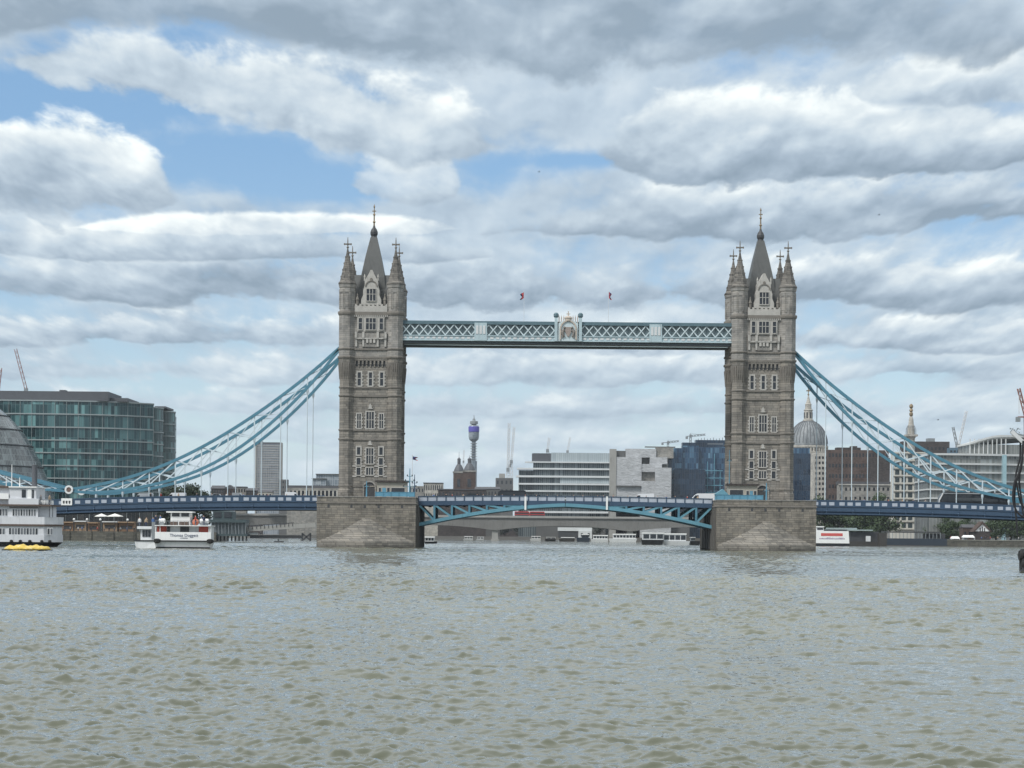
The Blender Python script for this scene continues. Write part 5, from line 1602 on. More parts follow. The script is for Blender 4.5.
T.part('roof', MB().ext_y([(xa - 0.8, q(531.8)), (xa - 0.2, q(531.8)), ((xa + xb) / 2, q(523.9)), (xb + 0.2, q(531.8)), (xb + 0.8, q(531.8)), ((xa + xb) / 2, q(521.4))], 974.2, 983), BRICK)
for dx in (-1.0, 0, 1.0):
    T.part('beam', MB().box((xa + xb) / 2 + dx - 0.25, (xa + xb) / 2 + dx + 0.25, 974.7, 974.85, q(531.2), q(531.2 - 4.5 + abs(dx) * 1.2)), IRON)
block('quay_shed', 'small brown shed left of the white gabled hut', 'shed', 963, 976, 527.5, 541, 985, 8, BRICK, 1, 3, 0.4, 0.4, 'gable', 3.2)
# dark pontoon pier right
T = BT('pontoon_pier', 'long dark pontoon pier with railings below the cream grid office', 'pier', 915, 930, None, 0)
T.part('hull', R_(MB(), 884, 947, 538.5, 545.5, 930, 9), paint('pontoon_navy', (0.025, 0.035, 0.05), 0.6, 0.2, 0.3))
T.part('canopy', R_(MB(), 884.5, 940, 531.5, 532.8, 930, 8, 0.5), IRON)
for k in range(16):
    T.part('post', R_(MB(), 885 + k * 3.7, 885.5 + k * 3.7, 532.8, 538.5, 930, 0.3, 0.6), CRG)
T.part('cabin', R_(MB(), 926, 946, 533.5, 538.5, 930, 5, 2), IRON)
T = BT('landing_stage', 'dark floating landing stage behind the red and white trip boat', 'pier', 868, 860, None, 0)
T.part('hull', R_(MB(), 849, 885.5, 541.5, 546.5, 860, 8), paint('stage_brown', (0.045, 0.042, 0.038), 0.7, 0.25, 0.3))
T.part('cabin', R_(MB(), 851, 880, 531.5, 541.5, 860, 6, 2), IRON)
T.part('roof', R_(MB(), 848, 873, 529.6, 530.8, 860, 8, 0.5), paint('stage_roof', (0.30, 0.36, 0.36), 0.5, 0.15))
T.part('roof', R_(MB(), 829, 858, 527.8, 529.4, 860, 6, 2.5), MATS['stage_roof'])
T.part('notice_box', R_(MB(), 866, 870.5, 536, 541.5, 860, 1, -0.2), OFFW)
T.part('dolphin', R_(MB(), 878, 885.5, 533, 547.5, 860, 4, -3), MATS['stage_brown'])
# pavilion pier on the left
T = BT('river_pavilion', 'dark green two storey river pavilion on piles right of the passenger boat', 'pavilion', 228, 735, None, 0)
GRN = paint('pavilion_green', (0.05, 0.075, 0.08), 0.6, 0.25, 0.4)
T.part('upper_storey', R_(MB(), 212, 232, 511, 519.5, 735, 12, 2), GRN)
T.part('window', R_(MB(), 213.5, 220.5, 512, 517.5, 735, 0.4, 1.8), PANE)
T.part('window', R_(MB(), 223.5, 231, 512, 517.5, 735, 0.4, 1.8), PANE)
T.part('deck_roof', R_(MB(), 207, 246, 519.5, 522.5, 735, 16), GRN)
T.part('lower_storey', R_(MB(), 211, 245, 522.5, 534, 735, 14, 1.5), curtain('pavilion_glass', 1.0, 2.4, [(0.03, 0.04, 0.045), (0.07, 0.09, 0.1), (0.14, 0.16, 0.17)], (0.12, 0.14, 0.14), 0.12, 0.3))
for k in range(11):
    T.part('post', R_(MB(), 211 + k * 3.4, 211.5 + k * 3.4, 522.5, 534, 735, 0.3, 0.6), CRG)
T.part('platform', R_(MB(), 208, 247, 534, 536, 735, 16), GRN)
for k in range(10):
    T.part('pile', R_(MB(), 212 + k * 3.7, 213.2 + k * 3.7, 536, 541, 735, 1.2, 1), IRON)
T = BT('gangway_pier', 'low sloping gangway and pontoon running toward the left pier', 'pier', 280, 740, None, 0)
def G(px_, py): return (WX(px_, py, 740), 740, WZ(px_, py, 740))
T.part('gangway', MB().bar(G(247, 529.5), G(316, 525.0), 3.0, 1.5).pts([], []), CONC)
T.part('handrail', MB().bar(G(247, 526.0), G(294, 522.8), 0.15, 0.3), IRON)
for k in range(12):
    a, b = G(249 + k * 4, 529.5 - k * 0.3), G(249 + k * 4, 525.6 - k * 0.28)
    T.part('post', MB().bar((a[0], 738.4, a[2]), (b[0], 738.4, b[2]), 0.18), IRON)
T.part('pontoon', R_(MB(), 250, 300, 535.2, 538.4, 740, 8), IRON)
T.part('trestle', R_(MB(), 301.5, 303, 533, 541, 740, 1).box(*[WX(309.5, 537, 740), WX(311, 537, 740)], 740, 741, WZ(310, 541, 740), WZ(310, 533, 740)).bar(G(303, 534), G(310, 540), 0.5).bar(G(310, 534), G(303, 540), 0.5), IRON)
T.part('pontoon_rail', R_(MB(), 246, 258, 532.5, 534.5, 740, 1), OFFW)

for x0, x1, y0, lab in ((234, 262, 519, 'dark riverside block seen under the left end of the concrete bridge'), (500, 519, 526, 'small dark block on the far bank right of the concrete bridge foot'), (300, 345, 520, 'dark low block under the concrete bridge beside the left pier')):
    block('embankment_block', lab, 'building', x0, x1, y0, 540.0, 1690, 9, DKBR, 2, int((x1 - x0) / 3), 0.4, 0.4)
# ================================================================== trees
def build_tree(name, label, seed, Ht, Wd, mat, bark, trunk_h=0.28, leaf=0.85, n=2600, lobes=16, group=None):
    rs = np.random.RandomState(seed)
    T = Thing(name, label, 'tree', (0, 0, 0), group)
    tr = MB()
    th = Ht * trunk_h
    tr.tube([(0, 0, -0.3), (0.1, 0, th * 0.5), (0, 0.1, th), (0.1, 0, Ht * 0.6)], [Wd * 0.04, Wd * 0.032, Wd * 0.028, Wd * 0.012], 7)
    T.part('trunk', tr, bark)
    cs = []
    for k in range(lobes):
        a, zz = rs.rand() * 6.28, rs.rand() ** 0.8
        rr = Wd / 2 * math.sqrt(rs.rand()) * (0.82 - 0.55 * abs(zz - 0.38))
        c = np.array([rr * math.cos(a), rr * math.sin(a), th * 0.9 + (Ht - th) * (0.04 + 0.82 * zz)])
        cs.append((c, Wd * (0.13 + 0.10 * rs.rand())))
        if k < 8:
            b = MB().tube([(0, 0, th * 0.95), tuple(c * 0.5 + np.array([0, 0, th * 0.5])), tuple(c)], [Wd * 0.016, Wd * 0.011, Wd * 0.005], 5)
            T.part('limb', b, bark)
    V, Fc = [], []
    for i in range(n):
        c, r = cs[i % lobes]
        d = rs.randn(3)
        d /= np.linalg.norm(d)
        p = c + d * r * (0.55 + 0.5 * rs.rand() ** 0.5) * np.array([1.15, 1.15, 0.85])
        u = rs.randn(3); u /= np.linalg.norm(u)
        v = np.cross(u, d + 0.3 * rs.randn(3)); v /= (np.linalg.norm(v) + 1e-6)
        s_ = leaf * (0.5 + 0.8 * rs.rand())
        b = len(V)
        V += [tuple(p - u * s_ / 2), tuple(p + v * s_ * 0.4), tuple(p + u * s_ / 2), tuple(p - v * s_ * 0.4)]
        Fc.append((b, b + 1, b + 2, b + 3))
    m = MB()
    m.v, m.f = V, Fc
    T.part('crown', m, mat)
    return T.o
BARK = paint('bark', (0.06, 0.05, 0.04), 0.9, 0.3, 2.0)
LF1 = leafy('leaf_dark_green', (0.030, 0.048, 0.026))
LF2 = leafy('leaf_mid_green', (0.045, 0.075, 0.03))
LF3 = leafy('leaf_grey_green', (0.035, 0.045, 0.035))
ta = build_tree('broadleaf_tree', 'dark round tree by the end of the teal glass offices, left one of the pair', 1, 19, 13, LF1, BARK, trunk_h=0.14, n=4200, lobes=26, group='trees on the left bank')
tb = build_tree('broadleaf_tree', 'mid green plane tree on the right bank', 2, 21, 17, LF2, BARK, trunk_h=0.12, n=5200, lobes=30, group='trees on the right bank')
tc = build_tree('bushy_tree', 'dense dark bush', 3, 11, 11, LF3, BARK, 0.15, 0.7, 2600, 16)
def put_tree(t, px_, Y, ytop, label, group, rz, wide=1.0, Ht=19, first=False, z0=2.9):
    h = WZ(px_, ytop, Y) - z0
    s_ = h / Ht
    loc = (WX(px_, 520, Y), Y, z0)
    if first:
        t.location = loc; t.rotation_euler = (0, 0, rz); t.scale = (s_ * wide, s_ * wide, s_); t['label'] = label; t['group'] = group
        return t
    return again(t, loc, label, rz, group, (s_ * wide, s_ * wide, s_))
put_tree(ta, 190, 770, 481, 'big dark round tree by the end of the teal glass offices', 'trees on the left bank', 0.3, 1.15, first=True)
put_tree(ta, 173, 785, 483, 'dark tree against the outermost teal glass bay', 'trees on the left bank', 2.1, 1.0)
put_tree(ta, 204, 800, 488, 'smaller dark tree left of the low dark roofed house', 'trees on the left bank', 4.0, 0.95)
put_tree(ta, 180, 750, 508, 'dark young tree behind the wheelhouse of the passenger boat', 'trees on the left bank', 5.0, 1.5)
put_tree(tb, 885, 1060, 489, 'tallest plane tree, rising over the blue deck left of the cream grid office', 'trees on the right bank', 0.4, 1.0, 21, first=True)
put_tree(tb, 871, 1075, 495, 'plane tree before the pale stone office', 'trees on the right bank', 1.7, 1.1, 21)
put_tree(tb, 855, 1080, 503, 'broad plane tree under the blue deck above the landing stage', 'trees on the right bank', 2.9, 1.4, 21)
put_tree(tb, 838, 1085, 500, 'plane tree under the blue deck above the trip boat', 'trees on the right bank', 4.1, 1.2, 21)
put_tree(tb, 824, 1080, 492, 'plane tree just right of the right pier', 'trees on the right bank', 5.3, 0.9, 21)
put_tree(tb, 996, 990, 512, 'tree right of the white gabled hut', 'trees on the right quay', 0.9, 1.3, 21)
put_tree(tb, 1011, 1000, 510, 'tree behind the hanging black hoses', 'trees on the right quay', 2.2, 1.3, 21)
put_tree(tb, 1028, 985, 511, 'tree at the right edge of the picture', 'trees on the right quay', 3.6, 1.3, 21)
put_tree(tb, 950, 1025, 515, 'tree behind the small brown shed left of the gabled hut', 'trees on the right quay', 0.2, 1.3, 21)
put_tree(tb, 937, 1035, 517, 'tree before the grey glass block beside the cream grid office', 'trees on the right quay', 1.4, 1.3, 21)
put_tree(tb, 964, 1022, 514, 'tree rising directly behind the brown shed roof', 'trees on the right quay', 3.0, 1.2, 21)
for i, (px_, yt, lab) in enumerate(((505, 527, 'dark tree under the concrete bridge just right of its visible foot'), (520, 525, 'dark tree under the concrete bridge below the red buses'), (535, 524, 'dark tree under the concrete bridge left of the white river shelter'), (548, 525, 'dark tree partly behind the white river shelter'), (478, 528, 'dark tree left of the visible foot of the concrete bridge'), (450, 528, 'dark tree on the far bank beside the left pier'))):
    put_tree(tc, px_, 1662, yt, lab, 'trees on the far bank', i * 1.3, 1.7, 11)
put_tree(tc, 600, 1380, 519.5, 'round grey green tree above the moored white boats', 'trees on the far bank', 0.5, 1.15, 11, first=True)
put_tree(tc, 634, 1395, 529.5, 'small dark tree above the waiting boat', 'trees on the far bank', 1.5, 1.0, 11)
# long low buildings on the far bank behind the water
for i, (x0, x1, y0, lab, mt) in enumerate(((422, 440, 526.5, 'dark brick warehouse on the far bank beside the left pier', DKBR), (440, 458, 523.5, 'brown warehouse on the far bank under the concrete bridge', BRICK), (458, 474, 527, 'dark shed on the far bank under the concrete bridge', DKBR), (636, 672, 526, 'dark riverside block behind the moored white boats', DKBR), (672, 700, 522, 'brown riverside block left of the right pier', BRICK), (486, 558, 533.5, 'long low dark wall of the far bank under the concrete bridge', DKBR))):
    block('riverside_block', lab, 'building', x0, x1, y0, 540.0, (1676 if x1 < 600 else 1490) + i, 14, mt, 2 if i != 5 else 0, int((x1 - x0) / 3), 0.4, 0.4)

# ================================================================== people
def build_person(name, label, cols, pose=0):
    import bmesh
    me = bpy.data.meshes.new(name)
    lean = 0.06 * pose
    pts = [(0, 0, 0.95), (0.02, 0, 1.2), (0.02 + lean, 0, 1.42), (0.02 + lean, 0, 1.53), (0.03 + lean, 0, 1.66), (0.03 + lean, 0.0, 1.74),
           (0.10, 0.01, 0.9), (0.12, -0.02, 0.48), (0.12, 0.03, 0.06), (0.12, -0.12, 0.03), (-0.10, 0.01, 0.9), (-0.12, -0.04 * (1 + pose), 0.48), (-0.13, 0.05, 0.06), (-0.13, -0.1, 0.03),
           (0.21 + lean, 0, 1.40), (0.27, 0.02, 1.12), (0.24, -0.10 - 0.1 * pose, 0.9), (0.23, -0.15 - 0.12 * pose, 0.83),
           (-0.18 + lean, 0, 1.40), (-0.25, 0.03, 1.12), (-0.23, -0.06, 0.88), (-0.22, -0.09, 0.80)]
    ed = [(0, 1), (1, 2), (2, 3), (3, 4), (4, 5), (0, 6), (6, 7), (7, 8), (8, 9), (0, 10), (10, 11), (11, 12), (12, 13), (2, 14), (14, 15), (15, 16), (16, 17), (2, 18), (18, 19), (19, 20), (20, 21)]
    rad = [.15, .15, .14, .06, .10, .08, .10, .07, .05, .04, .10, .07, .05, .04, .07, .05, .04, .035, .07, .05, .04, .035]
    me.from_pydata(pts, ed, [])
    o = bpy.data.objects.new(name, me)
    COL.objects.link(o)
    md = o.modifiers.new('s', 'SKIN')
    for i, v in enumerate(me.skin_vertices[0].data):
        v.radius = (rad[i] * (1.15 if i < 3 else 1), rad[i])
        v.use_root = (i == 0)
    sb = o.modifiers.new('u', 'SUBSURF'); sb.levels = 1; sb.render_levels = 1
    dg = bpy.context.evaluated_depsgraph_get()
    me2 = bpy.data.meshes.new_from_object(o.evaluated_get(dg))
    o.modifiers.clear()
    o.data = me2
    me2.materials.clear()
    for c in cols:
        me2.materials.append(c)
    for f in me2.polygons:
        z = sum(me2.vertices[v].co.z for v in f.vertices) / len(f.vertices)
        x = sum(abs(me2.vertices[v].co.x) for v in f.vertices) / len(f.vertices)
        y = sum(me2.vertices[v].co.y for v in f.vertices) / len(f.vertices)
        f.material_index = 0 if z < 0.92 and x < 0.19 else 2 if 1.5 < z < 1.70 else 3 if z >= 1.70 else (2 if z < 0.86 else 1)
    me2.shade_smooth()
    tag(o, label, 'person')
    return o
SKIN = paint('skin', (0.45, 0.29, 0.21), 0.6, 0.08, 4.0)
HAIR = paint('dark_hair', (0.05, 0.035, 0.025), 0.7, 0.2, 4.0)
CL = {k: paint('cloth_' + k, v, 0.85, 0.2, 3.0) for k, v in dict(navy=(0.03, 0.04, 0.08), black=(0.02, 0.02, 0.022), white=(0.65, 0.65, 0.64), red=(0.35, 0.05, 0.04), blue=(0.08, 0.16, 0.35), grey=(0.2, 0.2, 0.2), tan=(0.36, 0.27, 0.18)).items()}
PROTO = {}
def person(kind, pose, px_, py_foot, Y, label, group, rz=0.0, z=None):
    key = (kind, pose)
    loc = (WX(px_, 520, Y), Y, z if z is not None else WZ(px_, py_foot, Y))
    top, leg = kind
    if key not in PROTO:
        o = build_person('person', label, (CL[leg], CL[top], SKIN, HAIR), pose)
        PROTO[key] = o
        o.location = loc; o.rotation_euler = (0, 0, rz); o['group'] = group
        return o
    o = PROTO[key].copy()
    COL.objects.link(o)
    o.location = loc; o.rotation_euler = (0, 0, rz); o['label'] = label; o['group'] = group
    return o
tops = ['white', 'navy', 'red', 'blue', 'grey', 'tan', 'black']
word = dict(white='white', navy='navy', red='red', blue='blue', grey='grey', tan='tan', black='black')
def crowd(n, x0, x1, Y0, Y1, z, where, group, seed, legs=('navy', 'black')):
    r = random.Random(seed)
    for i in range(n):
        t = tops[(i * 3 + seed) % 7]
        x = x0 + (x1 - x0) * (i + 0.2 + 0.6 * r.random()) / n
        person((t, legs[i % 2]), i % 2, x, 0, Y0 + (Y1 - Y0) * r.random(), 'distant person in a %s top %s' % (t, where), group, r.random() * 6.28, z)
crowd(14, 62, 150, 731, 738, 3.1, 'standing on the quay by the brown kiosks', 'people on the left quay', 1)
crowd(12, 946, 1020, 950, 966, 2.9, 'standing along the low greenish river wall', 'people on the right quay', 2)
for x0, x1, n, sd_, wh in ((430, 560, 13, 3, 'walking on the raised road toward the red buses'), (570, 700, 13, 4, 'walking on the raised road before the sheeted building')):
    crowd(n, x0, x1, 451.6, 452.6, 9.95, wh, 'people crossing the bridge', sd_)
crowd(11, 140, 310, 451.6, 452.6, 9.6, 'walking on the blue deck left of the stone tower', 'people crossing the bridge', 6)

crowd(9, 820, 935, 451.6, 452.6, 9.6, 'walking on the blue deck left of the dark coach', 'people crossing the bridge', 8)

# ================================================================== vehicles on the bridge
VW = paint('van_white', (0.72, 0.73, 0.74), 0.3, 0.06, 0.8)
VS = paint('car_silver', (0.40, 0.41, 0.42), 0.3, 0.08, 0.8)
VK = paint('vehicle_black', (0.018, 0.02, 0.024), 0.25, 0.1, 0.8)
TYRE = paint('tyre_rubber', (0.02, 0.02, 0.02), 0.8, 0.1, 2.0)
def vehicle(name, label, cat, x0, L, Y, z, prof, glass, mat, nose=1, hh=2.0, W_=1.95, group='vehicles on the bridge'):
    """side profile (0..1 along, metres up) extruded across; nose=1 points toward +x"""
    fx = (lambda t: x0 + L * t) if nose > 0 else (lambda t: x0 + L * (1 - t))
    T = Thing(name, label, cat, (x0 + L / 2, Y + W_ / 2, z), group)
    pp = [(fx(t), z + h_) for t, h_ in prof]
    T.part('body', MB().ext_y(pp, Y, Y + W_), mat)
    for gpoly in glass:
        gp = [(fx(t), z + h_) for t, h_ in gpoly]
        T.part('window', MB().ext_y(gp, Y - 0.025, Y + W_ + 0.025), PANE)
    for t in (0.19, 0.80):
        for yy in (Y + 0.02, Y + W_ - 0.02):
            w = MB().lathe(0, 0, [(0.18, -0.11), (0.34, -0.11), (0.34, 0.11), (0.18, 0.11)], 14)
            w.v = [(fx(t) + a, yy + c, z + 0.34 + b) for a, b, c in w.v]
            wo = T.part('wheel', w, TYRE)
    e = fx(1.0)
    for yy in (Y + 0.2, Y + W_ - 0.55):
        T.part('headlight', MB().box(e - 0.06, e + 0.04, yy, yy + 0.35, z + 0.62, z + 0.82), OFFW)
    return T
VAN = [(0, 0.35), (1, 0.35), (1, 0.95), (0.93, 1.15), (0.79, 1.95), (0.7, 2.25), (0.02, 2.3), (0, 2.1)]
VANG = [[(0.9, 1.2), (0.80, 1.85), (0.67, 1.9), (0.67, 1.2)]]
CAR = [(0, 0.3), (1, 0.3), (1, 0.75), (0.93, 0.9), (0.74, 1.0), (0.6, 1.48), (0.22, 1.52), (0.06, 1.05), (0, 0.95)]
CARG = [[(0.7, 1.02), (0.585, 1.4), (0.42, 1.43), (0.42, 1.02)], [(0.40, 1.02), (0.40, 1.43), (0.235, 1.42), (0.13, 1.04)]]
COACH = [(0, 0.35), (1, 0.35), (1, 1.6), (0.985, 2.6), (0.95, 3.3), (0.9, 3.5), (0.03, 3.5), (0, 3.2)]
COACHG = [[(0.975, 1.5), (0.95, 3.05), (0.04, 3.05), (0.04, 1.7), (0.9, 1.7)]]
def road(px_):
    x = WX(px_, 498, 456)
    if x < XPL: return deck_top(XPL - x) - 1.30
    if x > XPR: return deck_top(x - XPR) - 1.30
    return 9.92
def vh(kind, label, px0, px1, Y, mat, nose=1, name=None, hs=1.0):
    a, b = WX(px0, 495, Y), WX(px1, 495, Y)
    pr_, gl, nm, cat = dict(van=(VAN, VANG, 'panel_van', 'van'), car=(CAR, CARG, 'parked_car', 'car'), coach=(COACH, COACHG, 'coach', 'coach'))[kind]
    return vehicle(name or nm, label, cat, a, b - a, Y, road((px0 + px1) / 2), [(t, h_ * hs) for t, h_ in pr_], [[(t, h_ * hs) for t, h_ in g2] for g2 in gl], mat, nose)
vh('van', 'large white van on the road right beside the right stone tower', 690, 716, 455, VW, -1, hs=1.05)
vh('van', 'white van on the road before the white sheeted building', 633.5, 654, 457, VW, -1)
vh('car', 'dark people carrier with a pale roof on the road under the cupola towers', 460.5, 481.5, 455, VK, -1, 'passing_car', 1.3)
vh('coach', 'dark minibus on the road before the white layered office', 498, 526, 458, VK, -1, 'minibus', 0.78)
vh('van', 'white van on the blue deck, leftmost one by the roundel', 133.5, 152, 455, VW, -1, hs=0.95)
vh('van', 'white van on the blue deck before the dark round tree', 166, 185, 458, VW, -1, hs=0.98)
vh('car', 'silver car on the blue deck left of the brick gabled house', 210, 225, 456, VS, 1, 'passing_car', 1.25)
vh('van', 'grey van with big windows on the blue deck below the gabled house', 232, 243, 458, VS, 1, hs=0.9)
vh('van', 'white van with a dark lower half on the blue deck below the slab tower', 285, 299, 456, VW, 1, hs=0.95)
T = vh('coach', 'long black coach on the blue deck below the curved flats', 939, 1008, 457, VK, -1, hs=1.12)
xa, zr = WX(939, 495, 457), road(973)
T.part('front_pillar', MB().tube([(xa - 0.05, 456.95, zr + 0.6), (xa + 0.1, 456.95, zr + 2.2), (xa + 0.9, 456.95, zr + 3.7)], 0.16, 6), WHITE)
T.part('roof_stripe', MB().box(xa + 1.0, xa + 14.2, 456.93, 457.0, zr + 3.55, zr + 3.75), VS)
T.part('side_panel', MB().box(xa + 3.5, xa + 9.5, 456.93, 457.0, zr + 2.1, zr + 2.7), paint('coach_grey_panel', (0.10, 0.11, 0.115), 0.3, 0.3, 1.5))
vh('car', 'black car following the dark minibus on the lifting road', 528, 543, 459, VK, -1, 'passing_car', 1.2)

# ================================================================== huts, rails and masts on the piers
HUTB = paint('hut_cream', (0.34, 0.32, 0.27), 0.7, 0.2, 0.8, streak=0.2)
RAILB = paint('rail_blue', (0.10, 0.26, 0.36), 0.5, 0.2, 0.8)
def hut(px0, px1, y0, Y, label, dark, doors):
    a, b = WX(px0, 488, Y), WX(px1, 488, Y)
    zt = WZ((px0 + px1) / 2, y0, Y)
    T = Thing('control_hut', label, 'hut', ((a + b) / 2, Y, ZB), 'huts on the bridge piers')
    T.part('wall', MB().box(a, b, Y, Y + 3.2, ZB, zt - 0.35), HUTB)
    T.part('roof', MB().box(a - 0.35, b + 0.35, Y - 0.45, Y + 3.4, zt - 0.35, zt), DKBR)
    for f0, f1, z0, z1 in dark:
        x0, x1 = a + (b - a) * f0, a + (b - a) * f1
        fr = MB().box(x0 - 0.12, x1 + 0.12, Y - 0.05, Y + 0.1, ZB + z0 - 0.12, ZB + z1 + 0.12)
        fo = T.part('window', fr, TRIM)
        T.part('pane', MB().box(x0, x1, Y - 0.08, Y, ZB + z0, ZB + z1), PANE, fo)
    for f0, f1 in doors:
        x0, x1 = a + (b - a) * f0, a + (b - a) * f1
        T.part('door', MB().box(x0, x1, Y - 0.06, Y + 0.05, ZB, ZB + 2.0), RAILB)
    return T
hut(377, 407, 480.5, 445.6, 'cream hut with a brown roof at the foot of the left stone tower', ((0.48, 0.92, 1.0, 2.0), (0.06, 0.13, 0.8, 2.0), (0.34, 0.42, 0.8, 2.0)), ((0.18, 0.3),))
hut(728.5, 757.5, 483.8, 445.6, 'cream hut with a long dark window at the foot of the right stone tower', ((0.05, 0.5, 0.9, 2.2), (0.62, 0.7, 0.6, 2.0), (0.88, 0.96, 0.6, 2.0)), ((0.74, 0.84),))
def rail(px0, px1, Y, h_, label):
    a, b = WX(px0, 492, Y), WX(px1, 492, Y)
    T = Thing('pier_railing', label, 'railing', ((a + b) / 2, Y, ZB), 'railings on the bridge piers')
    T.part('mesh_panel', MB().box(a, b, Y, Y + 0.06, ZB + 0.1, ZB + h_ - 0.1), RAILB)
    T.part('rail_bar', MB().box(a, b, Y - 0.05, Y + 0.1, ZB + h_ - 0.1, ZB + h_), RAILB)
    n = int((b - a) / 1.5)
    for k in range(n + 1):
        x = a + (b - a) * k / n
        T.part('post', MB().box(x - 0.07, x + 0.07, Y - 0.08, Y - 0.01, ZB, ZB + h_ + 0.05), BLUE)
rail(375.5, 414.5, 441.2, 1.05, 'blue railing along the top of the left pier')
rail(716.5, 763, 441.2, 1.05, 'blue railing along the top of the right pier')
def mast(px_, ytop, Y, label, arms, r=0.12, mat=None, group='masts on the bridge piers'):
    x, zt = WX(px_, 480, Y), WZ(px_, ytop, Y)
    T = Thing('signal_mast', label, 'mast', (x, Y, ZB), group)
    T.part('pole', MB().lathe(x, Y, [(r * 1.5, ZB), (r, (ZB + zt) / 2), (r * 0.6, zt)], 8), mat or RAILB)
    for z, w in arms:
        T.part('cross_arm', MB().box(x - w, x + w, Y - 0.06, Y + 0.06, ZB + z - 0.05, ZB + z + 0.05), mat or RAILB)
        for s_ in (-1, 1):
            T.part('lamp', MB().lathe(x + s_ * w, Y, [(0.05, ZB + z), (0.13, ZB + z + 0.08), (0.13, ZB + z + 0.3), (0.03, ZB + z + 0.4)], 6), IRON)
    return T
mast(409.8, 468.5, 443, 'blue signal mast with cross arms beside the cream hut of the left tower', ((3.4, 0.9), (2.2, 1.3), (4.4, 0.5)), 0.13, BLUE)
mast(414.6, 474.5, 443, 'dark blue mast with a short arm at the corner of the left pier', ((3.0, 0.5), (1.8, 0.9)), 0.11, BLUE_DK)
mast(366.7, 481, 443, 'thin blue mast before the arched door of the left tower', ((2.2, 0.5),), 0.12)
mast(766.5, 483, 443, 'thin blue mast before the arched door of the right tower', ((2.0, 0.6),), 0.14)
flagpole(412.0, 494, 455.5, 444, 'flagpole with a dark flag blowing on the left pier', (FB, FB, FR), (1.1, 0.7))
# gabled blue shelter at the end of the right pier
xa, xb = WX(715.5, 490, 446), WX(727.5, 490, 446)
T = Thing('blue_shelter', 'small blue gabled shelter on the right pier by the large white van', 'shelter', ((xa + xb) / 2, 446, ZB))
T.part('wall', MB().box(xa, xb, 446, 448, ZB, ZB + 1.2), RAILB)
T.part('roof', MB().ext_y([(xa - 0.2, ZB + 1.2), (xb + 0.2, ZB + 1.2), ((xa * 0.4 + xb * 0.6), ZB + 2.4)], 445.7, 448.3), BLUE_LT)
# slim steel lattice column on the road side of the right tower
T = mast(729.3, 450, 449, 'tall thin blue mast along the inner edge of the right stone tower', ((8.5, 0.4), (3.5, 0.4)), 0.09)

# ================================================================== quay furniture (left)
KB = paint('kiosk_brown', (0.24, 0.145, 0.085), 0.8, 0.3, 0.6)
KT = paint('kiosk_tan', (0.32, 0.22, 0.14), 0.8, 0.3, 0.6)
for i, (x0, x1, y0, lab, mt) in enumerate(((62, 73, 522.5, 'brown kiosk nearest the white steamer, between the first two globe lamps', KB), (74.5, 86, 521.5, 'tan kiosk with a pale roof between the second and third globe lamps', KT), (88, 98, 523, 'brown kiosk under the white parasols', KB), (103, 117, 522, 'tan kiosk right of the white parasols', KT), (119, 134, 522.5, 'brown kiosk hidden partly by the passenger boat', KB))):
    Y = 737 + i * 0.5
    T = block('market_kiosk', lab, 'kiosk', x0, x1, y0, 532.2, Y, 4, mt, group='kiosks on the left quay', z=3.1)
    T.part('counter_opening', R_(MB(), x0 + 1.5, x1 - 1.5, y0 + 3.2, y0 + 6.5, Y, 0.3, -0.08), IRON)
    T.part('awning', R_(MB(), x0 - 0.5, x1 + 0.5, y0 - 0.8, y0 + 0.3, Y, 4.6, -1.0), KT if mt is KB else OFFW)
for i, px_ in enumerate((60.3, 74, 87, 100.3, 127.6)):
    x = WX(px_, 525, 730)
    lab = 'black lamp post with a white globe, number from the steamer: ' + ('first', 'second', 'third', 'fourth', 'fifth')[i]
    lab = ('globe lamp on the quay closest to the white steamer', 'globe lamp between the brown and the tan kiosk near the steamer', 'globe lamp left of the white parasols', 'globe lamp beneath the white parasols', 'globe lamp closest to the passenger boat')[i]
    T = Thing('street_lamp', lab, 'street lamp', (x, 730, 3.1), 'globe lamps on the left quay')
    T.part('post', MB().lathe(x, 730, [(0.22, 3.1), (0.14, 3.6), (0.1, 6.8), (0.16, 6.9)], 8), IRON)
    T.part('globe', MB().sphere(x, 730, 7.3, 0.42, 10), WHITE)
CANV = paint('parasol_canvas', (0.72, 0.71, 0.66), 0.8, 0.1, 1.0)
for px_, w, lab in ((101.5, 2.4, 'white parasol on the quay, left one of the pair'), (115, 2.9, 'white parasol on the quay, right one of the pair')):
    x = WX(px_, 520, 733)
    zt = WZ(px_, 513.8, 733)
    T = Thing('parasol', lab, 'parasol', (x, 733, 3.1), 'parasols on the left quay')
    T.part('canopy', MB().lathe(x, 733, [(w, zt - 1.0), (w * 0.97, zt - 0.8), (w * 0.1, zt), (0.02, zt + 0.1)], 8), CANV)
    T.part('pole', MB().lathe(x, 733, [(0.06, 3.1), (0.06, zt - 0.1)], 6), IRON)

# ================================================================== boats
HULLK = paint('hull_black', (0.02, 0.021, 0.024), 0.5, 0.2, 0.5)
HULLW = paint('hull_white', (0.70, 0.71, 0.71), 0.45, 0.1, 0.4, streak=0.3)
SHIPW = paint('ship_white', (0.58, 0.59, 0.61), 0.5, 0.12, 0.5, streak=0.25)
REDP = paint('boat_red', (0.40, 0.07, 0.045), 0.5, 0.15, 0.6)
BROWNT = paint('deck_brown', (0.10, 0.07, 0.055), 0.7, 0.25, 0.6)
CURT = paint('saloon_curtain', (0.12, 0.13, 0.145), 0.5, 0.2, 1.0)
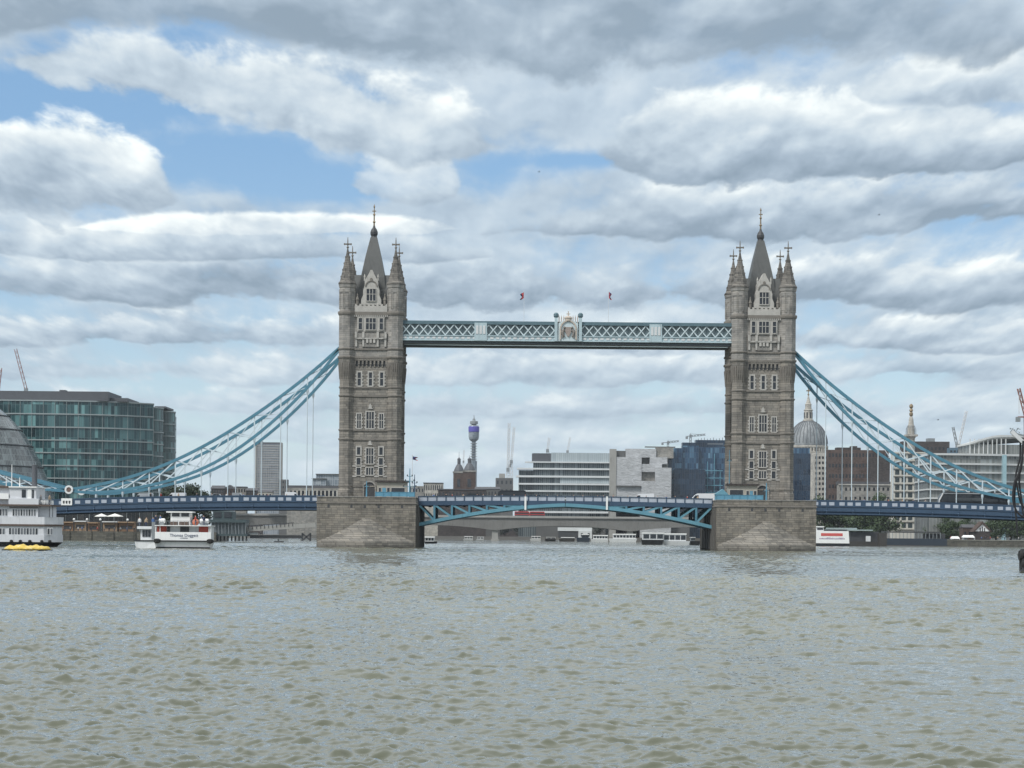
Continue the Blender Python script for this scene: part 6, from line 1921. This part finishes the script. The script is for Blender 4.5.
# ---- white river steamer at the left edge
Y = 372
def zz_(y): return WZ(25, y, Y)
def xx_(x, y=510): return WX(x, y, Y)
XS = xx_(-62)
T = Thing('river_steamer', 'white three deck river steamer with black hull and dark funnel', 'ship', (xx_(0), Y + 4, 0))
sx1 = xx_(58)
hull = MB().loft([[(XS, Y + 0.6, -0.8), (sx1 - 4.2, Y + 0.9, -0.8), (sx1 - 2.2, Y + 4, -0.8), (sx1 - 4.2, Y + 7.1, -0.8), (XS, Y + 7.4, -0.8)],
                  [(XS, Y, zz_(542)), (sx1 - 2.6, Y + 0.2, zz_(542)), (sx1 + 0.1, Y + 4, zz_(542)), (sx1 - 2.6, Y + 7.8, zz_(542)), (XS, Y + 8, zz_(542))]])
T.part('hull', hull, HULLK)
def deckplan(x1, inset): return [(XS, Y + inset), (x1 - 2.4, Y + inset), (x1 - 0.4, Y + 1.6 + inset), (x1, Y + 4), (x1 - 0.4, Y + 6.4 - inset), (x1 - 2.4, Y + 8 - inset), (XS, Y + 8 - inset)]
T.part('lower_wall', MB().ext_z(deckplan(xx_(57.8), 0.05), zz_(542), zz_(534.5)), SHIPW)
T.part('lower_saloon', MB().ext_z(deckplan(xx_(57.2), 0.15), zz_(534.5), zz_(526)), SHIPW)
T.part('mid_deck', MB().ext_z(deckplan(xx_(58.4), -0.12), zz_(526), zz_(524.2)), BROWNT)
T.part('mid_bulwark', MB().ext_z(deckplan(xx_(58.2), -0.05), zz_(524.2), zz_(516.8)), SHIPW)
T.part('mid_saloon', MB().box(XS, xx_(37.2), Y + 0.5, Y + 7.5, zz_(516.8), zz_(506)), SHIPW)
T.part('aft_room', MB().box(xx_(37.2), xx_(48.6), Y + 1.6, Y + 6.4, zz_(516.8), zz_(506)), SHIPW)
T.part('upper_deck', MB().box(XS, xx_(51.5), Y - 0.1, Y + 8.1, zz_(506), zz_(504.4)), BROWNT)
T.part('upper_bulwark', MB().box(xx_(8.5), xx_(38.5), Y, Y + 7.9, zz_(504.4), zz_(498.5)), SHIPW)
T.part('wheelhouse', MB().box(xx_(8.8), xx_(35.5), Y + 0.4, Y + 7.4, zz_(498.5), zz_(487.6)), SHIPW)
T.part('wheelhouse_roof', MB().box(xx_(8.2), xx_(36.2), Y + 0.1, Y + 7.7, zz_(487.6), zz_(486.4)), WHITE)
T.part('forward_house', MB().box(XS, xx_(8.0), Y + 1.0, Y + 7.0, zz_(504.4), zz_(488)), SHIPW)
T.part('forward_canvas', MB().box(XS, xx_(8.4), Y + 0.4, Y + 7.4, zz_(488), zz_(486.2)), BROWNT)
T.part('awning', MB().box(XS, xx_(8.2), Y + 0.2, Y + 1.0, zz_(499.2), zz_(493.5)), WHITE)
for a, b, y0, y1, n in ((11.5, 35.5, 508.8, 516.2, 9), (8.5, 38, 527.6, 535, 10), (47, 53, 527.6, 534.6, 2), (-10, 7, 508.8, 516.2, 6), (-10, 5, 528, 535, 5)):
    w_ = (b - a) / n
    for k in range(n):
        f_ = Y + (0.5 if y0 < 520 else 0.15)
        wo = T.part('window', MB().box(xx_(a + k * w_ + 0.2), xx_(a + (k + 1) * w_ - 0.2), f_ - 0.06, f_ + 0.1, zz_(y1), zz_(y0)), OFFW)
        T.part('pane', MB().box(xx_(a + k * w_ + 0.65), xx_(a + (k + 1) * w_ - 0.5), f_ - 0.09, f_, zz_(y1 - 0.5), zz_(y0 + 0.6)), CURT if k % 3 else PANE, wo)
for a, b, y0, y1 in ((21.2, 25.2, 489.5, 497.5), (31.5, 33.2, 489.5, 498)):
    T.part('wheelhouse_window', MB().box(xx_(a), xx_(b), Y + 0.33, Y + 0.5, zz_(y1), zz_(y0)), PANE)
T.part('wheelhouse_door', MB().box(xx_(27), xx_(30.6), Y + 0.34, Y + 0.5, zz_(503.5), zz_(489)), WHITE)
T.part('funnel', MB().lathe(xx_(29.2), Y + 4, [(0.5, zz_(487)), (0.48, zz_(465)), (0.55, zz_(464.6)), (0.5, zz_(464))], 14), ROOFG)
for px_, yt in ((7.5, 464), (2, 476), (15.5, 477)):
    T.part('mast', MB().lathe(xx_(px_), Y + 3, [(0.09, zz_(487)), (0.05, zz_(yt))], 6), WHITE)
sc_ = MB()
for k in range(26):
    sc_.box(xx_(9 + k * 1.1), xx_(9.5 + k * 1.1), Y + 0.4, Y + 0.52, zz_(508.4), zz_(506.6))
T.part('scalloped_trim', sc_, BROWNT)
for k, px_ in enumerate((12, 21, 30.5, 42.5, 50.5)):
    T.part('tyre_fender', MB().lathe(xx_(px_), Y - 0.3, [(0.12, zz_(542.6)), (0.3, zz_(542)), (0.3, zz_(540.4)), (0.1, zz_(539.8))], 8), TYRE)
rl = MB()
for k in range(9):
    rl.box(xx_(38.5 + k * 1.6), xx_(38.8 + k * 1.6), Y + 0.1, Y + 0.2, zz_(504.4), zz_(499.6))
rl.box(xx_(38.5), xx_(51.4), Y + 0.1, Y + 0.2, zz_(500), zz_(499.5)).box(xx_(38.5), xx_(51.4), Y + 0.1, Y + 0.2, zz_(502.2), zz_(501.8))
T.part('railing', rl, CRG)
for px_ in (48.8, 52):
    T.part('stanchion', MB().box(xx_(px_), xx_(px_ + 0.4), Y + 0.3, Y + 0.5, zz_(517), zz_(505)), IRON)
for i, (px_, w, lab) in enumerate(((43, 1.2, 'white round table on the upper deck of the steamer, the larger'), (46.8, 0.75, 'white round table at the aft end of the steamer, the smaller'))):
    x = xx_(px_)
    zt = zz_(500.2)
    Tt = Thing('deck_table', lab, 'table', (x, Y + 2, zz_(504.4)), 'tables on the steamer')
    Tt.part('tabletop', MB().lathe(x, Y + 2, [(w, zt - 0.1), (w, zt)], 14), WHITE)
    Tt.part('table_cloth', MB().lathe(x, Y + 2, [(w * 1.02, zt - 0.55), (w * 1.0, zt - 0.1)], 14), WHITE)
    Tt.part('leg', MB().lathe(x, Y + 2, [(0.3, zz_(504.4)), (0.07, zz_(504.2)), (0.07, zt - 0.1)], 8), IRON)
for px_, k in ((40.6, 'grey'), (49.5, 'tan'), (53, 'white')):
    if px_ < 51: person((k, 'navy'), 0, px_, 0, Y + 1.2, 'person in a %s top on the upper deck of the white steamer' % k, 'people on the steamer', 1.0, zz_(504.4))
# ---- yellow bagged raft
Y = 288
T = Thing('yellow_raft', 'low yellow covered raft floating before the white steamer', 'raft', (WX(25, 548, Y), Y + 1.5, 0))
x0, x1 = WX(1.5, 548, Y), WX(48.5, 548, Y)
m = MB()
rings = []
rs = np.random.RandomState(5)
n = 22
for i in range(n + 1):
    t = i / n
    x = x0 + (x1 - x0) * t
    e = math.sin(math.pi * min(1, max(0.02, min(t, 1 - t) * 5)) / 2) ** 0.6
    hgt = (0.62 + 0.10 * math.sin(t * 21) + 0.07 * math.sin(t * 47 + 1)) * e
    w = 1.5 * e
    rings.append([(x, Y + 1.5 + w * math.cos(a), 0.16 + hgt * max(0, math.sin(a)) ** 0.7 * (1 + 0.08 * math.sin(9 * t + 3 * a))) for a in np.linspace(-0.05, math.pi + 0.05, 11)])
m.loft(rings)
YEL, g, p = newmat('yellow_cover')
P = objc(g)
nn = g.noise(P, 1.6, 5, 0.65, 0.8)
g.l.new(g.mix(g.sm(nn, 0.5, 0.68), (0.62, 0.44, 0.075), (0.66, 0.58, 0.33)), p.inputs['Base Color'])
p.inputs['Roughness'].default_value = 0.6
bump(g, p, nn, 0.7, 0.2)
T.part('cover', m, YEL, smooth=True)
T.part('hull', MB().loft([[(x0 + 0.3, Y + 0.3, -0.4), (x1 - 0.3, Y + 0.3, -0.4), (x1 - 0.3, Y + 2.7, -0.4), (x0 + 0.3, Y + 2.7, -0.4)], [(x0, Y, 0.2), (x1, Y, 0.2), (x1, Y + 3, 0.2), (x0, Y + 3, 0.2)]]), HULLK)
# ---- passenger boat
Y = 362
def zb_(y): return WZ(172, y, Y)
def xb_(x, y=530): return WX(x, y, Y)
T = Thing('passenger_boat', 'white passenger boat with orange panels and a small wheelhouse', 'boat', (xb_(178), Y + 8, 0))
hl = [[(xb_(156.5), Y + 0.6, -0.6), (xb_(209), Y + 0.6, -0.6), (xb_(207), Y + 5.4, -0.6), (xb_(170), Y + 6.4, -0.6), (xb_(156.5), Y + 5.4, -0.6)],
      [(xb_(154.2), Y, zb_(541.2)), (xb_(211), Y, zb_(541.2)), (xb_(209.5), Y + 6, zb_(541.2)), (xb_(172), Y + 7, zb_(541.2)), (xb_(154.2), Y + 6, zb_(541.2))]]
T.part('hull', MB().loft(hl), HULLW)
T.part('boot_stripe', MB().loft([[(x, y, z) for x, y, z in ((xb_(155.9), Y + 0.32, -0.2), (xb_(209.7), Y + 0.32, -0.2), (xb_(208), Y + 5, -0.2), (xb_(155.9), Y + 5, -0.2))], [(xb_(155.7), Y + 0.18, 0.28), (xb_(210.0), Y + 0.18, 0.28), (xb_(208.2), Y + 5, 0.28), (xb_(155.7), Y + 5, 0.28)]]), HULLK)
T.part('rubbing_strake', MB().box(xb_(153.6), xb_(211.6), Y - 0.15, Y + 5.5, zb_(541.6), zb_(540.3)), HULLK)
st_ = T.part('stern_panel', MB().box(xb_(155), xb_(211), Y, Y + 0.5, zb_(540.3), zb_(532)), WHITE)
T.part('saloon', MB().box(xb_(156), xb_(209.4), Y + 1.2, Y + 5.6, zb_(540.3), zb_(526)), OFFW)
for a, b, nm, mt in ((156.2, 165.5, 'red_panel', REDP), (198, 207.3, 'red_panel', REDP), (179.3, 188, 'doorway', IRON), (166, 169, 'doorway', IRON)):
    T.part(nm, MB().box(xb_(a), xb_(b), Y + 1.0, Y + 1.25, zb_(532), zb_(526.3)), mt)
T.part('upper_deck', MB().box(xb_(154.8), xb_(210.6), Y - 0.2, Y + 5.8, zb_(526), zb_(525.2)), WHITE)
for px_ in (155.2, 159.6, 208.6, 210.4):
    T.part('stanchion', MB().box(xb_(px_), xb_(px_ + 0.7), Y + 0.1, Y + 0.25, zb_(532.2), zb_(526)), WHITE)
rl = MB()
for k in range(16):
    rl.box(xb_(155 + k * 3.65), xb_(155.25 + k * 3.65), Y + 0.1, Y + 0.18, zb_(525.4), zb_(520.8))
rl.box(xb_(155), xb_(210.2), Y + 0.1, Y + 0.18, zb_(521.1), zb_(520.7))
T.part('railing', rl, CRG)
T.part('wheelhouse', MB().box(xb_(168), xb_(187.6), Y + 2.6, Y + 5.2, zb_(525.3), zb_(512.4)), WHITE)
T.part('wheelhouse_roof', MB().box(xb_(164), xb_(190.5), Y + 2.1, Y + 5.6, zb_(512.4), zb_(511.2)), WHITE)
for a, b in ((169.6, 177), (179, 186.6)):
    T.part('wheelhouse_window', MB().box(xb_(a), xb_(b), Y + 2.5, Y + 2.7, zb_(516.2), zb_(512.9)), PANE)
def can(mb, a, b, y0, y1, yy):
    r = (zb_(y0) - zb_(y1)) / 2
    zc = (zb_(y0) + zb_(y1)) / 2
    mb.tube([(xb_(a), yy, zc), (xb_(a + 0.6), yy, zc), (xb_(b - 0.6), yy, zc), (xb_(b), yy, zc)], [r * 0.7, r, r, r * 0.7], 12)
for a, b in ((157, 163.2), (198.2, 207)):
    m = MB(); can(m, a, b, 518.4, 523.2, Y + 2)
    T.part('liferaft', m, WHITE)
    T.part('cradle', MB().box(xb_(a + 1), xb_(b - 1), Y + 1.4, Y + 2.6, zb_(525.2), zb_(522.9)), CRG)
T.part('orange_float', MB().sphere(xb_(193.5), Y + 2.2, zb_(522), 0.62, 10), paint('float_orange', (0.5, 0.16, 0.09), 0.6, 0.2))
for a, b in ((169, 176), (178, 187)):
    T.part('deck_seat', MB().box(xb_(a), xb_(b), Y + 1.2, Y + 2.2, zb_(525.2), zb_(521.6)), BROWNT)
# fore part on the left: lower grey deckhouse with its own bow
T.part('fore_hull', MB().loft([[(xb_(136), Y + 1.25, -0.6), (xb_(156.8), Y + 0.45, -0.6), (xb_(156.8), Y + 5.4, -0.6), (xb_(138), Y + 4, -0.6)], [(xb_(133.2), Y + 1.15, zb_(540.5)), (xb_(156.8), Y + 0.5, zb_(540.5)), (xb_(156.8), Y + 5.9, zb_(540.5)), (xb_(134), Y + 3.6, zb_(540.5))]]), HULLW)
T.part('fore_strake', MB().bar((xb_(133), Y + 1.15, zb_(540.8)), (xb_(155), Y + 0.5, zb_(540.8)), 0.16, 0.2), HULLK)
T.part('fore_house', MB().box(xb_(138.5), xb_(155.5), Y + 2, Y + 5, zb_(540.4), zb_(529)), OFFW)
T.part('fore_bulwark', MB().box(xb_(135.5), xb_(155.5), Y + 1.5, Y + 5.2, zb_(529.2), zb_(526.5)), HULLW)
for k in range(3):
    T.part('fore_window', MB().box(xb_(140.5 + k * 2.9), xb_(142.8 + k * 2.9), Y + 1.9, Y + 2.1, zb_(537), zb_(530.2)), PANE)
T.part('ladder', MB().box(xb_(150.5), xb_(154), Y + 1.2, Y + 1.4, zb_(540), zb_(522)), CRG)
for px_ in (157.5, 210.5):
    T.part('bow_fender', MB().lathe(xb_(px_), Y - 0.3, [(0.2, zb_(543.4)), (0.55, zb_(542.4)), (0.6, zb_(539.6)), (0.25, zb_(538.6))], 10), TYRE)
def text(T, s, x, y, z, size, mat, parent, name='lettering'):
    cu = bpy.data.curves.new(name, 'FONT')
    cu.body = s
    cu.size = size
    cu.align_x = 'CENTER'
    cu.extrude = 0.01
    o = bpy.data.objects.new(name, cu)
    COL.objects.link(o)
    dg = bpy.context.evaluated_depsgraph_get()
    me = bpy.data.meshes.new_from_object(o.evaluated_get(dg))
    bpy.data.objects.remove(o)
    M = Matrix.Translation((x - T.loc[0], y - T.loc[1], z - T.loc[2])) @ Matrix.Rotation(R(90), 4, 'X')
    me.transform(M)
    me.materials.clear(); me.materials.append(mat)
    o = bpy.data.objects.new(name, me)
    COL.objects.link(o)
    o.parent = parent
    return o
text(T, 'Thomas Doggett', xb_(184), Y - 0.03, zb_(536.6), 0.72, paint('sign_navy', (0.05, 0.07, 0.14), 0.5), st_)
text(T, 'LONDON', xb_(184), Y - 0.03, zb_(538.6), 0.30, MATS['sign_navy'], st_)
for i, (px_, k) in enumerate(((139.5, 'white'), (146, 'tan'), (153, 'blue'), (155.6, 'navy'), (160.5, 'blue'), (195.5, 'red'), (191.5, 'grey'), (204, 'navy'))):
    person((k, 'navy'), i % 2, px_, 0, Y + (3.2 if px_ < 155 else 1.0 if i % 2 else 2.0), 'passenger in a %s top on the deck of the white passenger boat' % k, 'passengers on the boat', 0.4 * i, zb_(527.5 if px_ < 155 else 525.2))
# ---- red and white trip boat behind the right pier
Y = 800
T = Thing('trip_boat', 'white trip boat with a red banner half hidden by the right pier', 'boat', (WX(832, 540, Y), Y + 3, 0))
q = lambda y: WZ(832, y, Y)
x = lambda p: WX(p, 537, Y)
T.part('hull', MB().box(x(809), x(849.5), Y + 0.2, Y + 7, -0.5, q(543.2)), HULLK)
T.part('side_panel', MB().ext_y([(x(809), q(543.3)), (x(849.5), q(543.3)), (x(848.6), q(531)), (x(809), q(531))], Y, Y + 6.5), WHITE)
bo = T.part('red_banner', MB().box(x(821), x(842.6), Y - 0.06, Y + 0.1, q(536), q(533.2)), paint('banner_red', (0.55, 0.10, 0.09), 0.5, 0.1))
mk = MB()
rs = random.Random(4)
for k in range(20):
    a = 819.5 + k * 1.28
    hgt = 1.0 + 0.9 * rs.random()
    mk.box(x(a), x(a + 0.75), Y - 0.05, Y + 0.1, q(539.3), q(539.3 - hgt))
T.part('painted_mark', mk, paint('mark_plum', (0.22, 0.16, 0.28), 0.5))
T.part('wheelhouse', MB().box(x(814), x(824), Y + 1, Y + 4, q(531), q(527.2)), OFFW)
T.part('wheelhouse_roof', MB().box(x(813.5), x(824.5), Y + 0.7, Y + 4.3, q(527.2), q(526.3)), WHITE)
T.part('window', MB().box(x(817.5), x(823.4), Y + 0.93, Y + 1.1, q(530), q(528)), PANE)
T.part('top_rail', MB().box(x(824), x(848), Y + 0.3, Y + 0.5, q(529.6), q(529.2)), CRG)
T.part('seat_row', MB().box(x(826), x(847), Y + 1, Y + 5, q(531), q(529.9)), MATS['pontoon_navy'])
# ---- boats under the lifting span
def small_boat(x0, x1, yw, ydeck, ycab, ytop, Y, label, hull, cab, nwin, group='boats under the lifting span', cx=(0.15, 0.95)):
    T = Thing('river_boat', label, 'boat', (WX((x0 + x1) / 2, yw, Y), Y + 2, 0), group)
    q = lambda y: WZ((x0 + x1) / 2, y, Y)
    x = lambda p: WX(p, yw, Y)
    L = x(x1) - x(x0)
    a = x(x0)
    T.part('hull', MB().loft([[(a + L * 0.05, Y + 0.6, -0.4), (a + L * 0.95, Y + 0.6, -0.4), (a + L * 0.95, Y + 4.4, -0.4), (a + L * 0.05, Y + 4.4, -0.4)], [(a, Y, q(ydeck)), (a + L, Y, q(ydeck)), (a + L, Y + 5, q(ydeck)), (a, Y + 5, q(ydeck))]]), hull)
    c0, c1 = a + L * cx[0], a + L * cx[1]
    T.part('cabin', MB().box(c0, c1, Y + 0.4, Y + 4.6, q(ydeck), q(ycab)), cab)
    T.part('roof', MB().box(c0 - 0.2, c1 + 0.2, Y + 0.2, Y + 4.8, q(ycab), q(ytop)), WHITE)
    for k in range(nwin):
        w_ = (c1 - c0) / nwin
        T.part('window', MB().box(c0 + w_ * (k + 0.08), c0 + w_ * (k + 0.92), Y + 0.33, Y + 0.5, q(ydeck - (ydeck - ycab) * 0.2), q(ycab + (ydeck - ycab) * 0.12)), PANE)
    return T
small_boat(641.5, 663.5, 544.3, 539.8, 533.6, 532.6, 800, 'waiting passenger catamaran with a black bow and white roof', HULLK, OFFW, 3, cx=(0.06, 1.0))
small_boat(663.8, 690, 544.0, 541.0, 534.6, 533.4, 802, 'white passenger launch moored stern to the black bowed catamaran', HULLW, OFFW, 4, cx=(0.0, 0.85))
small_boat(690, 700, 543.6, 541.0, 537.6, 537.2, 806, 'low dark workboat beside the right pier', HULLK, CRG, 2, cx=(0.1, 0.5))
small_boat(609, 637, 541.2, 538.4, 534.8, 533.8, 1250, 'long white moored boat below the round grey green tree', HULLW, WHITE, 7)
small_boat(591, 608.5, 541.0, 539.0, 535.8, 535, 1255, 'shorter white moored boat left of the long one', HULLW, WHITE, 5)
small_boat(576.5, 590, 541.4, 537.6, 534.8, 534, 1240, 'dark navy moored tug left of the white boats', MATS['pontoon_navy'], MATS['pontoon_navy'], 2, cx=(0.4, 0.9))
small_boat(559, 575, 540.8, 538.9, 537.8, 537.2, 1300, 'brown barge moored before the white river shelter', MATS['stage_brown'], MATS['stage_brown'], 0)
for x0, x1, yt, lab in ((951.5, 960, 536.4, 'white marquee on the low river wall, left of the covered one below the hut'), (963, 975, 535.2, 'long white marquee on the river wall just below the gabled hut')):
    T = Thing('marquee', lab, 'tent', (WX((x0 + x1) / 2, 540, 951), 953, 2.9), 'marquees on the right quay')
    a, b, zt = WX(x0, 538, 951), WX(x1, 538, 951), WZ((x0 + x1) / 2, yt, 951)
    T.part('canopy', MB().loft([[(a, 951, zt - 1.0), (b, 951, zt - 1.0), (b, 955, zt - 1.0), (a, 955, zt - 1.0)], [(a + 0.5, 952.8, zt), (b - 0.5, 952.8, zt), (b - 0.5, 953.2, zt), (a + 0.5, 953.2, zt)]]), WHITE)
    for xx in (a + 0.1, b - 0.1):
        T.part('pole', MB().box(xx - 0.08, xx + 0.08, 951.1, 951.26, 2.9, zt - 0.95), OFFW)
    T.part('side_cloth', MB().box(a + 0.3, (a + b) / 2, 954.8, 954.9, 2.9, zt - 1.0), OFFW)
T = small_boat(424.5, 437, 543.2, 541.4, 537.5, 536.4, 700, 'white speedboat leaving a wake beside the left pier', HULLK, WHITE, 3, group='boats under the lifting span', cx=(0.05, 0.75))
small_boat(463, 473, 540.4, 539.0, 536.8, 536.2, 1400, 'white cabin boat far under the arch near the left pier, the larger of two', HULLW, WHITE, 3)
small_boat(476, 484, 540.3, 539.1, 537.2, 536.7, 1420, 'small white cabin boat left of the concrete bridge foot', HULLW, WHITE, 2)
small_boat(530, 541, 540.2, 538.8, 536.6, 536.0, 1390, 'white boat with a pale canopy below the red buses', HULLW, WHITE, 3)
small_boat(545, 556, 540.4, 538.9, 537.4, 536.9, 1370, 'brown hulled boat left of the brown barge', MATS['stage_brown'], WHITE, 2)
T = Thing('mooring_raft', 'small dark mooring raft on the water right of the pavilion', 'raft', (WX(278, 540, 700), 700, 0))
T.part('deck', MB().box(WX(274, 540, 700), WX(283, 540, 700), 700, 703, -0.2, 0.45), IRON)
T.part('bollard', MB().lathe(WX(278, 540, 700), 701, [(0.2, 0.45), (0.2, 1.1), (0.3, 1.2)], 8), IRON)

# ================================================================== pontoon with hanging hoses at the right edge
Y = 165
T = Thing('hose_gantry', 'grey gantry arm with looping black hoses at the right edge', 'gantry', (WX(1052, 540, Y), Y, 1.2))
HOSE = paint('black_hose', (0.018, 0.018, 0.02), 0.5, 0.15, 2.0)
def G2(px_, py, dy=0.0): return (WX(px_, py, Y), Y + dy, WZ(px_, py, Y))
b_ = G2(1052, 560)
T.part('column', MB().tube([(b_[0], Y, 1.2), (b_[0], Y, WZ(1052, 455, Y))], 0.28, 10), CRG)
T.part('arm', MB().bar(G2(1011.5, 431.5), G2(1027, 446), 0.22, 0.3).bar(G2(1027, 446), G2(1052, 458), 0.3, 0.4), OFFW)
T.part('arm_brace', MB().bar(G2(1013, 433), G2(1030, 437), 0.12).bar(G2(1030, 437), G2(1052, 456), 0.14), CRG)
for i, pth in enumerate(([(1022, 441), (1021.5, 455), (1018, 472), (1013.5, 482), (1011.6, 497), (1014, 508), (1019, 515), (1027, 517), (1040, 505)],
                         [(1023, 441), (1022.5, 452), (1020.5, 470), (1015.5, 483), (1014.2, 500), (1016, 520), (1017, 535)],
                         [(1023.5, 442), (1022, 462), (1019.5, 480), (1022, 500), (1024, 515), (1030, 525)],
                         [(1021.5, 442), (1021, 458), (1017, 475), (1019, 490), (1023, 505), (1032, 512)])):
    P3_ = [Vector(G2(a, b, 0.25 * (i - 1.5))) for a, b in pth]
    fine_ = []
    for k in range(len(P3_) - 1):
        p0, p1, p2, p3 = P3_[max(k - 1, 0)], P3_[k], P3_[k + 1], P3_[min(k + 2, len(P3_) - 1)]
        for t in np.linspace(0, 1, 6, endpoint=False):
            fine_.append(0.5 * ((2 * p1) + (p2 - p0) * t + (2 * p0 - 5 * p1 + 4 * p2 - p3) * t * t + (3 * p1 - p0 - 3 * p2 + p3) * t ** 3))
    fine_.append(P3_[-1])
    T.part('hose', MB().tube(fine_, 0.075, 8), HOSE)
wl = MB()
rs = random.Random(9)
for k in range(22):                                     # tangle of cable ends on the arm
    a, b = 1010 + rs.random() * 12, 429 + rs.random() * 6
    wl.bar(G2(a, b), G2(a + rs.uniform(-3, 3), b - rs.uniform(-1.5, 2.0)), 0.05)
T.part('cable_tangle', wl, CRG)
T = Thing('work_pontoon', 'dark work pontoon edge at the right with hanging tyre fenders', 'pontoon', (WX(1052, 560, 172), 174, 0))
xp_ = WX(1028, 560, 172)
T.part('deck', MB().box(xp_, xp_ + 14, 172, 175, -0.4, 1.25), IRON)
T.part('edge', MB().box(xp_ - 0.12, xp_ + 14.1, 171.8, 175.1, 1.25, 1.42), IRON)
for k, (zc, dx) in enumerate(((1.35, -0.12), (0.62, 0.0))):
    t_ = MB().lathe(0, 0, [(0.2, -0.16), (0.42, -0.2), (0.5, 0), (0.42, 0.2), (0.2, 0.16)], 16)
    t_.v = [(xp_ - 0.28 + z * 0.9 + dx, 172.6 + x, zc + y) for x, y, z in t_.v]
    T.part('tyre_fender', t_, TYRE)
T.part('fender_post', MB().box(xp_ - 0.42, xp_ - 0.12, 172.2, 172.9, -0.3, 1.9), IRON)
# birds
for px_, py, lab in ((879, 215, 'tiny dark bird high in the cloud right of the right tower'), (938, 420, 'tiny dark bird between the monument and the cranes'), (539, 172, 'tiny dark bird in the blue gap of the clouds')):
    x, z = W(px_, py, 420)
    b = MB().tube([(x - 0.25, 420, z), (x, 420, z + 0.03), (x + 0.25, 420, z)], [0.02, 0.06, 0.015], 6)
    b.pts([(x - 0.05, 420, z), (x + 0.1, 420, z), (x + 0.05, 419.4, z + 0.25)], [(0, 1, 2)]).pts([(x - 0.05, 420, z), (x + 0.1, 420, z), (x + 0.05, 420.6, z + 0.25)], [(0, 1, 2)])
    single('bird', b, HULLK, lab, 'bird', (x, 420, z), 'birds in flight')

# ================================================================== thin river haze
hz = MB().box(-2600, 2600, -60, 4400, -5, 82)
HAZE = bpy.data.materials.new('river_haze')
HAZE.use_nodes = True
hn = HAZE.node_tree
hn.nodes.clear()
ho = hn.nodes.new('ShaderNodeOutputMaterial')
hv = hn.nodes.new('ShaderNodeVolumePrincipled')
hv.inputs['Color'].default_value = (0.86, 0.92, 1.0, 1)
hv.inputs['Density'].default_value = 0.00004
hv.inputs['Anisotropy'].default_value = 0.2
hn.links.new(hv.outputs[0], ho.inputs['Volume'])
o = hz.obj('haze', HAZE)
o['kind'] = 'stuff'
